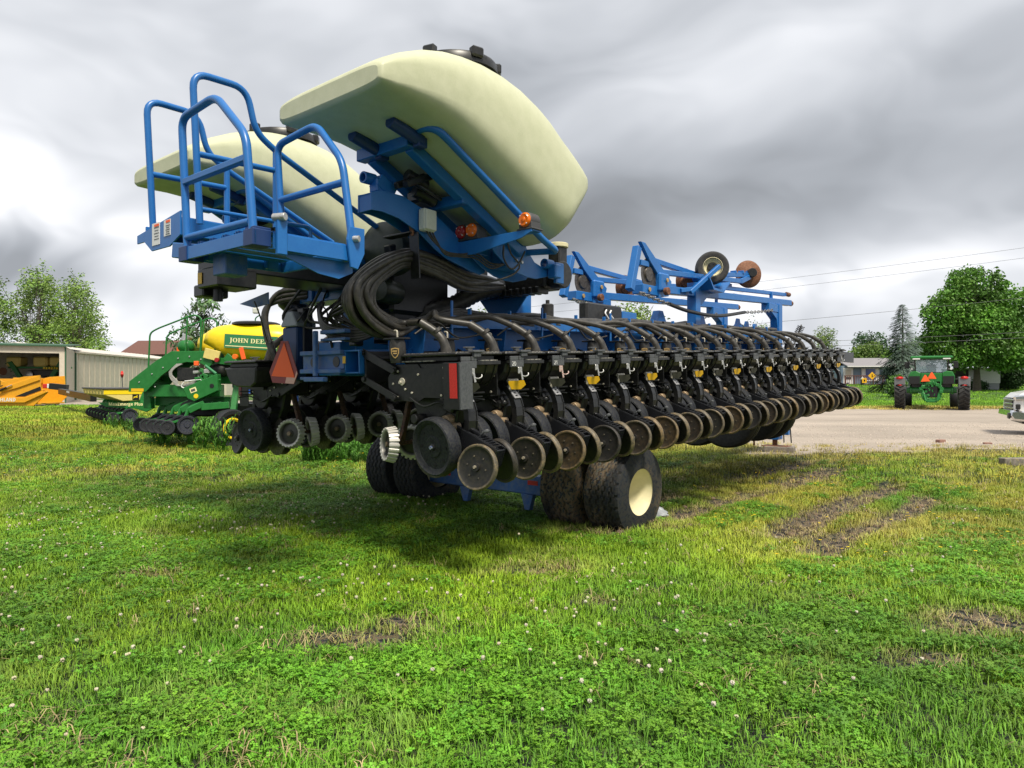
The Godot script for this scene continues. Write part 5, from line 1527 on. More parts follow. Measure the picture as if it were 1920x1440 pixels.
	for i in 60:
		var a := TAU * i / 6.0
		cb.tube([P(7.0, 0.8, 2.08).lerp(P(7.25, 0.85, 2.36), i / 60.0), P(7.0, 0.8, 2.08).lerp(P(7.25, 0.85, 2.36), i / 60.0) + Vector3(cos(a) * 0.07, sin(a) * 0.03, sin(a) * 0.07)], 0.006, 4, false)
	cb.tube([P(7.0, 0.8, 2.0), P(7.25, 0.85, 2.38)], 0.012, 6)
	obj("bristle_brush", cb, M["black_steel"], pl)
	obj("dome_sensor", MB.new().ball(P(6.6, 0.55, slope(6.6) + 0.30), Vector3(0.16, 0.11, 0.16), 16), M["grey_steel"], pl)

func disc_material() -> void:   # dried mud in specks over dark plastic
	var m := mat("disc_dusty", Color(0.55, 0.55, 0.55), Color(1.0, 0.98, 0.92), 0.55, 0.0, 0.22, 2.2, true)
	var n := 256
	var im := Image.create(n, n, false, Image.FORMAT_RGB8)
	var a := FastNoiseLite.new(); a.seed = 9; a.frequency = 0.09; a.fractal_octaves = 4
	var ia := a.get_seamless_image(n, n); var ib := base_noise
	for y in n:
		for x in n:
			var v := ia.get_pixel(x, y).r; var w := ib.get_pixel(x, y).r
			var spot := clampf((v + (w - 0.5) * 0.7 - 0.60) * 9.0, 0, 1)
			var c := Color(0.62, 0.62, 0.62).lerp(Color(1.0, 0.96, 0.88), clampf((w - 0.3) * 1.5, 0, 1))
			c = c.lerp(Color(1, 0.93, 0.8), spot)
			im.set_pixel(x, y, c)
	m.albedo_texture = ImageTexture.create_from_image(im)

func thing_part(called: String, mb: MB, m: Material, parent: Node) -> MeshInstance3D:
	return obj(called, mb, m, parent)

func resample(pts: Array, k: int) -> Array:
	var c := Curve3D.new()
	for p in pts: c.add_point(p)
	var out := []
	for i in k: out.append(c.sample_baked(c.get_baked_length() * i / (k - 1.0), true))
	return out

func grip_plank(length: float, width: float) -> ArrayMesh:   # a channel with raised teeth round its holes
	var mb := MB.new()
	mb.box(Vector3(0, -0.02, 0), Vector3(width - 0.006, 0.008, length), 0.0)
	mb.box(Vector3(-width * 0.5 + 0.006, -0.005, 0), Vector3(0.006, 0.03, length), 0.0)
	mb.box(Vector3(width * 0.5 - 0.006, -0.005, 0), Vector3(0.006, 0.03, length), 0.0)
	var k := int(length / 0.1)
	for i in k:
		var z := -length * 0.5 + (i + 0.5) * length / k
		mb.lathe([Vector2(0.034, -0.016), Vector2(0.026, 0.012), Vector2(0.020, 0.012), Vector2(0.026, -0.016)], 8, Transform3D(Basis.from_scale(Vector3(1, 1, 1.1)), Vector3(0, 0, z)))
	return mb.mesh()

func chain_links(p: Vector3, q: Vector3, k: int, parent: Node, sag := 0.0) -> void:
	var mb := MB.new()
	for i in k:
		var t := (i + 0.5) / k
		var c := p.lerp(q, t) + Vector3.DOWN * sag * 4.0 * t * (1.0 - t)
		var d := (q - p).normalized()
		var sd := d.cross(Vector3.UP).normalized() if i % 2 == 0 else Vector3.UP
		var l := p.distance_to(q) / k * 0.68
		var ring := []
		for j in 9:
			var a := TAU * j / 8.0
			ring.append(c + d * cos(a) * l + sd * sin(a) * 0.022)
		mb.tube(ring, 0.007, 5, false)
	obj("chain", mb, M["chain"], parent)

func marker(pl: Node3D, v: float, u0: float, s: float) -> void:
	var hy := func(u: float) -> float: return 2.545 + 0.05 * (u - u0)
	var m := MB.new()
	# the long lower tube and the link above it
	m.bar(P(u0 + 0.25, v, hy.call(u0 + 0.25)), P(u0 + 5.5, v, hy.call(u0 + 5.5)), 0.10, 0.10)
	m.bar(P(u0 + 1.9, v - 0.03 * s, hy.call(u0 + 1.9) + 0.13), P(u0 + 5.35, v - 0.03 * s, hy.call(u0 + 5.35) + 0.15), 0.07, 0.06)
	m.box(P(u0 + 4.6, v, hy.call(u0 + 4.6) + 0.1), Vector3(0.05, 0.12, 0.05))
	var arm := obj("marker_arm", m, M["blue"], pl)
	tag(arm, "right folded marker arm" if s > 0 else "left folded marker arm")
	# upper inner arm, folded back over it
	var ua := MB.new()
	ua.bar(P(u0 + 0.55, v - 0.10, hy.call(u0) + 0.42), P(u0 + 3.1, v - 0.10, hy.call(u0) + 0.34), 0.07, 0.07)
	ua.bar(P(u0 + 0.55, v + 0.06, hy.call(u0) + 0.24), P(u0 + 3.2, v + 0.02, hy.call(u0) + 0.42), 0.065, 0.07)
	if s > 0: ua.bar(P(u0 + 3.2, v + 0.02, hy.call(u0) + 0.42), P(u0 + 3.62, v + 0.0, hy.call(u0) + 0.54), 0.07, 0.08)
	obj("outer_arm", ua, M["blue"], arm)
	# pivot tower: upright, gusset and knuckle
	var g := MB.new()
	g.bar(P(u0 - 0.18, v + 0.03, hy.call(u0) - 0.06), P(u0 + 0.0, v + 0.03, hy.call(u0) + 0.49), 0.09, 0.09, Vector3.RIGHT)
	g.prism(PackedVector2Array([Vector2(u0 - 0.02, 0.55), Vector2(u0 + 0.09, 0.55), Vector2(u0 + 0.78, 0.14), Vector2(u0 + 0.70, -0.06), Vector2(u0 + 0.44, -0.10), Vector2(u0 + 0.40, 0.20), Vector2(u0 + 0.20, 0.34)]), 0.05, Transform3D(Basis(Vector3.UP, PI / 2), Vector3(v + 0.07, hy.call(u0), 0)), 0.006)
	g.box(P(u0 + 0.54, v + 0.06, hy.call(u0) + 0.10), Vector3(0.14, 0.24, 0.26), 0.02)
	g.box(P(u0 + 0.12, v + 0.03, hy.call(u0) + 0.30), Vector3(0.09, 0.07, 0.2), 0.004)
	g.box(P(u0 + 0.26, v + 0.0, hy.call(u0) - 0.02), Vector3(0.16, 0.12, 0.4), 0.008)
	obj("marker_pivot", g, M["blue"], arm)
	var dsc := MB.new().lathe([Vector2(0, 0.02), Vector2(0.09, 0.02), Vector2(0.10, 0.0), Vector2(0.20, 0.015), Vector2(0.205, 0.01), Vector2(0.1, -0.01), Vector2(0, -0.01)], 30, MB.axis(P(u0 + 0.24, v + 0.05, hy.call(u0) + 0.18), P(u0 + 0.24, v + 1.0, hy.call(u0) + 0.18)))
	obj("marker_disc", dsc, M["opener"], arm)
	var d2 := MB.new().lathe([Vector2(0, 0.02), Vector2(0.07, 0.02), Vector2(0.08, 0.0), Vector2(0.2, 0.03), Vector2(0.205, 0.025), Vector2(0.08, -0.01), Vector2(0, -0.01)], 30, MB.axis(P(u0 + 1.72, v - 0.2, hy.call(u0) + 0.26), P(u0 + 1.4, v + 1.0, hy.call(u0) + 0.26)))
	obj("marker_disc", d2, M["rust"], arm)
	var rc := MB.new()
	rc.cyl(P(u0 + 0.50, v + 0.14, hy.call(u0) - 0.02), P(u0 + 0.50, v + 0.20, hy.call(u0) - 0.02), 0.05, 12)
	rc.cyl(P(u0 + 5.5, v, hy.call(u0 + 5.5)), P(u0 + 5.6, v, hy.call(u0 + 5.5)), 0.05, 12)
	rc.cyl(P(u0 + 5.35, v, hy.call(u0 + 5.35) + 0.16), P(u0 + 5.5, v, hy.call(u0 + 5.35) + 0.16), 0.04, 12)
	obj("pivot_pin", rc, M["rust"], arm)
	var wr := MB.new()
	for q in [[0.20, 0.09, -0.02], [0.56, 0.145, 0.13]]:
		wr.cyl(P(u0 + q[0], v + q[1], hy.call(u0) + q[2]), P(u0 + q[0], v + q[1] + 0.01, hy.call(u0) + q[2]), 0.028, 12)
	obj("washer_decal", wr, M["gold"], arm)
	# posts down to the wing
	var po := MB.new()
	var ua1 := u0 + (1.62 if s > 0 else 0.85)
	var ub := u0 + 4.85
	var base := slope(ua1) + 0.1
	po.bar(P(ua1, v, base), P(ua1, v, hy.call(ua1) + (0.14 if s > 0 else -0.05)), 0.15, 0.14, Vector3.RIGHT)
	po.prism(PackedVector2Array([Vector2(-0.07, -0.02), Vector2(-0.40 if s < 0 else 0.40, -0.02), Vector2(-0.42 if s < 0 else 0.42, -0.10), Vector2(-0.10 if s < 0 else 0.12, -0.30), Vector2(-0.07, -0.30)]), 0.13, Transform3D(Basis(Vector3.UP, PI / 2), P(ua1, v, hy.call(ua1) + (0.14 if s > 0 else -0.04))), 0.004)
	obj("marker_post", po, M["blue"], arm)
	po = MB.new()
	po.bar(P(ub, v, slope(ub) + 0.1), P(ub, v, hy.call(ub) - 0.05), 0.16, 0.16, Vector3.RIGHT)
	po.box(P(ub - 0.25, v, hy.call(ub) - 0.13), Vector3(0.14, 0.14, 0.55))
	po.prism(PackedVector2Array([Vector2(-0.06, -0.2), Vector2(-0.40, -0.2), Vector2(-0.14, -0.32), Vector2(-0.07, -0.55)]), 0.12, Transform3D(Basis(Vector3.UP, PI / 2), P(ub, v, hy.call(ub))), 0.004)
	obj("marker_post", po, M["blue"], arm)
	# chain: bare links at both ends, a sleeve between
	var dn := 0.0 if s > 0 else -0.10
	var c0 := P(u0 - 0.05, v + 0.10, hy.call(u0) - 0.08); var c1 := P(u0 + 0.62, v + 0.14, hy.call(u0) - 0.17 + dn)
	chain_links(c0, c1, 12, arm, 0.01)
	var e0 := P(u0 + 3.15, v + 0.12, hy.call(u0) - 0.08 + dn); var e1 := P(u0 + 4.45, v + 0.08, hy.call(u0) + 0.06)
	obj("chain_sleeve", MB.new().tube(spline([c1, P(u0 + 1.2, v + 0.14, hy.call(u0) - 0.22 + dn), P(u0 + 2.1, v + 0.14, hy.call(u0) - 0.215 + dn), e0], 8), 0.026, 9), M["black_plastic"], arm)
	chain_links(e0, e1, 16, arm, 0.01)
	if s > 0:
		var tc := P(u0 + 1.95, v + 0.12, hy.call(u0) + 0.46)
		var cr := MB.new()
		cr.bar(P(u0 + 1.30, v + 0.1, hy.call(u0) + 0.05), P(u0 + 1.84, v + 0.28, hy.call(u0) + 0.46), 0.055, 0.06)
		cr.bar(P(u0 + 1.1, v + 0.05, hy.call(u0) + 0.06), P(u0 + 1.35, v + 0.1, hy.call(u0) + 0.10), 0.06, 0.06)
		cr.prism(PackedVector2Array([Vector2(-0.36, 0.05), Vector2(-0.2, -0.09), Vector2(0.12, -0.10), Vector2(0.34, 0.05), Vector2(0.34, 0.03), Vector2(0.12, -0.13), Vector2(-0.22, -0.12), Vector2(-0.36, 0.03)]), 0.26, Transform3D(Basis(Vector3.UP, PI / 2), P(u0 + 1.95, v + 0.12, hy.call(u0) + 0.24)))
		obj("wheel_cradle", cr, M["blue"], arm)
		var ty := obj("marker_tyre", MB.new().lathe([Vector2(0.125, 0.09), Vector2(0.175, 0.105), Vector2(0.215, 0.10), Vector2(0.232, 0.07), Vector2(0.227, 0.045), Vector2(0.234, 0.035), Vector2(0.236, 0.0), Vector2(0.234, -0.035), Vector2(0.227, -0.045), Vector2(0.232, -0.07), Vector2(0.215, -0.10), Vector2(0.175, -0.105), Vector2(0.125, -0.09)], 36), M["rubber"], pl, wheel_tf(tc, Vector3(0.55, 0.05, 0.85).normalized()))
		obj("wheel_rim", MB.new().lathe([Vector2(0, 0.03), Vector2(0.10, 0.04), Vector2(0.12, 0.06), Vector2(0.135, 0.10), Vector2(0.14, 0.095), Vector2(0.13, 0.05), Vector2(0.13, -0.08)], 30), M["cream"], ty)
		var hb := MB.new().cyl(Vector3(0, 0.0, 0), Vector3(0, 0.065, 0), 0.075, 18)
		for i in 5:
			var a := TAU * i / 5.0
			bolt(hb, Vector3(cos(a) * 0.05, 0.064, sin(a) * 0.05), Vector3.UP, 0.010)
		obj("wheel_hub", hb, M["black_steel"], ty)
		var sa := MB.new().bar(P(u0 + 2.5, v + 0.02, hy.call(u0) + 0.44), P(u0 + 3.85, v - 0.02, hy.call(u0) + 0.60), 0.07, 0.07)
		for i in 4: sa.box(P(u0 + 3.0 + i * 0.3, v, hy.call(u0) + 0.54 + i * 0.035), Vector3(0.09, 0.05, 0.05), 0.004)
		obj("disc_arm", sa, M["blue"], arm)
		var bd := MB.new().lathe([Vector2(0, 0.05), Vector2(0.05, 0.05), Vector2(0.07, 0.03), Vector2(0.15, 0.012), Vector2(0.225, -0.025), Vector2(0.228, -0.03), Vector2(0.14, 0.0), Vector2(0, 0.0)], 36, MB.axis(P(u0 + 3.7, v - 0.03, hy.call(u0) + 0.60), P(u0 + 3.0, v + 0.75, hy.call(u0) + 0.60)))
		obj("marker_disc", bd, M["rust"], arm)
		obj("disc_hub", MB.new().cyl(P(u0 + 3.74, v - 0.06, hy.call(u0) + 0.6), P(u0 + 3.58, v + 0.08, hy.call(u0) + 0.6), 0.075, 16), M["black_steel"], arm)

# ---------------------------------------------------------------- trees
func leaf_clump(k: int, spread: float, size: float, narrow := 0.5) -> ArrayMesh:
	var mb := MB.new()
	for i in k:
		var dv := Vector3(rng.randfn(), rng.randfn() * 0.7, rng.randfn()).normalized() * spread * pow(rng.randf(), 0.5)
		var f := (Vector3(rng.randfn(), rng.randfn() - 0.35, rng.randfn())).normalized()
		var sd := f.cross(Vector3(rng.randfn(), rng.randfn(), rng.randfn())).normalized()
		var up := sd.cross(f).normalized()
		if up.y < 0: up = -up
		var s := size * rng.randf_range(0.6, 1.3)
		var sh := rng.randf_range(0.75, 1.2)
		mb.col = Color(sh, sh, sh * rng.randf_range(0.7, 1.1))
		var a := dv; var b := dv + f * s * 0.5 + sd * s * narrow * 0.5; var c := dv + f * s; var d := dv + f * s * 0.5 - sd * s * narrow * 0.5
		mb.tri(a, b, c, up, up, up); mb.tri(a, c, d, up, up, up)
	return mb.mesh()

func tree(called: String, label: String, at: Vector3, height: float, lobes: Array, clumps: int, mesh: ArrayMesh, tone: Color, vary: float, trunk_r: float, stems: int, crown_from: float, group := "", shell := 0.45) -> Node3D:
	var t := thing(called, label, "tree", Transform3D(Basis.IDENTITY, at), group)
	var mb := MB.new()
	for s in stems:
		var lean := Vector3(rng.randf_range(-1, 1), 0, rng.randf_range(-1, 1)) * (0.04 if stems == 1 else 0.16) * height
		var top := Vector3(0, height * 0.86, 0) + lean
		var pts := []; var rr := []
		for i in 7:
			var f := i / 6.0
			pts.append(Vector3(lean.x * f * f, top.y * f, lean.z * f * f) + Vector3(rng.randf_range(-1, 1), 0, rng.randf_range(-1, 1)) * 0.02 * height * f)
			rr.append(trunk_r * (1.25 if i == 0 else 1.0) * (1.0 - 0.88 * f) / sqrt(stems))
		mb.tube(pts, rr, 8)
		for i in (14 if stems == 1 else 6):
			var f := rng.randf_range(crown_from * 0.7, 0.85)
			var p: Vector3 = (pts[int(f * 6.0)] as Vector3).lerp(pts[mini(int(f * 6.0) + 1, 6)], fmod(f * 6.0, 1.0))
			var l: Array = lobes[rng.randi() % lobes.size()]
			var e: Vector3 = l[0] + Vector3(rng.randf_range(-1, 1) * l[1].x, rng.randf_range(-0.5, 0.8) * l[1].y, rng.randf_range(-1, 1) * l[1].z) * 0.75
			if e.y < p.y: e.y = p.y + 0.2
			mb.tube([p, p.lerp(e, 0.5) + Vector3(0, 0.1 * height * 0.1, 0), e], [trunk_r * 0.34 * (1.1 - f), trunk_r * 0.2 * (1.1 - f), 0.012], 5, false)
	obj("trunk", mb, M["bark"], t)
	var xs := []; var cols := PackedColorArray()
	var nz := FastNoiseLite.new(); nz.seed = int(absf(at.x * 13.0)) + 3; nz.frequency = 0.28; nz.fractal_octaves = 3
	var vol := []
	var total := 0.0
	for l in lobes:
		total += pow(l[1].x * l[1].y * l[1].z, 0.75); vol.append(total)
	for i in clumps:
		var pick := rng.randf() * total; var k := 0
		while vol[k] < pick: k += 1
		var l: Array = lobes[k]
		var dv := Vector3(rng.randfn(), rng.randfn(), rng.randfn()).normalized() * pow(rng.randf(), shell)
		var p: Vector3 = l[0] + dv * l[1]
		var g := nz.get_noise_3dv(p)
		if g < -0.10 and rng.randf() < 0.8: continue
		var s := rng.randf_range(0.7, 1.3)
		xs.append(Transform3D(Basis.from_euler(Vector3(rng.randf() * 0.8, rng.randf() * TAU, rng.randf() * 0.8)).scaled(Vector3(s, s, s)), p))
		var j := 1.0 + (g * 1.6 + rng.randf_range(-0.22, 0.22)) * vary
		cols.append(Color(tone.r * j * rng.randf_range(0.9, 1.15), tone.g * j, tone.b * j))
	tag(multi("crown", mesh, M["leaf"], xs, cols, t), "", "", "", "stuff")
	return t

func L(x: float, y: float, z: float, rx: float, ry: float, rz: float) -> Array:
	return [Vector3(x, y, z), Vector3(rx, ry, rz)]

func make_trees() -> void:
	rng.seed = 707
	leafy("leaf", 0.6, 0.5)
	leafy("needle", 0.7, 0.25)
	mat("bark", Color(0.06, 0.05, 0.038), Color(0.15, 0.125, 0.095), 0.9, 0.0, 0.5, 2.0, false, 1.0)
	var airy := leaf_clump(9, 0.42, 0.24)
	var dense := leaf_clump(16, 0.42, 0.26, 0.6)
	var frond := leaf_clump(12, 0.36, 0.42, 0.34)
	# slender trees behind the open shed
	var lab := ["leftmost slim tree behind the open shed, cut by the photo's edge", "second slim tree from the left behind the open shed", "middle slim tree behind the open shed, tallest of the row", "slim tree behind the gap between the two sheds", "rightmost leaning tree behind the pale metal shed"]
	var k := 0
	for q in [[-56.5, 77.0, 14.0, 2.4], [-53.2, 79.0, 14.6, 2.2], [-50.6, 76.0, 14.8, 2.3], [-48.2, 78.0, 14.2, 2.5], [-46.6, 76.0, 12.6, 2.6]]:
		var h: float = q[2]; var r: float = q[3]
		var lb := [L(0, h * 0.80, 0, r * 0.8, h * 0.19, r * 0.8), L(-r * 0.5, h * 0.60, 0.3, r * 0.75, h * 0.2, r * 0.7), L(r * 0.55, h * 0.58, -0.3, r * 0.75, h * 0.22, r * 0.7), L(0, h * 0.38, 0, r * 0.9, h * 0.2, r * 0.9)]
		if k == 4: lb.append(L(1.6, h * 0.5, 0, 1.6, h * 0.24, 1.6)); lb.append(L(2.4, h * 0.40, 0, 1.3, h * 0.18, 1.3))
		tree("slim_tree", lab[k], Vector3(q[0], 0, -q[1]), h, lb, 1050, airy, Color(0.14, 0.24, 0.045), 0.9, 0.22, 4, 0.2, "slim trees behind the sheds", 0.6)
		k += 1
	tree("walnut_tree", "feathery tree rising behind the yellow tanks of the green planter", Vector3(-26.2, 0, -60), 9.3, [L(0, 7.0, 0, 1.6, 2.1, 1.5), L(-1.2, 4.9, 0, 1.7, 1.3, 1.5), L(1.3, 5.2, 0.2, 1.5, 1.5, 1.4), L(0.2, 3.6, 0, 2.3, 1.4, 2.0)], 560, frond, Color(0.085, 0.17, 0.06), 0.8, 0.2, 2, 0.3, "", 0.7)
	tree("pale_tree", "pale green open tree behind the folded marker arms", Vector3(10.6, 0.3, -62), 9.0, [L(0, 6.9, 0, 1.7, 1.7, 1.6), L(-1.6, 5.6, 0, 1.7, 1.7, 1.5), L(1.9, 5.5, 0, 1.7, 1.6, 1.5), L(0, 4.0, 0, 3.2, 1.8, 2.4)], 1000, airy, Color(0.17, 0.27, 0.05), 0.7, 0.2, 3, 0.25, "", 0.7)
	tree("pale_tree", "small pale treetop seen below the seed manifold", Vector3(-3.4, 0, -70), 9.2, [L(0, 7.4, 0, 1.8, 1.6, 1.6), L(0, 5, 0, 2.3, 2.4, 2.0)], 500, airy, Color(0.19, 0.29, 0.05), 0.7, 0.2, 3, 0.25, "", 0.7)
	tree("pale_tree", "pale treetop just left of the far marker post", Vector3(31.5, 1.0, -92), 9.3, [L(0, 7.5, 0, 2.0, 1.9, 1.6), L(0, 5, 0, 2.6, 2.4, 2.0)], 500, airy, Color(0.15, 0.27, 0.04), 0.7, 0.2, 3, 0.25, "", 0.7)
	# far trees behind the blue house
	tree("far_tree", "tall thin pale tree behind the end of the row units", Vector3(48.5, 1.3, -110), 9.2, [L(0, 7.0, 0, 1.9, 2.5, 1.8), L(0.4, 4.5, 0, 2.6, 2.6, 2.0)], 700, airy, Color(0.14, 0.22, 0.055), 0.8, 0.2, 2, 0.25, "", 0.6)
	tree("far_tree", "low olive tree left of the dark tree behind the blue house", Vector3(50.5, 1.3, -100), 6.2, [L(0, 3.6, 0, 2.6, 2.4, 2.0), L(-2.8, 2.6, 0, 2.0, 2.0, 1.6)], 900, dense, Color(0.11, 0.19, 0.035), 0.8, 0.2, 1, 0.2, "", 0.5)
	tree("far_tree", "rounded dark green tree above the blue house roof", Vector3(53.5, 1.3, -106), 8.6, [L(0, 5.8, 0, 2.6, 2.4, 2.2), L(-0.8, 3.6, 0, 2.7, 2.2, 2.0), L(1.2, 3.6, 0, 2.5, 2.2, 2.0)], 1100, dense, Color(0.05, 0.125, 0.04), 0.8, 0.25, 1, 0.2, "", 0.5)
	tree("far_tree", "bright green bushy tree between the blue house and the spruce", Vector3(54.6, 1.3, -98), 6.6, [L(0, 3.5, 0, 2.9, 2.6, 2.2), L(2.2, 4.6, 0, 2.2, 2.4, 2.0), L(-2.4, 2.6, 0, 2.0, 1.6, 1.8)], 1300, dense, Color(0.115, 0.24, 0.03), 0.8, 0.25, 1, 0.2, "", 0.5)
	# the big round tree
	tree("round_tree", "large dense round green tree behind the tractor", Vector3(40.6, 0.7, -62), 11.2, [L(-0.3, 8.6, 0, 2.5, 2.4, 2.4), L(-2.0, 6.6, 0.3, 2.7, 2.4, 2.4), L(1.7, 7.0, 0, 2.6, 2.5, 2.4), L(-2.6, 4.3, 0, 2.4, 2.1, 2.2), L(0.3, 4.8, 0.8, 3.2, 2.5, 2.6), L(3.2, 4.6, 0, 2.5, 2.5, 2.3), L(4.3, 5.4, -0.6, 1.8, 2.2, 1.8), L(2.4, 3.0, 0.4, 2.6, 1.2, 2.0), L(-1.6, 2.9, 0.5, 2.2, 0.9, 1.9)], 4700, dense, Color(0.085, 0.21, 0.022), 0.75, 0.30, 1, 0.25, "", 0.32)
	# spruce
	var sp := thing("spruce_tree", "blue-green spruce between the blue house and the round tree", "tree", Transform3D(Basis.IDENTITY, Vector3(31.9, 0.58, -58)))
	obj("trunk", MB.new().tube([Vector3(0, 0, 0), Vector3(0.03, 3.5, 0), Vector3(0, 7.2, 0)], [0.16, 0.10, 0.015], 7), M["bark"], sp)
	var nb := MB.new()      # a drooping spray of needles
	for i in 26:
		var f := rng.randf()
		var b := Vector3(rng.randf_range(-0.07, 0.07), -0.10 * f * f, f * 0.6)
		var e := b + Vector3(rng.randf_range(-0.16, 0.16), rng.randf_range(-0.10, 0.04), rng.randf_range(0.05, 0.20))
		var sh := rng.randf_range(0.7, 1.3)
		nb.col = Color(sh, sh, sh)
		var w := Vector3(0.02, 0.012, 0)
		nb.tri(b - w, b + w, e, Vector3.UP, Vector3.UP, Vector3.UP)
	var xs := []; var cols := PackedColorArray()
	for i in 3300:
		var h := pow(rng.randf(), 1.35)
		var y := 0.75 + h * 6.5
		var layer := 0.5 + 0.5 * sin(y * 7.0 + 1.7 * sin(y * 3.1))
		var rmax := 2.25 * pow(1.0 - h, 0.72) * (0.66 + 0.34 * layer) + 0.06
		var a := rng.randf() * TAU
		var rr := rmax * pow(rng.randf(), 0.4) * (0.78 + 0.32 * sin(a * 5.0 + y * 2.3))
		var bb := Basis(Vector3.UP, PI / 2 - a) * Basis(Vector3.RIGHT, rng.randf_range(0.05, 0.5) - (h - 0.5) * 0.5)
		var sz := rng.randf_range(0.6, 1.1) * (0.35 + 0.75 * (1.0 - h))
		xs.append(Transform3D(bb.scaled_local(Vector3.ONE * sz), Vector3(cos(a) * rr, y - rr * 0.22, sin(a) * rr)))
		var j := rng.randf_range(0.6, 1.4)
		cols.append(Color(0.13 * j, 0.19 * j, 0.15 * j))
	tag(multi("crown", nb.mesh(), M["needle"], xs, cols, sp), "", "", "", "stuff")
	# shrubs
	for q in [["dark_shrub", "dark leafy hedge shrub at the right edge beside the siding", 46.2, 0.8, 66.0, 1.5, 1.5, Color(0.035, 0.09, 0.02), 900], ["low_shrub", "low round shrub in front of the siding at the tree trunk", 41.6, 0.7, 63.6, 0.75, 0.45, Color(0.04, 0.10, 0.03), 160], ["low_shrub", "small bright shrub by the left tractor tyre", 27.6, 0.4, 51.0, 0.55, 0.75, Color(0.085, 0.19, 0.03), 160]]:
		var s := thing(q[0], q[1], "shrub", Transform3D(Basis.IDENTITY, Vector3(q[2], q[3], -q[4])))
		var sx := []; var sc := PackedColorArray()
		for i in q[8]:
			var dv := Vector3(rng.randfn(), rng.randfn(), rng.randfn()).normalized() * pow(rng.randf(), 0.4)
			sx.append(Transform3D(Basis.from_euler(Vector3(rng.randf(), rng.randf() * TAU, rng.randf())).scaled(Vector3.ONE * 0.7), Vector3(dv.x * q[5], q[6] + dv.y * q[6], dv.z * q[5])))
			var j := rng.randf_range(0.6, 1.4)
			var tone: Color = q[7]
			sc.append(Color(tone.r * j, tone.g * j, tone.b * j))
		tag(multi("foliage", dense, M["leaf"], sx, sc, s), "", "", "", "stuff")
		obj("stem", MB.new().tube([Vector3.ZERO, Vector3(0, q[6], 0)], 0.04, 6), M["bark"], s)
	# a far band of wood that closes the horizon
	var bx := []; var bc := PackedColorArray()
	for i in 5200:
		var x := rng.randf_range(-330, 330)
		var top := 3.6 + noise_a.get_noise_2d(x * 1.4, 3.0) * 5.0 + noise_b.get_noise_2d(x * 2.0, 9.0) * 2.0
		bx.append(Transform3D(Basis.from_euler(Vector3(rng.randf(), rng.randf() * TAU, rng.randf())).scaled(Vector3.ONE * 5.0), Vector3(x, rng.randf() * maxf(top, 1.0) + 1.0, -245.0 - rng.randf() * 14.0)))
		var j := rng.randf_range(0.7, 1.3)
		bc.append(Color(0.07 * j, 0.125 * j, 0.04 * j))
	tag(multi("far_wood", dense, M["leaf"], bx, bc), "far line of trees along the horizon", "trees", "", "stuff")

# ---------------------------------------------------------------- buildings
func ribbed(parent: Node, called: String, p: Vector3, q: Vector3, h: float, m: Material, every: float, out: Vector3) -> void:
	obj(called, MB.new().bar(p + Vector3.UP * h * 0.5, q + Vector3.UP * h * 0.5, h, 0.06, out, 0.0), m, parent)
	var l := p.distance_to(q)
	var k := int(l / every)
	var st := MB.new().box(Vector3(0, h * 0.5, 0), Vector3(0.03, h, 0.045), 0.0).mesh()
	for i in k:
		var c := p.lerp(q, (i + 0.5) / k) + out * 0.045
		obj("panel_rib", st, m, parent, Transform3D(Basis(Vector3.UP, atan2(out.x, out.z)), c))

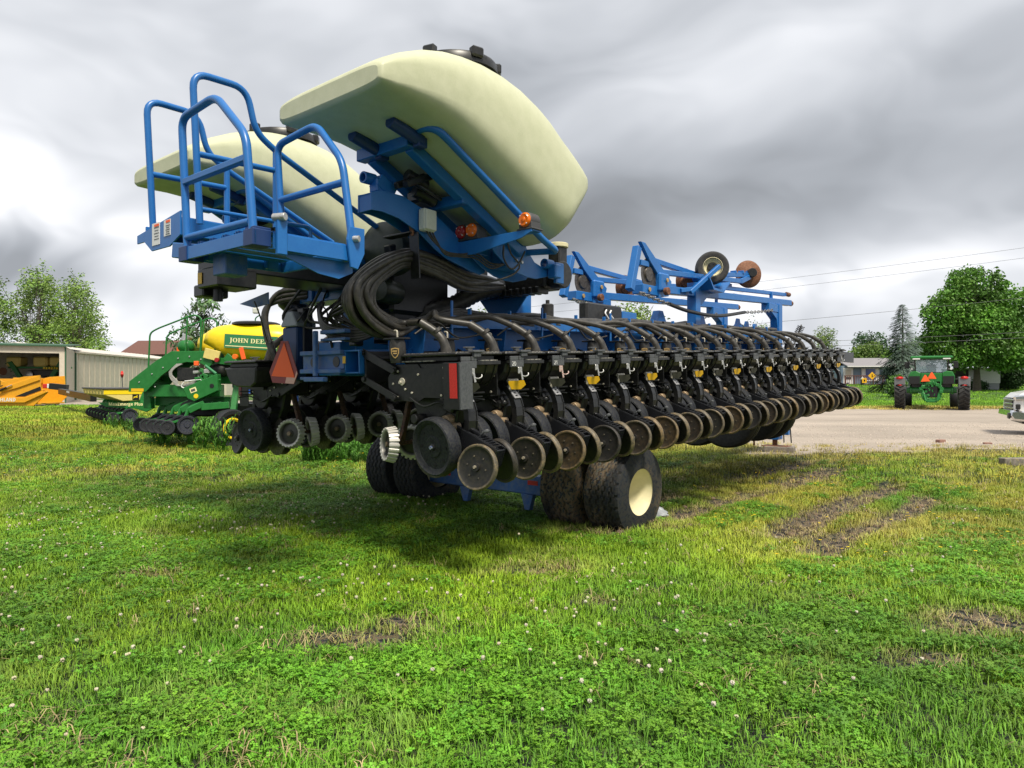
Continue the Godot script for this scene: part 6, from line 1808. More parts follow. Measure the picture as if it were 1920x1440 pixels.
func make_buildings() -> void:
	mat("beige_steel", Color(0.52, 0.465, 0.37), Color(0.62, 0.56, 0.46), 0.6, 0.0, 2.5, 1.4)
	mat("roof_steel", Color(0.60, 0.57, 0.53), Color(0.72, 0.69, 0.65), 0.5, 0.0, 3.0, 1.5)
	plain("green_trim", Color(0.035, 0.10, 0.05), 0.5)
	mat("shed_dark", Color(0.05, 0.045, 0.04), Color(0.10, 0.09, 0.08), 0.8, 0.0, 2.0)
	mat("shingle_red", Color(0.11, 0.05, 0.04), Color(0.18, 0.085, 0.065), 0.85, 0.0, 0.6, 1.6)
	mat("shingle_grey", Color(0.20, 0.19, 0.20), Color(0.28, 0.27, 0.28), 0.85, 0.0, 0.6, 1.6)
	mat("cream_wall", Color(0.55, 0.50, 0.40), Color(0.62, 0.57, 0.47), 0.7, 0.0, 2.0)
	mat("blue_siding", Color(0.17, 0.24, 0.32), Color(0.21, 0.285, 0.37), 0.65, 0.0, 2.0)
	mat("white_siding", Color(0.66, 0.66, 0.64), Color(0.76, 0.76, 0.74), 0.6, 0.0, 1.5)
	mat("deck_wood", Color(0.095, 0.035, 0.03), Color(0.15, 0.06, 0.05), 0.7, 0.0, 0.8)
	mat("block", Color(0.30, 0.31, 0.33), Color(0.40, 0.41, 0.43), 0.85, 0.0, 0.6)
	var glass := plain("glass", Color(0.05, 0.06, 0.07), 0.08)
	# open machinery shed
	var s := thing("open_shed", "beige open-fronted machinery shed at the left edge", "shed", Transform3D(Basis(Vector3.UP, deg_to_rad(28.0)), Vector3(-31.5, 0, -50)))
	obj("fascia", MB.new().box(Vector3(-10, 3.73, 0), Vector3(20.0, 0.48, 0.12), 0.0), M["beige_steel"], s)
	obj("roof", MB.new().box(Vector3(-10, 4.35, -6.0), Vector3(20.6, 0.10, 12.6), 0.0, Basis(Vector3.RIGHT, 0.055)), M["green_trim"], s)
	obj("corner_post", MB.new().box(Vector3(-0.16, 1.75, 0), Vector3(0.32, 3.5, 0.12), 0.0), M["beige_steel"], s)
	obj("corner_trim", MB.new().box(Vector3(0.05, 1.95, 0.03), Vector3(0.10, 3.95, 0.12), 0.0), M["green_trim"], s)
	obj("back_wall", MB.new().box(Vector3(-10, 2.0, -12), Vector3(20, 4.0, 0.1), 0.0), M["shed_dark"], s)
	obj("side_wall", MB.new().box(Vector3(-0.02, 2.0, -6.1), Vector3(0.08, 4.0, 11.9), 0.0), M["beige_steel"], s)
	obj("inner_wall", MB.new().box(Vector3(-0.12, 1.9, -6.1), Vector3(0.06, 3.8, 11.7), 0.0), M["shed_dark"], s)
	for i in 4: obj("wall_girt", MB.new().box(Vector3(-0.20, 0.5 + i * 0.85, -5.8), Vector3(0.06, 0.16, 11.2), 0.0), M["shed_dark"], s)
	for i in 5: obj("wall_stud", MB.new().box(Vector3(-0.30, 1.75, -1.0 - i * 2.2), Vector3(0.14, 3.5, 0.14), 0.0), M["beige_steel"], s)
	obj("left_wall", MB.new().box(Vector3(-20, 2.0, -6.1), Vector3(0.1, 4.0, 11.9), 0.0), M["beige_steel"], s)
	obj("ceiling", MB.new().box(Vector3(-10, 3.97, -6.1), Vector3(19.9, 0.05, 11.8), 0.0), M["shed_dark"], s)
	# long pale shed, its near gable end towards the camera
	var d := thing("metal_shed", "long pale ribbed metal shed with low white roof", "shed", Transform3D(Basis(Vector3.UP, deg_to_rad(5.5)), Vector3(-35.7, 0, -58)))
	ribbed(d, "side_wall", Vector3(0, 0, 0), Vector3(0, 0, -26), 3.92, M["beige_steel"], 0.9, Vector3.RIGHT)
	ribbed(d, "end_wall", Vector3(-9.0, 0, 0), Vector3(0, 0, 0), 3.92, M["beige_steel"], 0.9, Vector3.BACK)
	obj("gable", MB.new().prism(PackedVector2Array([Vector2(-9.0, 3.92), Vector2(0, 3.92), Vector2(-4.5, 4.62)]), 0.06, Transform3D(Basis.IDENTITY, Vector3(0, 0, 0))), M["beige_steel"], d)
	obj("corner_trim", MB.new().box(Vector3(0.05, 1.96, 0.05), Vector3(0.13, 3.92, 0.13), 0.0), M["green_trim"], d)
	obj("eave_trim", MB.new().box(Vector3(0.12, 3.94, -13), Vector3(0.16, 0.14, 26.4), 0.0), M["beige_steel"], d)
	for sg in [1.0, -1.0]:
		var rf := obj("roof", MB.new().bar(Vector3(-4.5 + sg * 4.7, 3.95, -13), Vector3(-4.5, 4.70, -13), 26.6, 0.05, Vector3.UP, 0.0), M["roof_steel"], d)
		for i in 28:
			obj("roof_rib", MB.new().bar(Vector3(-4.5 + sg * 4.7, 3.99, -0.1 - i * 0.95), Vector3(-4.5, 4.74, -0.1 - i * 0.95), 0.05, 0.05, Vector3.UP, 0.0), M["roof_steel"], rf)
	# house with a red brown roof
	var h := thing("red_roof_house", "house with long reddish brown roof behind the metal shed", "house", Transform3D(Basis(Vector3.UP, -0.10), Vector3(-47.0, 0, -86)))
	obj("wall", MB.new().box(Vector3(6.5, 2.5, -3.5), Vector3(13.0, 5.0, 7.0), 0.0), M["cream_wall"], h)
	obj("gable", MB.new().prism(PackedVector2Array([Vector2(-0.1, 5.0), Vector2(7.1, 5.0), Vector2(3.5, 6.6)]), 0.1, Transform3D(Basis(Vector3.UP, PI / 2), Vector3(0, 0, 0.0))), M["cream_wall"], h)
	for sg in [1.0, -1.0]:
		obj("roof", MB.new().bar(Vector3(6.5, 4.86, -3.5 + sg * 4.0), Vector3(6.5, 6.75, -3.5), 14.0, 0.12, Vector3.UP, 0.0), M["shingle_red"], h)
	obj("vent_pipe", MB.new().cyl(Vector3(9.6, 6.3, -2.6), Vector3(9.6, 7.4, -2.6), 0.11, 10), M["grey_steel"], h)
	obj("chimney", MB.new().box(Vector3(7.4, 6.6, -2.7), Vector3(0.5, 0.9, 0.5), 0.02), M["cream_wall"], h)
	obj("gable_window", MB.new().box(Vector3(-0.08, 5.3, -3.5), Vector3(0.06, 0.8, 0.7), 0.0), M["shed_dark"], h)
	# blue house with its deck
	var b := thing("blue_house", "small blue house with grey roof and dark red porch deck", "house", Transform3D(Basis(Vector3.UP, -0.06), Vector3(38.2, 1.28, -83)))
	obj("wall", MB.new().box(Vector3(3.3, 1.1, -3.5), Vector3(6.0, 2.2, 7.0), 0.0), M["blue_siding"], b)
	obj("annex_wall", MB.new().box(Vector3(8.4, 1.0, -3.0), Vector3(3.6, 2.0, 6.0), 0.0), M["blue_siding"], b)
	for i in 10: obj("siding_board", MB.new().box(Vector3(3.3, 0.12 + i * 0.22, 0.02), Vector3(6.0, 0.205, 0.03), 0.0, Basis(Vector3.RIGHT, 0.06)), M["blue_siding"], b)
	for sg in [1.0, -1.0]:
		obj("roof", MB.new().bar(Vector3(3.9, 2.12, -3.5 + sg * 4.2), Vector3(3.9, 3.15, -3.5), 6.4, 0.12, Vector3.UP, 0.0), M["shingle_grey"], b)
	obj("annex_roof", MB.new().bar(Vector3(9.0, 1.95, 0.3), Vector3(9.0, 2.7, -3.0), 4.2, 0.12, Vector3.UP, 0.0), M["shingle_grey"], b)
	obj("gutter", MB.new().box(Vector3(3.9, 2.10, 0.76), Vector3(6.4, 0.13, 0.12), 0.0), M["white_siding"], b)
	obj("corner_board", MB.new().box(Vector3(6.35, 1.0, 0.05), Vector3(0.32, 2.2, 0.16), 0.0), M["white_siding"], b)
	var dr := obj("door", MB.new().box(Vector3(1.05, 1.0, 0.06), Vector3(1.1, 1.9, 0.10), 0.0), M["white_siding"], b)
	obj("pane", MB.new().box(Vector3(1.05, 1.15, 0.125), Vector3(0.65, 1.1, 0.03), 0.0), M["cream_wall"], dr)
	obj("lower_pane", MB.new().box(Vector3(1.05, 0.75, 0.15), Vector3(0.55, 0.25, 0.02), 0.0), glass, dr)
	var wi := obj("window", MB.new().box(Vector3(3.55, 1.15, 0.06), Vector3(1.5, 1.5, 0.10), 0.0), M["white_siding"], b)
	obj("shutter", MB.new().box(Vector3(2.75, 1.15, 0.13), Vector3(0.42, 1.5, 0.04), 0.0), M["white_siding"], wi)
	obj("shutter", MB.new().box(Vector3(4.35, 1.15, 0.13), Vector3(0.42, 1.5, 0.04), 0.0), M["white_siding"], wi)
	obj("pane", MB.new().box(Vector3(3.55, 1.2, 0.125), Vector3(1.05, 1.25, 0.04), 0.0), plain("window_sky", Color(0.13, 0.16, 0.33), 0.1), wi)
	var dk := obj("deck", MB.new().box(Vector3(2.6, 0.0, 1.6), Vector3(6.4, 0.10, 3.0), 0.0), M["deck_wood"], b)
	for i in 32: obj("skirt_board", MB.new().box(Vector3(-0.5 + i * 0.20, -0.40, 3.12), Vector3(0.185, 0.75, 0.04), 0.0), M["deck_wood"], b)
	obj("top_rail", MB.new().box(Vector3(2.6, 0.98, 3.1), Vector3(6.4, 0.09, 0.10), 0.0), M["deck_wood"], dk)
	for i in 7: obj("rail_post", MB.new().box(Vector3(-0.5 + i * 1.03, 0.5, 3.1), Vector3(0.12, 0.96, 0.12), 0.0), M["deck_wood"], dk)
	for i in 26: obj("baluster", MB.new().box(Vector3(-0.4 + i * 0.19, 0.5, 3.1), Vector3(0.045, 0.92, 0.045), 0.0), M["deck_wood"], dk)
	for i in 8: obj("privacy_board", MB.new().box(Vector3(4.55 + i * 0.16, 0.5, 3.18), Vector3(0.15, 0.96, 0.03), 0.0), M["deck_wood"], dk)
	# pale siding of a home behind the round tree
	var w := thing("mobile_home", "white lapped siding home with grey skirting behind the round tree", "house", Transform3D(Basis(Vector3.UP, -0.05), Vector3(42.6, 0.75, -65)))
	for i in 7: obj("siding_board", MB.new().box(Vector3(1.0, 0.75 + i * 0.18, 0), Vector3(2.05, 0.17, 0.06), 0.0, Basis(Vector3.RIGHT, 0.08)), M["white_siding"], w)
	obj("wall", MB.new().box(Vector3(1.0, 1.3, -2.1), Vector3(2.0, 1.3, 4.0), 0.0), M["white_siding"], w)
	obj("skirting", MB.new().box(Vector3(0.2, 0.33, -0.1), Vector3(3.6, 0.66, 0.05), 0.0), M["block"], w)
	obj("roof", MB.new().box(Vector3(0.6, 2.02, -2.0), Vector3(3.2, 0.10, 4.4), 0.0), M["roof_steel"], w)
	obj("porch", MB.new().box(Vector3(-1.3, 0.62, 0.2), Vector3(2.4, 0.08, 1.4), 0.0), M["deck_wood"], w)
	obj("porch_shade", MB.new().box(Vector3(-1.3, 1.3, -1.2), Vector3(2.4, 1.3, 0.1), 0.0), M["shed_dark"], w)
	obj("porch_rail", MB.new().box(Vector3(-1.3, 1.05, 0.8), Vector3(2.4, 0.06, 0.06), 0.0), M["white_siding"], w)
	obj("porch_post", MB.new().box(Vector3(-0.2, 1.25, 0.8), Vector3(0.10, 1.3, 0.10), 0.0), M["white_siding"], w)

# ---------------------------------------------------------------- other machines
func disc_wheel(R: float, W: float, rubber: Color, hub: Color) -> ArrayMesh:
	return MB.new().lathe([Vector2(0, W * 0.35), Vector2(R * 0.25, W * 0.35), Vector2(R * 0.3, W * 0.2), Vector2(R * 0.68, W * 0.25), Vector2(R * 0.74, W * 0.45), Vector2(R * 0.92, W * 0.5), Vector2(R, W * 0.3), Vector2(R, -W * 0.3), Vector2(R * 0.92, -W * 0.5), Vector2(0, -W * 0.4)], 26, Transform3D.IDENTITY, [hub, hub, hub, hub, rubber, rubber, rubber, rubber, rubber, rubber]).mesh()

func deer_badge(parent: Node, t: Transform3D, s: float) -> void:
	obj("badge_plate", MB.new().box(t.origin, Vector3(s, s, 0.006), 0.0, t.basis), M["black_gloss"], parent)
	# a leaping animal, four legs and antlers, in yellow
	var pr := PackedVector2Array([Vector2(-0.34, -0.05), Vector2(-0.28, 0.08), Vector2(-0.05, 0.10), Vector2(0.12, 0.18), Vector2(0.16, 0.36), Vector2(0.22, 0.22), Vector2(0.34, 0.18), Vector2(0.22, 0.10), Vector2(0.18, -0.02), Vector2(0.36, -0.10), Vector2(0.14, -0.10), Vector2(-0.06, -0.06), Vector2(-0.20, -0.10), Vector2(-0.38, -0.30), Vector2(-0.30, -0.12)])
	var q := PackedVector2Array()
	for p in pr: q.append(p * s)
	obj("badge_mark", MB.new().prism(q, 0.004, t * Transform3D(Basis.IDENTITY, Vector3(0, 0, 0.006))), M["jd_yellow"], parent)

func green_row_unit(parent: Node, t: Transform3D) -> MeshInstance3D:   # x back, y up: arm, cover and wheels
	var mb := MB.new()
	mb.bar(Vector3(-0.5, 0.62, 0), Vector3(0.05, 0.58, 0), 0.10, 0.14)
	mb.bar(Vector3(0.0, 0.66, 0), Vector3(0.30, 0.50, 0), 0.09, 0.12)
	mb.tube(spline([Vector3(0.05, 0.66, 0), Vector3(0.28, 0.56, 0), Vector3(0.36, 0.38, 0), Vector3(0.44, 0.28, 0), Vector3(0.78, 0.20, 0)], 5), 0.042, 8)
	mb.bar(Vector3(0.5, 0.29, 0), Vector3(0.85, 0.20, 0), 0.13, 0.05)
	var u := obj("row_unit", mb, M["jd_green"], parent, t)
	for s in [0.09, -0.09]:
		obj("closing_wheel", jd_small, M["dusty"], u, wheel_tf(Vector3(0.70, 0.15, s), Vector3(0.1, 0.12, signf(s)).normalized()))
		obj("gauge_wheel", jd_big, M["dusty"], u, wheel_tf(Vector3(0.30, 0.20, s * 1.7), Vector3(0, 0.1, signf(s)).normalized()))
	return u

var jd_small: ArrayMesh
var jd_big: ArrayMesh

func make_machines() -> void:
	rng.seed = 31
	mat("jd_green", Color(0.010, 0.14, 0.022), Color(0.025, 0.19, 0.04), 0.35, 0.0, 0.8, 1.2)
	mat("jd_yellow", Color(0.85, 0.60, 0.008), Color(0.92, 0.68, 0.015), 0.35, 0.0, 0.8, 1.0)
	mat("faded_yellow", Color(0.66, 0.53, 0.16), Color(0.78, 0.64, 0.22), 0.5, 0.0, 0.5)
	mat("jd_green_dark", Color(0.008, 0.09, 0.016), Color(0.016, 0.12, 0.03), 0.5)
	plain("logo_green", Color(0.03, 0.20, 0.08), 0.45)
	plain("logo_cream", Color(0.88, 0.82, 0.42), 0.45)
	mat("scraper_yellow", Color(0.66, 0.30, 0.010), Color(0.78, 0.37, 0.015), 0.5, 0.0, 0.9, 1.5)
	mat("tyre_black", Color(0.012, 0.012, 0.013), Color(0.035, 0.034, 0.032), 0.7, 0.0, 0.3)
	plain("chrome", Color(0.75, 0.76, 0.78), 0.08, 1.0)
	mat("truck_white", Color(0.78, 0.78, 0.77), Color(0.82, 0.82, 0.81), 0.15, 0.0, 2.0)
	jd_small = disc_wheel(0.155, 0.05, Color(0.03, 0.03, 0.03), Color(0.02, 0.02, 0.02))
	jd_big = disc_wheel(0.205, 0.11, Color(0.03, 0.03, 0.032), Color(0.05, 0.05, 0.055))
	green_planter()
	hopper_planter()
	stored_planter()
	scraper()
	blue_implement()
	tractor()
	truck()

func bulk_tank(parent: Node, called: String, c: Vector3, half: Vector3) -> MeshInstance3D:
	var rings := []
	for i in 17:
		var f := -1.0 + i / 8.0
		var sc := pow(1.0 - pow(absf(f), 3.6), 0.42) if absf(f) < 1.0 else 0.0
		sc = maxf(sc, 0.25)
		var ring := []
		for j in 32:
			var a := TAU * j / 32.0
			var yy := signf(sin(a)) * pow(absf(sin(a)), 0.75)
			var zz := signf(cos(a)) * pow(absf(cos(a)), 0.75)
			var taper := 1.0 if yy > -0.1 else lerpf(1.0, 0.55, clampf(-yy, 0, 1))
			ring.append(c + Vector3(f * half.x * taper, yy * half.y * (sc if yy > 0 else maxf(sc, 0.6)), zz * half.z * sc))
		rings.append(ring)
	return obj(called, MB.new().loft(rings), M["jd_yellow"], parent)

func green_planter() -> void:
	# local x to the right, z towards the camera
	var g := thing("green_planter", "green planter with two bulging yellow tanks and a stair", "planter", Transform3D(Basis.IDENTITY, Vector3(-7.25, 0, -16.0)))
	var t2 := bulk_tank(g, "seed_tank", Vector3(0.50, 2.24, -1.5), Vector3(0.95, 0.42, 0.60))
	var t1 := bulk_tank(g, "seed_tank", Vector3(1.42, 2.26, -0.1), Vector3(1.10, 0.43, 0.62))
	for q in [[1.45, 2.69, -0.1, 0.52], [0.40, 2.66, -1.5, 0.50]]:
		var lid := MB.new().lathe([Vector2(0, 0.05), Vector2(q[3] - 0.06, 0.045), Vector2(q[3], 0.02), Vector2(q[3], -0.02), Vector2(0, -0.03)], 26, Transform3D(Basis.IDENTITY, Vector3(q[0], q[1], q[2])))
		obj("tank_lid", lid, M["black_plastic"], t1 if q[0] > 1 else t2)
	var tl := Basis(Vector3.FORWARD, 0.06)
	obj("name_panel", MB.new().box(Vector3(1.56, 2.25, 0.525), Vector3(1.16, 0.30, 0.008), 0.0, tl), M["logo_green"], t1)
	obj("name", fit_text("JOHN DEERE", 0.95, 0.125, 0.006, "Droid Serif"), M["logo_cream"], t1, Transform3D(tl, Vector3(1.57, 2.26, 0.532)))
	obj("name_line", MB.new().box(Vector3(1.56, 2.145, 0.53), Vector3(1.12, 0.018, 0.006), 0.0, tl), M["logo_cream"], t1)
	# stair stringers and the frame behind
	for z in [0.45, -0.30]:
		obj("stair_stringer", MB.new().prism(PackedVector2Array([Vector2(-1.14, 1.17), Vector2(-0.76, 1.17), Vector2(-0.42, 1.52), Vector2(-0.10, 1.76), Vector2(0.12, 1.82), Vector2(0.42, 1.80), Vector2(0.62, 1.70), Vector2(0.70, 1.80), Vector2(0.62, 2.06), Vector2(-0.20, 2.06), Vector2(-0.55, 1.84), Vector2(-1.12, 1.40)]), 0.05, Transform3D(Basis.IDENTITY, Vector3(0, 0, z)), 0.006), M["jd_green"], g)
	for i in 4:
		obj("step", MB.new().box(Vector3(-0.92 + i * 0.29, 1.42 + i * 0.20, 0.07), Vector3(0.30, 0.035, 0.72), 0.004), M["jd_green"], g)
		obj("step_riser", MB.new().box(Vector3(-0.78 + i * 0.29, 1.50 + i * 0.20, 0.0), Vector3(0.02, 0.14, 0.62), 0.0), M["jd_green_dark"], g)
	var f := MB.new()
	f.box(Vector3(0.0, 1.19, 0.2), Vector3(1.6, 0.27, 0.25), 0.012)
	f.bar(Vector3(0.55, 1.88, 0.35), Vector3(2.3, 1.68, 0.35), 0.10, 0.14)
	f.bar(Vector3(0.2, 1.85, -0.9), Vector3(2.0, 1.70, -0.9), 0.10, 0.14)
	f.bar(Vector3(1.0, 1.95, 0.5), Vector3(1.55, 1.50, 0.5), 0.06, 0.16)
	f.box(Vector3(1.3, 1.45, 0.0), Vector3(1.5, 0.22, 0.3), 0.012)
	f.bar(Vector3(0.45, 1.66, 0.5), Vector3(0.92, 1.40, 0.62), 0.07, 0.07)
	f.box(Vector3(0.05, 0.95, -0.1), Vector3(1.7, 0.2, 0.2), 0.012)
	f.box(Vector3(-0.85, 1.05, 0.15), Vector3(0.16, 0.5, 0.2), 0.012)
	obj("frame", f, M["jd_green"], g)
	var bl := MB.new()
	for q in [[-0.9, 1.38], [-0.62, 1.56], [-0.38, 1.70], [-0.05, 1.90], [0.2, 1.94], [-0.55, 1.28], [0.45, 1.88]]: bolt(bl, Vector3(q[0], q[1], 0.476), Vector3.BACK, 0.016)
	obj("bolts", bl, M["silver"], g)
	obj("reflective_strip", MB.new().box(Vector3(-0.94, 1.21, 0.48), Vector3(0.27, 0.065, 0.006), 0.0), M["yellow_tag"], g)
	# side box with a badge
	var bx := obj("side_box", MB.new().prism(PackedVector2Array([Vector2(0.16, 1.25), Vector2(0.90, 1.56), Vector2(0.92, 1.20), Vector2(0.41, 0.965), Vector2(0.26, 1.03)]), 0.20, Transform3D(Basis.IDENTITY, Vector3(0, 0, 0.62)), 0.01), M["jd_green"], g)
	obj("box_label", MB.new().box(Vector3(0.39, 1.21, 0.724), Vector3(0.14, 0.10, 0.006), 0.0, Basis(Vector3.BACK, 0.35)), M["logo_cream"], bx)
	obj("box_label_print", MB.new().box(Vector3(0.39, 1.21, 0.730), Vector3(0.09, 0.05, 0.004), 0.0, Basis(Vector3.BACK, 0.35)), M["grey_steel"], bx)
	obj("box_hole", MB.new().cyl(Vector3(0.79, 1.30, 0.72), Vector3(0.79, 1.30, 0.728), 0.048, 14), M["black_steel"], bx)
	obj("yellow_cap", MB.new().cyl(Vector3(0.45, 1.08, 0.72), Vector3(0.45, 1.08, 0.732), 0.05, 14), M["jd_yellow"], bx)
	# machinery in the middle
	obj("dark_gearbox", MB.new().box(Vector3(0.12, 1.55, 0.25), Vector3(0.44, 0.30, 0.4), 0.03), M["black_plastic"], g)
	obj("air_bag", MB.new().ball(Vector3(0.80, 1.66, 0.2), Vector3(0.30, 0.16, 0.2), 14), M["rubber"], g)
	obj("rubber_boot", MB.new().ball(Vector3(0.22, 0.86, 0.35), Vector3(0.28, 0.13, 0.15), 14), M["rubber"], g)
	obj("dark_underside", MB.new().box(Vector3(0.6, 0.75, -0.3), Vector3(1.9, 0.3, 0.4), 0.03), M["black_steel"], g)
	var hl := MB.new()
	for i in 10:
		var pts := [Vector3(-0.06 + i * 0.012, 1.78, 0.50), Vector3(-0.20 + rng.randf_range(-0.03, 0.03), 1.6, 0.52), Vector3(-0.16 + i * 0.012, 1.42, 0.53), Vector3(0.0 + rng.randf_range(-0.04, 0.04), 1.30, 0.54), Vector3(0.30 + i * 0.02, 1.36 + rng.randf_range(-0.05, 0.06), 0.55), Vector3(0.42, 1.5 + rng.randf_range(-0.06, 0.06), 0.55)]
		hl.tube(spline(pts, 5), 0.013, 6, false)
	obj("coiled_hoses", hl, M["clear_hose"], g)
	for i in 12:
		obj("valve", MB.new().box(Vector3(0.36 + rng.randf_range(0, 0.48), 1.34 + rng.randf_range(0, 0.28), 0.58), Vector3(rng.randf_range(0.06, 0.15), rng.randf_range(0.05, 0.11), 0.10), 0.012, Basis(Vector3.BACK, rng.randf_range(-0.5, 0.5))), M["jd_green"] if i % 3 else M["silver"], g)
	obj("belt_loop", MB.new().tube(rounded([Vector3(0.14, 1.38, 0.62), Vector3(0.07, 1.28, 0.62), Vector3(0.18, 1.24, 0.62), Vector3(0.52, 1.38, 0.62), Vector3(0.52, 1.44, 0.62), Vector3(0.16, 1.40, 0.62)], 0.05, 4), 0.013, 6), M["white"], g)
	obj("green_hose", MB.new().tube([Vector3(0.60, 1.74, 0.6), Vector3(0.86, 1.56, 0.66)], 0.03, 8), M["logo_green"], g)
	# hand rails
	for z in [0.45, -0.30]:
		var dz := 0.0 if z > 0 else 0.04
		var hr := obj("hand_rail", MB.new().tube(rounded([Vector3(-0.72, 1.55, z), Vector3(-0.68, 2.46, z), Vector3(-0.50 + dz, 2.56, z), Vector3(0.28 + dz, 2.86, z), Vector3(0.44 + dz, 2.80, z), Vector3(0.42, 2.0, z)], 0.14, 5), 0.019, 8), M["jd_green"], g)
		obj("rail_post", MB.new().tube([Vector3(0.14 + dz, 2.80, z), Vector3(0.10, 2.05, z)], 0.017, 8), M["jd_green"], hr)
	var fn := obj("fan", MB.new().ball(Vector3(-0.02, 2.18, 0.15), Vector3(0.19, 0.16, 0.18), 16), M["jd_green"], g)
	obj("fan_top", MB.new().cyl(Vector3(-0.06, 2.28, 0.15), Vector3(0.0, 2.42, 0.12), 0.10, 16), M["silver"], fn)
	# signs and lamps
	obj("slow_vehicle_sign", MB.new().prism(PackedVector2Array([Vector2(-0.18, -0.17), Vector2(0.18, -0.17), Vector2(0.02, 0.2), Vector2(-0.02, 0.2)]), 0.01, Transform3D(Basis(Vector3.UP, 0.9), Vector3(-0.26, 2.2, -0.5))), M["orange_sign"], g)
	obj("orange_marker", MB.new().box(Vector3(-0.45, 2.08, -0.4), Vector3(0.08, 0.22, 0.04), 0.005), M["orange_sign"], g)
	obj("orange_marker", MB.new().box(Vector3(1.42, 2.0, 0.65), Vector3(0.09, 0.26, 0.04), 0.005, Basis(Vector3.BACK, 0.25)), M["orange_sign"], g)
	obj("warning_lamp", MB.new().cyl(Vector3(1.27, 1.93, 0.62), Vector3(1.27, 1.93, 0.70), 0.06, 14), M["amber"], g)
	obj("orange_lamp", MB.new().box(Vector3(0.36, 1.79, 0.50), Vector3(0.10, 0.10, 0.06), 0.01), M["orange_sign"], g)
	obj("red_lamp", MB.new().cyl(Vector3(0.86, 1.86, 0.6), Vector3(0.86, 1.86, 0.66), 0.05, 12), M["red_lens"], g)
	obj("yellow_cover", MB.new().box(Vector3(0.70, 1.98, 0.5), Vector3(0.34, 0.22, 0.05), 0.006, Basis(Vector3.FORWARD, 0.25)), M["faded_yellow"], g)
	var wl := obj("work_light_post", MB.new().tube(rounded([Vector3(1.50, 2.6, 0.1), Vector3(1.50, 2.82, 0.1), Vector3(1.60, 2.88, 0.1)], 0.1, 4), 0.014, 7), M["jd_green"], g)
	obj("work_light", MB.new().box(Vector3(1.52, 2.98, 0.12), Vector3(0.13, 0.13, 0.09), 0.02), M["white_plastic"], wl)
	# row units towards the camera's left, and a carrying wheel
	for i in 5:
		green_row_unit(g, Transform3D(Basis(Vector3.UP, PI + 0.25), Vector3(-0.52 + i * 0.30, 0.27, -0.35 + i * 0.30)))
	var w := obj("carrying_tyre", disc_wheel(0.42, 0.26, Color(0.028, 0.028, 0.03), Color(0.028, 0.028, 0.03)), M["dusty"], g, wheel_tf(Vector3(1.20, 0.38, 0.75), Vector3(0.80, 0.04, 0.60).normalized()))
	obj("wheel_rim", MB.new().lathe([Vector2(0.17, 0.10), Vector2(0.20, 0.14), Vector2(0.225, 0.14), Vector2(0.235, 0.10), Vector2(0.17, 0.10)], 26), M["jd_yellow"], w)
	obj("wheel_arm", MB.new().bar(Vector3(1.15, 0.34, 0.6), Vector3(1.1, 1.4, 0.1), 0.12, 0.12), M["jd_green"], g)

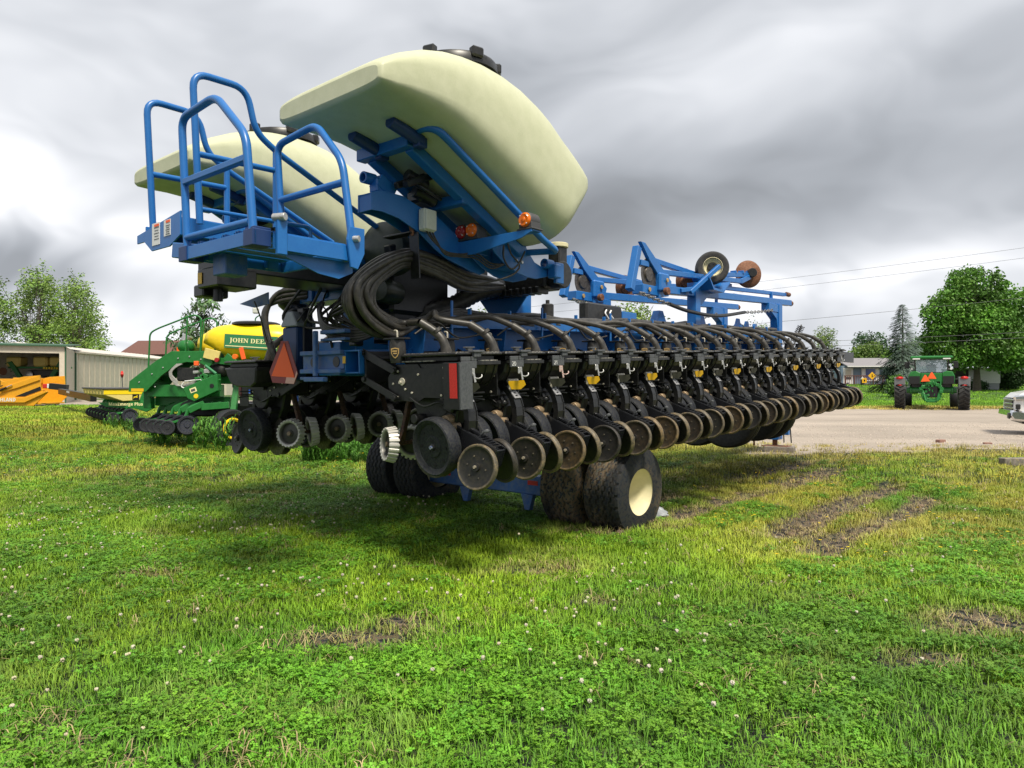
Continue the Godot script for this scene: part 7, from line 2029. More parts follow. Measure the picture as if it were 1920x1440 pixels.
func hopper_planter() -> void:
	# toolbar runs away to the left; local z towards the camera end of the bar, x to the right of it
	var dirn := Vector3(-6.6, 0, -9.0).normalized()
	var g := thing("hopper_planter", "older green planter with a row of yellow hopper boxes under dark lids", "planter", Transform3D(Basis(Vector3.UP, atan2(-dirn.x, -dirn.z)), Vector3(-12.1, 0, -22.6)))
	var fb := MB.new()
	fb.box(Vector3(0.25, 0.72, -3.2), Vector3(0.18, 0.18, 7.4), 0.01)
	fb.bar(Vector3(0.3, 0.72, 0.2), Vector3(1.4, 0.95, 0.6), 0.16, 0.2)
	fb.box(Vector3(0.55, 0.95, 0.25), Vector3(0.12, 0.7, 0.12), 0.01)
	obj("toolbar", fb, M["jd_green"], g)
	var bm := obj("lower_beam", MB.new().prism(PackedVector2Array([Vector2(-1.15, 0.60), Vector2(0.55, 0.62), Vector2(0.62, 0.44), Vector2(0.35, 0.30), Vector2(0.05, 0.40), Vector2(-0.9, 0.46)]), 0.10, Transform3D(Basis(Vector3.UP, -0.62), Vector3(0.05, 0.16, 0.34)), 0.008), M["jd_green"], g)
	obj("beam_name", fit_text("MaxEmerge Plus", 1.05, 0.13, 0.006), M["logo_cream"], g, Transform3D(Basis(Vector3.UP, -0.62), Vector3(-0.22, 0.70, 0.36)))
	for i in 7:
		var z := -i * 0.86
		var hb := MB.new().prism(PackedVector2Array([Vector2(-0.85, 1.17), Vector2(0.40, 1.17), Vector2(0.36, 1.02), Vector2(0.22, 0.82), Vector2(-0.30, 0.80), Vector2(-0.82, 1.0)]), 0.66, Transform3D(Basis.IDENTITY, Vector3(0, 0, z)), 0.02)
		var h := obj("hopper_box", hb, M["faded_yellow"] if i > 0 else M["faded_yellow"], g)
		obj("hopper_lid", MB.new().box(Vector3(-0.22, 1.195, z), Vector3(1.34, 0.05, 0.74), 0.01), M["grey_dark"], h)
		if i == 0:
			obj("hopper_face", MB.new().box(Vector3(-0.24, 1.09, 0.335), Vector3(1.16, 0.15, 0.012), 0.004), M["jd_yellow"], h)
			deer_badge(h, Transform3D(Basis.IDENTITY, Vector3(0.06, 0.93, 0.338)), 0.19)
	obj("hopper_box", MB.new().box(Vector3(0.62, 0.98, 0.1), Vector3(0.30, 0.34, 0.5), 0.02), M["faded_yellow"], g)
	obj("hopper_strap", MB.new().bar(Vector3(0.40, 1.34, 0.38), Vector3(0.20, 0.80, 0.42), 0.12, 0.05, Vector3.BACK), M["jd_green"], g)
	for i in 8:
		green_row_unit(g, Transform3D(Basis(Vector3.UP, PI) * Basis.from_scale(Vector3.ONE * 1.12), Vector3(0.22, 0.12, 0.25 - i * 0.86)))
	obj("flag_stick", MB.new().tube([Vector3(-0.1, 1.2, -1.2), Vector3(-0.12, 1.55, -1.2)], 0.012, 6), M["grey_steel"], g)
	obj("flag", MB.new().ball(Vector3(-0.12, 1.66, -1.2), Vector3(0.05, 0.12, 0.05), 10), M["red_tape"], g)
	obj("orange_marker", MB.new().box(Vector3(1.25, 1.85, -1.4), Vector3(0.10, 0.34, 0.04), 0.01), M["orange_sign"], g)
	var cl := MB.new()
	for i in 7: cl.ball(Vector3(0.2 + i * 0.09, 1.27 + rng.randf_range(-0.03, 0.04), -0.9), Vector3(0.06, 0.05, 0.06), 8)
	obj("vacuum_clutter", cl, M["black_plastic"], g)
	var inv := g.transform.affine_inverse()
	var tg := MB.new().bar(inv * Vector3(-16.8, 0.78, -28.5), inv * Vector3(-25.0, 0.93, -39.3), 0.22, 0.30)
	obj("folded_tongue", tg, M["black_steel"], g)
	obj("white_label", MB.new().bar(inv * Vector3(-21.5, 0.93, -34.7), inv * Vector3(-22.3, 0.95, -35.75), 0.236, 0.10), M["white"], g)

func stored_planter() -> void:
	var g := thing("stored_planter", "green planter with yellow tanks parked inside the open shed", "planter", Transform3D(Basis.IDENTITY, Vector3(-36.3, 0, -54)))
	for x in [-1.6, 0.45, 1.7]:
		obj("seed_tank", MB.new().box(Vector3(x - 0.1, 3.05, -0.5), Vector3(1.1, 0.75, 1.0), 0.12), M["faded_yellow"], g)
	obj("tank_shelf", MB.new().box(Vector3(0.1, 2.6, -0.5), Vector3(4.4, 0.14, 0.8), 0.01), M["jd_green"], g)
	for s in [1.0, -1.0]:
		obj("folded_arm", MB.new().bar(Vector3(0.1 + s * 0.75, 1.2, 0), Vector3(0.1 + s * 1.95, 3.0, 0), 0.30, 0.22, Vector3.BACK), M["jd_green"], g)
		for i in 6: obj("ladder_rung", MB.new().bar(Vector3(0.1 + s * (0.95 + i * 0.2), 1.5 + i * 0.3, 0.14), Vector3(0.1 + s * (1.25 + i * 0.2), 1.38 + i * 0.3, 0.14), 0.05, 0.05), M["jd_green"], g)
	obj("fan", MB.new().lathe([Vector2(0, 0.1), Vector2(0.2, 0.1), Vector2(0.32, 0.0), Vector2(0, -0.1)], 20, MB.axis(Vector3(-0.4, 2.05, 0.1), Vector3(-0.4, 2.05, 1.0))), M["silver"], g)
	for i in 6: obj("yellow_unit", MB.new().box(Vector3(0.85 + i * 0.2, 2.55 - (i % 2) * 0.03, 0.2), Vector3(0.12, 0.16, 0.12), 0.02), M["jd_yellow"], g)
	obj("lower_frame", MB.new().box(Vector3(-0.2, 1.1, 0.1), Vector3(3.0, 0.25, 0.3), 0.02), M["jd_green"], g)
	for x in [-0.35, 0.65]: obj("red_reflector", MB.new().box(Vector3(x, 1.36, 0.28), Vector3(0.36, 0.16, 0.02), 0.0, Basis(Vector3.BACK, 0.4 * signf(-x))), M["red_tape"], g)
	for x in [-2.4, 2.3]: obj("marker_disc", MB.new().cyl(Vector3(x, 2.3, 0), Vector3(x, 2.3, 0.05), 0.3, 20), M["rust"], g)
	obj("dark_row_units", MB.new().box(Vector3(0.5, 2.15, -0.2), Vector3(2.2, 0.5, 0.4), 0.05), M["black_plastic"], g)

func scraper() -> void:
	var g := thing("earth_scraper", "orange yellow pull scraper parked before the open shed", "scraper", Transform3D(Basis(Vector3.UP, 0.05), Vector3(-26.7, 0, -40.5)))
	var y0 := -0.02
	var side := PackedVector2Array([Vector2(-4.2, 0.12), Vector2(-0.55, 0.12), Vector2(0.25, 0.90), Vector2(-0.15, 1.08), Vector2(-0.20, 1.85), Vector2(-1.1, 1.78), Vector2(-2.2, 1.50), Vector2(-2.62, 1.66), Vector2(-3.4, 1.68), Vector2(-4.2, 1.68)])
	for z in [0.0, -2.4]:
		obj("bowl_side", MB.new().prism(side, 0.06, Transform3D(Basis.IDENTITY, Vector3(0, y0, z)), 0.008), M["scraper_yellow"], g)
	obj("bowl_floor", MB.new().box(Vector3(-2.2, 0.22, -1.2), Vector3(4.0, 0.08, 2.34), 0.0), M["scraper_yellow"], g)
	obj("lower_rail", MB.new().prism(PackedVector2Array([Vector2(-4.2, 0.62), Vector2(-1.05, 0.58), Vector2(0.20, 0.98), Vector2(0.25, 0.90), Vector2(-1.0, 0.30), Vector2(-4.2, 0.30)]), 0.14, Transform3D(Basis.IDENTITY, Vector3(0, y0, 0.08)), 0.015), M["scraper_yellow"], g)
	obj("side_brace", MB.new().prism(PackedVector2Array([Vector2(-2.35, 1.02), Vector2(-1.9, 1.28), Vector2(-0.2, 1.86), Vector2(-0.18, 1.58), Vector2(-1.4, 1.14), Vector2(-2.2, 0.9)]), 0.10, Transform3D(Basis.IDENTITY, Vector3(0, y0, 0.06)), 0.015), M["scraper_yellow"], g)
	obj("dark_opening", MB.new().prism(PackedVector2Array([Vector2(-1.55, 0.66), Vector2(-0.18, 1.22), Vector2(-0.12, 1.02), Vector2(-1.05, 0.66)]), 0.02, Transform3D(Basis.IDENTITY, Vector3(0, y0, 0.05))), M["black_steel"], g)
	obj("cylinder", MB.new().cyl(Vector3(-2.7, 0.78, 0.18), Vector3(-1.95, 1.15, 0.18), 0.055, 12), M["black_steel"], g)
	obj("cylinder_rod", MB.new().cyl(Vector3(-1.97, 1.14, 0.18), Vector3(-1.65, 1.29, 0.18), 0.035, 12), M["chrome"], g)
	var nm := obj("model_panel", MB.new().box(Vector3(-3.1, 1.42, 0.035), Vector3(1.45, 0.27, 0.02), 0.004, Basis(Vector3.FORWARD, 0.02)), M["black_gloss"], g)
	obj("model_number", fit_text("310", 0.62, 0.17, 0.01), M["white"], nm, Transform3D(Basis.IDENTITY, Vector3(-2.95, 1.42, 0.05)))
	obj("maker_name", fit_text("ASHLAND", 1.15, 0.21, 0.01), M["white"], g, Transform3D(Basis.IDENTITY, Vector3(-2.05, 0.45, 0.16)))
	obj("hitch_lamp", MB.new().box(Vector3(0.12, 1.22, 0.1), Vector3(0.24, 0.26, 0.12), 0.03), M["red_tape"], g)
	obj("white_lamp", MB.new().box(Vector3(0.30, 1.22, 0.1), Vector3(0.10, 0.24, 0.12), 0.02), M["white"], g)
	obj("drawbar", MB.new().bar(Vector3(0.35, 1.22, 0.0), Vector3(1.3, 1.12, 0.0), 0.3, 0.34), M["black_steel"], g)
	obj("cross_beam", MB.new().box(Vector3(-1.6, 1.55, -1.2), Vector3(0.3, 0.3, 2.3), 0.02), M["scraper_yellow"], g)
	obj("chain_guard", MB.new().tube(spline([Vector3(-4.2, 0.95, 0.12), Vector3(-3.2, 1.0, 0.12), Vector3(-2.2, 1.25, 0.12)], 6), 0.03, 6), M["black_steel"], g)
	for x in [-3.2, -1.2]: obj("tyre", disc_wheel(0.5, 0.4, Color(0.02, 0.02, 0.02), Color(0.4, 0.2, 0.01)), M["dusty"], g, wheel_tf(Vector3(x - 2.0, 0.48, -1.2), Vector3(0, 0, 1)))

func blue_implement() -> void:
	var g := thing("blue_implement", "blue machine with a name board, mostly hidden behind the green planter", "farm machine", Transform3D(Basis.IDENTITY, Vector3(-7.6, 0, -22)))
	obj("name_board", MB.new().prism(PackedVector2Array([Vector2(-0.42, -0.16), Vector2(-0.36, 0.06), Vector2(0.0, 0.14), Vector2(0.9, 0.20), Vector2(0.9, -0.16)]), 0.05, Transform3D(Basis.IDENTITY, Vector3(0.15, 2.15, 0)), 0.01), M["sign_blue"], g)
	obj("board_name", text_mesh("CAN-", 0.20, 0.01, true, "Droid Sans", true), M["faded_yellow"], g, Transform3D(Basis.IDENTITY, Vector3(0.22, 2.08, 0.035)))
	obj("frame", MB.new().box(Vector3(0.2, 1.12, 0), Vector3(2.2, 0.16, 0.3), 0.01), M["sign_blue"], g)
	obj("post", MB.new().box(Vector3(0.9, 1.2, -0.1), Vector3(0.14, 2.4, 0.14), 0.01), M["sign_blue"], g)
	obj("axle", MB.new().cyl(Vector3(-0.6, 0.4, -0.3), Vector3(1.2, 0.4, -0.3), 0.06, 10), M["black_steel"], g)
	for x in [-0.6, 1.2]: obj("tyre", disc_wheel(0.4, 0.2, Color(0.02, 0.02, 0.02), Color(0.1, 0.1, 0.1)), M["dusty"], g, wheel_tf(Vector3(x, 0.4, -0.3), Vector3(1, 0, 0)))

func tractor() -> void:
	var g := thing("tractor", "green tractor seen from behind with two orange triangle signs", "tractor", Transform3D(Basis(Vector3.UP, deg_to_rad(-30.0)), Vector3(21.97, 0.0, -37.2)))
	# tyres with chevron lugs
	var tm := MB.new()
	tm.lathe([Vector2(0.4, 0.22), Vector2(0.62, 0.25), Vector2(0.70, 0.24), Vector2(0.74, 0.22), Vector2(0.74, -0.22), Vector2(0.70, -0.24), Vector2(0.62, -0.25), Vector2(0.4, -0.22)], 40)
	for i in 22:
		for s in [1.0, -1.0]:
			var a0 := TAU * (i + (0.0 if s > 0 else 0.5)) / 22.0
			var a1 := a0 + 0.20
			tm.bar(Vector3(cos(a0) * 0.765, s * 0.24, sin(a0) * 0.765), Vector3(cos(a1) * 0.765, -s * 0.01, sin(a1) * 0.765), 0.055, 0.07, Vector3(cos(a0), 0, sin(a0)), 0.0)
	var tmesh := tm.mesh()
	for s in [1.0, -1.0]:
		var ty := obj("rear_tyre", tmesh, M["tyre_black"], g, wheel_tf(Vector3(s * 1.44, 0.79, 0), Vector3(s, 0, 0)))
		obj("wheel_rim", MB.new().lathe([Vector2(0, -0.1), Vector2(0.3, -0.12), Vector2(0.42, -0.2), Vector2(0.44, 0.2), Vector2(0, 0.1)], 30), M["jd_yellow"], ty)
		obj("front_tyre", disc_wheel(0.6, 0.42, Color(0.02, 0.02, 0.02), Color(0.6, 0.42, 0.01)), M["dusty"], g, wheel_tf(Vector3(s * 1.12, 0.6, -2.6), Vector3(s, 0, 0)))
		var fd := obj("fender", MB.new().box(Vector3(s * 1.44, 1.37, 0.55), Vector3(0.52, 0.66, 0.10), 0.03), M["grey_fender"], g)
		obj("fender_top", MB.new().box(Vector3(s * 1.44, 1.68, 0.1), Vector3(0.52, 0.05, 0.9), 0.02), M["grey_fender"], fd)
		var tl := obj("tail_lamp", MB.new().ball(Vector3(s * 1.44, 1.66, 0.60), Vector3(0.18, 0.075, 0.06), 14), M["red_bright"], g)
		obj("lower_lamp", MB.new().ball(Vector3(s * 1.44, 1.27, 0.605), Vector3(0.19, 0.07, 0.03), 14), M["black_gloss"], fd)
		obj("lower_reflector", MB.new().ball(Vector3(s * 1.44, 1.28, 0.628), Vector3(0.12, 0.028, 0.02), 12), M["red_bright"], fd)
		obj("rear_axle", MB.new().lathe([Vector2(0.15, 0), Vector2(0.15, 0.5), Vector2(0.21, 0.52), Vector2(0.21, 0.6), Vector2(0.15, 0.62), Vector2(0.15, 0.75), Vector2(0, 0.75)], 18, MB.axis(Vector3(s * 0.38, 1.02, 0.05), Vector3(s * 2.0, 1.02, 0.05))), M["jd_green"], g)
		obj("cab_fender", MB.new().prism(PackedVector2Array([Vector2(0.0, 1.35), Vector2(0.55, 1.35), Vector2(0.56, 1.75), Vector2(0.46, 1.98), Vector2(0.2, 2.02), Vector2(0.0, 1.92)]), 0.8, Transform3D(Basis.from_scale(Vector3(s, 1, 1)), Vector3(s * 0.48, 0, 0.0)), 0.03), M["jd_green"], g)
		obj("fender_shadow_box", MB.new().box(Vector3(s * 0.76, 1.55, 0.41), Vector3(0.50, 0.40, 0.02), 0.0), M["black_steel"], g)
		obj("cab_post", MB.new().bar(Vector3(s * 0.72, 1.95, 0.25), Vector3(s * 0.76, 2.66, 0.3), 0.07, 0.07), M["black_steel"], g)
		var mi := obj("mirror_arm", MB.new().tube([Vector3(s * 0.8, 2.5, -0.8), Vector3(s * 1.15, 2.52, -0.8)], 0.02, 6), M["black_steel"], g)
		obj("mirror", MB.new().box(Vector3(s * 1.12, 2.36, -0.8), Vector3(0.22, 0.36, 0.06), 0.02), M["black_plastic"], mi)
		obj("work_light", MB.new().cyl(Vector3(s * 0.88, 2.13, 0.1), Vector3(s * 0.88, 2.13, 0.2), 0.06, 12), M["white"], g)
		obj("roof_light", MB.new().box(Vector3(s * 0.68, 2.645, 0.5), Vector3(0.34, 0.06, 0.06), 0.01), M["white"], g)
	var rf := obj("roof", MB.new().box(Vector3(0, 2.73, -0.4), Vector3(1.93, 0.15, 1.8), 0.06), M["jd_green"], g)
	obj("roof_liner", MB.new().box(Vector3(0, 2.64, -0.4), Vector3(1.6, 0.06, 1.6), 0.02), M["black_steel"], rf)
	var gl := StandardMaterial3D.new()
	gl.transparency = BaseMaterial3D.TRANSPARENCY_ALPHA; gl.albedo_color = Color(0.55, 0.65, 0.68, 0.25); gl.roughness = 0.03
	obj("rear_window", MB.new().box(Vector3(0, 2.28, 0.3), Vector3(1.38, 0.66, 0.01), 0.0), gl, g)
	obj("front_window", MB.new().box(Vector3(0, 2.28, -1.15), Vector3(1.38, 0.66, 0.01), 0.0), gl, g)
	var st := obj("seat", MB.new().box(Vector3(0, 2.15, -0.3), Vector3(0.46, 0.45, 0.16), 0.06), M["grey_fender"], g)
	obj("cab_floor", MB.new().box(Vector3(0, 1.9, -0.45), Vector3(1.4, 0.1, 1.5), 0.02), M["black_plastic"], g)
	obj("rear_panel", MB.new().box(Vector3(0, 1.68, 0.30), Vector3(0.96, 0.46, 0.20), 0.03), M["jd_green"], g)
	obj("hood", MB.new().box(Vector3(0, 1.55, -2.1), Vector3(0.8, 0.8, 2.2), 0.1), M["jd_green"], g)
	obj("dark_chassis", MB.new().box(Vector3(0, 1.2, -0.3), Vector3(1.9, 0.6, 0.6), 0.05), M["black_steel"], g)
	# hitch castings
	var hc := MB.new()
	for i in 22:
		var a := TAU * i / 22.0
		hc.box(Vector3(cos(a) * (0.44 + 0.05 * sin(a * 5)), 0.95 + sin(a) * 0.46, 0.50 + 0.06 * cos(a * 7)), Vector3(0.17, 0.17, 0.16), 0.025, Basis(Vector3.BACK, a * 1.7))
	for i in 26:
		hc.box(Vector3(rng.randf_range(-0.42, 0.42), rng.randf_range(0.55, 1.4), rng.randf_range(0.47, 0.56)), Vector3(rng.randf_range(0.04, 0.13), rng.randf_range(0.04, 0.15), 0.07), 0.012, Basis(Vector3.BACK, rng.randf_range(-0.6, 0.6)))
	hc.box(Vector3(0, 1.42, 0.45), Vector3(0.2, 0.3, 0.15), 0.03); hc.box(Vector3(0, 0.45, 0.55), Vector3(0.5, 0.14, 0.2), 0.03)
	hc.bar(Vector3(-0.40, 1.0, 0.5), Vector3(-0.26, 0.46, 0.7), 0.08, 0.10); hc.bar(Vector3(0.40, 1.0, 0.5), Vector3(0.26, 0.46, 0.7), 0.08, 0.10)
	hc.bar(Vector3(0.42, 1.48, 0.5), Vector3(0.40, 0.9, 0.55), 0.05, 0.06)
	obj("three_point_hitch", hc, M["jd_green"], g)
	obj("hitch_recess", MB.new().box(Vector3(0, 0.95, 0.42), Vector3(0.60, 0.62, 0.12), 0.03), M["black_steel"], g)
	var tri := PackedVector2Array([Vector2(-0.21, -0.15), Vector2(0.21, -0.15), Vector2(0.03, 0.19), Vector2(-0.03, 0.19)])
	obj("slow_vehicle_sign", MB.new().prism(tri, 0.01, Transform3D(Basis.IDENTITY, Vector3(0.02, 1.76, 0.46))), M["orange_sign"], g)
	obj("slow_vehicle_sign", MB.new().prism(tri, 0.01, Transform3D(Basis(Vector3.BACK, 0.04), Vector3(-0.27, 1.62, 0.62))), M["orange_sign"], g)

func truck() -> void:
	# pickup seen from its left side, only the nose in the frame; x forward is to the left
	var g := thing("pickup_truck", "white pickup truck nose at the right edge of the photo", "pickup truck", Transform3D(Basis(Vector3.UP, deg_to_rad(-27.0)), Vector3(13.2, 0.0, -18.7)))
	var body := PackedVector2Array([Vector2(0.06, 0.42), Vector2(0.03, 0.72), Vector2(0.05, 0.95), Vector2(0.20, 1.10), Vector2(0.55, 1.17), Vector2(1.55, 1.22), Vector2(2.25, 1.80), Vector2(3.9, 1.84), Vector2(4.2, 1.25), Vector2(5.7, 1.25), Vector2(5.75, 0.5), Vector2(4.95, 0.45), Vector2(4.85, 0.75), Vector2(4.55, 0.88), Vector2(4.25, 0.75), Vector2(4.15, 0.42), Vector2(1.5, 0.42), Vector2(1.42, 0.74), Vector2(1.08, 0.9), Vector2(0.74, 0.74), Vector2(0.66, 0.42)])
	obj("body", MB.new().prism(body, 1.9, Transform3D(Basis.IDENTITY, Vector3(0, 0, -0.95)), 0.09), M["truck_white"], g)
	var bp := PackedVector2Array([Vector2(0.0, 0.38), Vector2(-0.08, 0.50), Vector2(-0.06, 0.64), Vector2(0.10, 0.66), Vector2(0.60, 0.56), Vector2(0.62, 0.40), Vector2(0.4, 0.34)])
	obj("front_bumper", MB.new().prism(bp, 1.98, Transform3D(Basis.IDENTITY, Vector3(0, 0, -0.95)), 0.05), M["chrome"], g)
	obj("bumper_guard", MB.new().box(Vector3(-0.08, 0.5, -0.1), Vector3(0.05, 0.16, 0.25), 0.02), M["black_plastic"], g)
	var hd := obj("headlight", MB.new().box(Vector3(0.17, 0.98, -0.03), Vector3(0.30, 0.13, 0.20), 0.03, Basis(Vector3.BACK, 0.12)), M["chrome"], g)
	obj("indicator", MB.new().box(Vector3(0.33, 0.98, 0.06), Vector3(0.10, 0.08, 0.05), 0.015), M["amber_pale"], hd)
	obj("grille", MB.new().box(Vector3(0.06, 0.80, -0.9), Vector3(0.10, 0.34, 1.3), 0.02), M["black_plastic"], g)
	for i in 3: obj("grille_bar", MB.new().box(Vector3(0.02, 0.70 + i * 0.11, -0.9), Vector3(0.04, 0.035, 1.5), 0.01), M["chrome"], g)
	obj("bumper_vent", MB.new().box(Vector3(0.11, 0.74, -0.02), Vector3(0.10, 0.14, 0.12), 0.02), M["black_plastic"], g)
	obj("side_window", MB.new().prism(PackedVector2Array([Vector2(1.75, 1.26), Vector2(2.32, 1.72), Vector2(3.8, 1.75), Vector2(4.0, 1.28)]), 1.86, Transform3D(Basis.IDENTITY, Vector3(0, 0, -0.93))), M["glass"], g)
	for x in [1.08, 4.55]:
		for z in [-0.12, -1.78]:
			var w := obj("wheel", disc_wheel(0.40, 0.26, Color(0.02, 0.02, 0.02), Color(0.02, 0.02, 0.02)), M["dusty"], g, wheel_tf(Vector3(x, 0.40, z), Vector3(0, 0, signf(z + 0.9))))
			obj("wheel_rim", MB.new().lathe([Vector2(0, 0.1), Vector2(0.08, 0.1), Vector2(0.2, 0.07), Vector2(0.26, 0.125), Vector2(0.0, 0.0)], 20), M["silver"], w)
	obj("front_skirt", MB.new().box(Vector3(0.45, 0.35, -0.95), Vector3(0.5, 0.12, 1.8), 0.03), M["black_plastic"], g)

# ---------------------------------------------------------------- small things
func make_small() -> void:
	rng.seed = 5
	# signs on posts before the blue house
	var s1 := thing("diamond_sign", "yellow diamond road sign on a post by the blue house deck", "road sign", Transform3D(Basis.IDENTITY, Vector3(39.8, 1.15, -78.5)))
	obj("sign_plate", MB.new().box(Vector3(0, 1.1, 0.04), Vector3(0.62, 0.62, 0.02), 0.0, Basis(Vector3.BACK, PI / 4)), M["sign_yellow"], s1)
	obj("sign_mark", MB.new().box(Vector3(0, 1.1, 0.055), Vector3(0.10, 0.34, 0.006), 0.0), M["black_steel"], s1)
	obj("sign_post", MB.new().cyl(Vector3(0, 0, 0), Vector3(0, 1.5, 0), 0.035, 8), M["grey_steel"], s1)
	var s2 := thing("square_sign", "small yellow square sign low on a post left of the diamond sign", "road sign", Transform3D(Basis.IDENTITY, Vector3(38.6, 1.10, -77.8)))
	obj("sign_plate", MB.new().box(Vector3(0, 0.62, 0.04), Vector3(0.50, 0.52, 0.02), 0.0), M["sign_yellow"], s2)
	obj("sign_mark", MB.new().box(Vector3(0, 0.62, 0.055), Vector3(0.16, 0.22, 0.006), 0.0), M["black_steel"], s2)
	obj("sign_post", MB.new().cyl(Vector3(0, 0, 0), Vector3(0, 0.9, 0), 0.035, 8), M["grey_steel"], s2)
	var gm := thing("mail_bin", "dark bin with pale lid between the two yellow signs", "bin", Transform3D(Basis.IDENTITY, Vector3(39.2, 1.2, -79.4)))
	obj("bin_body", MB.new().box(Vector3(0, 0.3, 0), Vector3(0.3, 0.6, 0.3), 0.03), M["black_plastic"], gm)
	obj("bin_lid", MB.new().ball(Vector3(0, 0.7, 0), Vector3(0.22, 0.16, 0.2), 12), M["white_plastic"], gm)
	# overhead wires
	var wl := ["uppermost overhead wire running off to the right", "second overhead wire just under the uppermost", "overhead wire crossing behind the round tree's crown", "lower overhead wire passing the spruce", "lowest overhead wire above the far trees"]
	var k := 0
	# [x, height, depth] at both ends
	for q in [[Vector3(-8.0, 7.2, -62), Vector3(52.0, 12.4, -40), 0.6], [Vector3(-8.0, 6.6, -62), Vector3(52.0, 11.7, -40), 0.6], [Vector3(-4.0, 4.6, -60), Vector3(56.0, 9.7, -50), 0.5], [Vector3(6.0, 4.3, -58), Vector3(58.0, 6.3, -48), 0.4], [Vector3(6.0, 3.9, -58), Vector3(58.0, 5.9, -48), 0.4]]:
		var pts := []
		for i in 25:
			var t := i / 24.0
			pts.append((q[0] as Vector3).lerp(q[1], t) + Vector3.DOWN * q[2] * 4.0 * t * (1.0 - t))
		tag(obj("overhead_wire", MB.new().tube(pts, [0.010, 0.010, 0.014, 0.014, 0.014][k], 5, false), M["wire"]), wl[k], "wire", "overhead wires")
		k += 1
	# bricks, timber, bag, clods
	tag(obj("brick", MB.new().box(Vector3(9.78, ground_y(9.78, 16.2) + 0.035, -16.2), Vector3(0.20, 0.075, 0.12), 0.01, Basis(Vector3.UP, 0.4)), M["brick"]), "reddish brick lying on the gravel, the left one", "brick")
	tag(obj("brick", MB.new().box(Vector3(10.45, ground_y(10.45, 15.6) + 0.02, -15.6), Vector3(0.16, 0.045, 0.10), 0.01, Basis(Vector3.UP, -0.3)), M["brick"]), "flat broken brick on the gravel, right of the other brick", "brick")
	tag(obj("timber", MB.new().box(Vector3(8.95, ground_y(8.9, 11.6) + 0.06, -11.7), Vector3(1.9, 0.13, 0.15), 0.01, Basis(Vector3.UP, 0.10)), M["timber"]), "weathered grey timber lying in the grass at the right edge", "timber")
	tag(obj("wood_block", MB.new().box(Vector3(5.27, ground_y(5.3, 14.0) + 0.05, -13.98), Vector3(0.55, 0.13, 0.32), 0.01, Basis(Vector3.UP, -0.5)), M["timber"]), "brown wood block under the planter's jack", "block")
	var bag := MB.new()
	var rings := []
	for i in 9:
		var f := i / 8.0
		var ring := []
		for j in 14:
			var a := TAU * j / 14.0
			var r := 0.15 * sin(PI * clampf(f * 0.9 + 0.06, 0, 1)) * (0.75 + 0.35 * sin(a * 3.0 + f * 6.0) * rng.randf_range(0.6, 1.2))
			ring.append(Vector3(cos(a) * r * 1.3, 0.0 + f * 0.16 + 0.02 * sin(a * 4), sin(a) * r))
		rings.append(ring)
	tag(obj("plastic_bag", bag.loft(rings), M["film"], self, Transform3D(Basis(Vector3.UP, 0.6).scaled(Vector3.ONE * 0.75), Vector3(1.47, -0.03, -7.15))), "crumpled pale plastic bag behind the front tyre", "plastic bag")
	var cx := []; var cc := PackedColorArray()
	for i in 900:
		var d := rng.randf_range(5.0, 13.5); var x := rng.randf_range(0.5, 7.0)
		if bare(x, d) < 0.35: continue
		var s := rng.randf_range(0.4, 1.5)
		cx.append(Transform3D(Basis.from_euler(Vector3(rng.randf() * 6, rng.randf() * 6, 0)).scaled(Vector3(s, s * 0.7, s)), Vector3(x, ground_y(x, d) + 0.006, -d)))
		var j := rng.randf_range(0.6, 1.3)
		cc.append(Color(0.15 * j, 0.105 * j, 0.07 * j))
	tag(multi("soil_clods", MB.new().ball(Vector3.ZERO, Vector3(0.035, 0.026, 0.03), 6).mesh(), M["clod"], cx, cc), "loose clods of earth in the wheel ruts", "soil", "", "stuff")
	var px := []; var pc := PackedColorArray()
	for i in 3500:
		var d := rng.randf_range(12.5, 24.0); var x := rng.randf_range(3.0, 0.8 * d)
		if gravel_amount(x, d) < rng.randf_range(-0.6, 0.3): continue
		var s := rng.randf_range(0.25, 0.9)
		px.append(Transform3D(Basis.from_euler(Vector3(rng.randf() * 6, rng.randf() * 6, 0)).scaled(Vector3(s, s * 0.7, s)), Vector3(x, ground_y(x, d) + 0.010, -d)))
		var j := rng.randf_range(0.6, 1.4)
		pc.append(Color(0.52 * j, 0.45 * j, 0.38 * j))
	tag(multi("gravel_stones", MB.new().ball(Vector3.ZERO, Vector3(0.022, 0.016, 0.02), 6).mesh(), M["clod"], px, pc), "loose pale stones on the gravel", "gravel", "", "stuff")
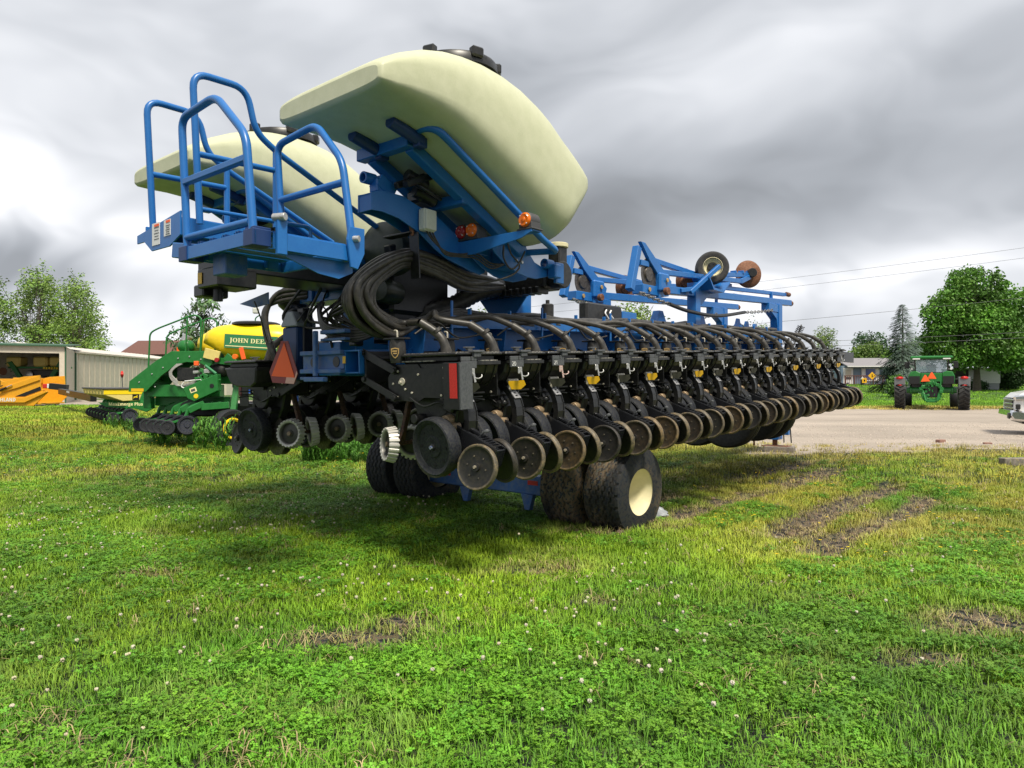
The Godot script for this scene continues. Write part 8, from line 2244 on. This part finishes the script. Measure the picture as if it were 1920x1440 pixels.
	# tall weeds
	var wm := MB.new()
	for i in 14:
		var a := rng.randf() * TAU; var r := rng.randf() * 0.10
		var h := rng.randf_range(0.28, 0.62)
		var o := Vector3(cos(a) * r, 0, sin(a) * r)
		var tip := o + Vector3(cos(a) * h * 0.25, h, sin(a) * h * 0.25)
		wm.col = Color(0.8, 0.8, 0.8)
		wm.tube([o, o.lerp(tip, 0.5) + Vector3(0, 0.03, 0), tip], 0.004, 4, false)
		for j in 9:
			var f := 0.2 + j * 0.09
			var p := o.lerp(tip, f)
			var aa := rng.randf() * TAU
			blade(wm, p, rng.randf_range(0.07, 0.14), 0.022, aa, 1.3, rng.randf_range(0.8, 1.25))
	var wmesh := wm.mesh()
	var wlab := ["tall green weed in front of the green planter's yellow wheel", "tall leafy weed left of the green planter's wheel"]
	for i in 2:
		var q: Array = [[-6.25, 14.3], [-5.75, 14.0]][i]
		var cols := PackedColorArray([Color(0.12, 0.30, 0.035)])
		var wt := thing("tall_weed", wlab[i], "weed", Transform3D(Basis.from_scale(Vector3.ONE * 1.25), Vector3(q[0], 0, -q[1])))
		obj("stems", wmesh, M["weed"], wt)
	var tx := []; var tc := PackedColorArray()
	for i in 260:
		var x: float; var d: float
		if i < 150:
			d = rng.randf_range(11.8, 16.0); x = d * rng.randf_range(-0.29, -0.19)
		else:
			d = rng.randf_range(15.0, 22.0); x = -4.4 - (d - 14.0) * 0.75 + rng.randf_range(-2.2, 1.2)
		tx.append(Transform3D(Basis(Vector3.UP, rng.randf() * TAU).scaled(Vector3.ONE * rng.randf_range(0.45, 0.95)), Vector3(x, ground_y(x, d), -d)))
		var j := rng.randf_range(0.7, 1.3)
		tc.append(Color(0.105 * j, 0.28 * j, 0.03 * j))
	tag(multi("rank_weeds", wmesh, M["grass"], tx, tc), "rank tall weeds growing under and round the machines", "weeds", "", "stuff")

func _ready() -> void:
	make_materials()
	make_environment()
	make_ground()
	make_planter()
	make_trees()
	make_buildings()
	make_machines()
	make_grass()
	make_small()
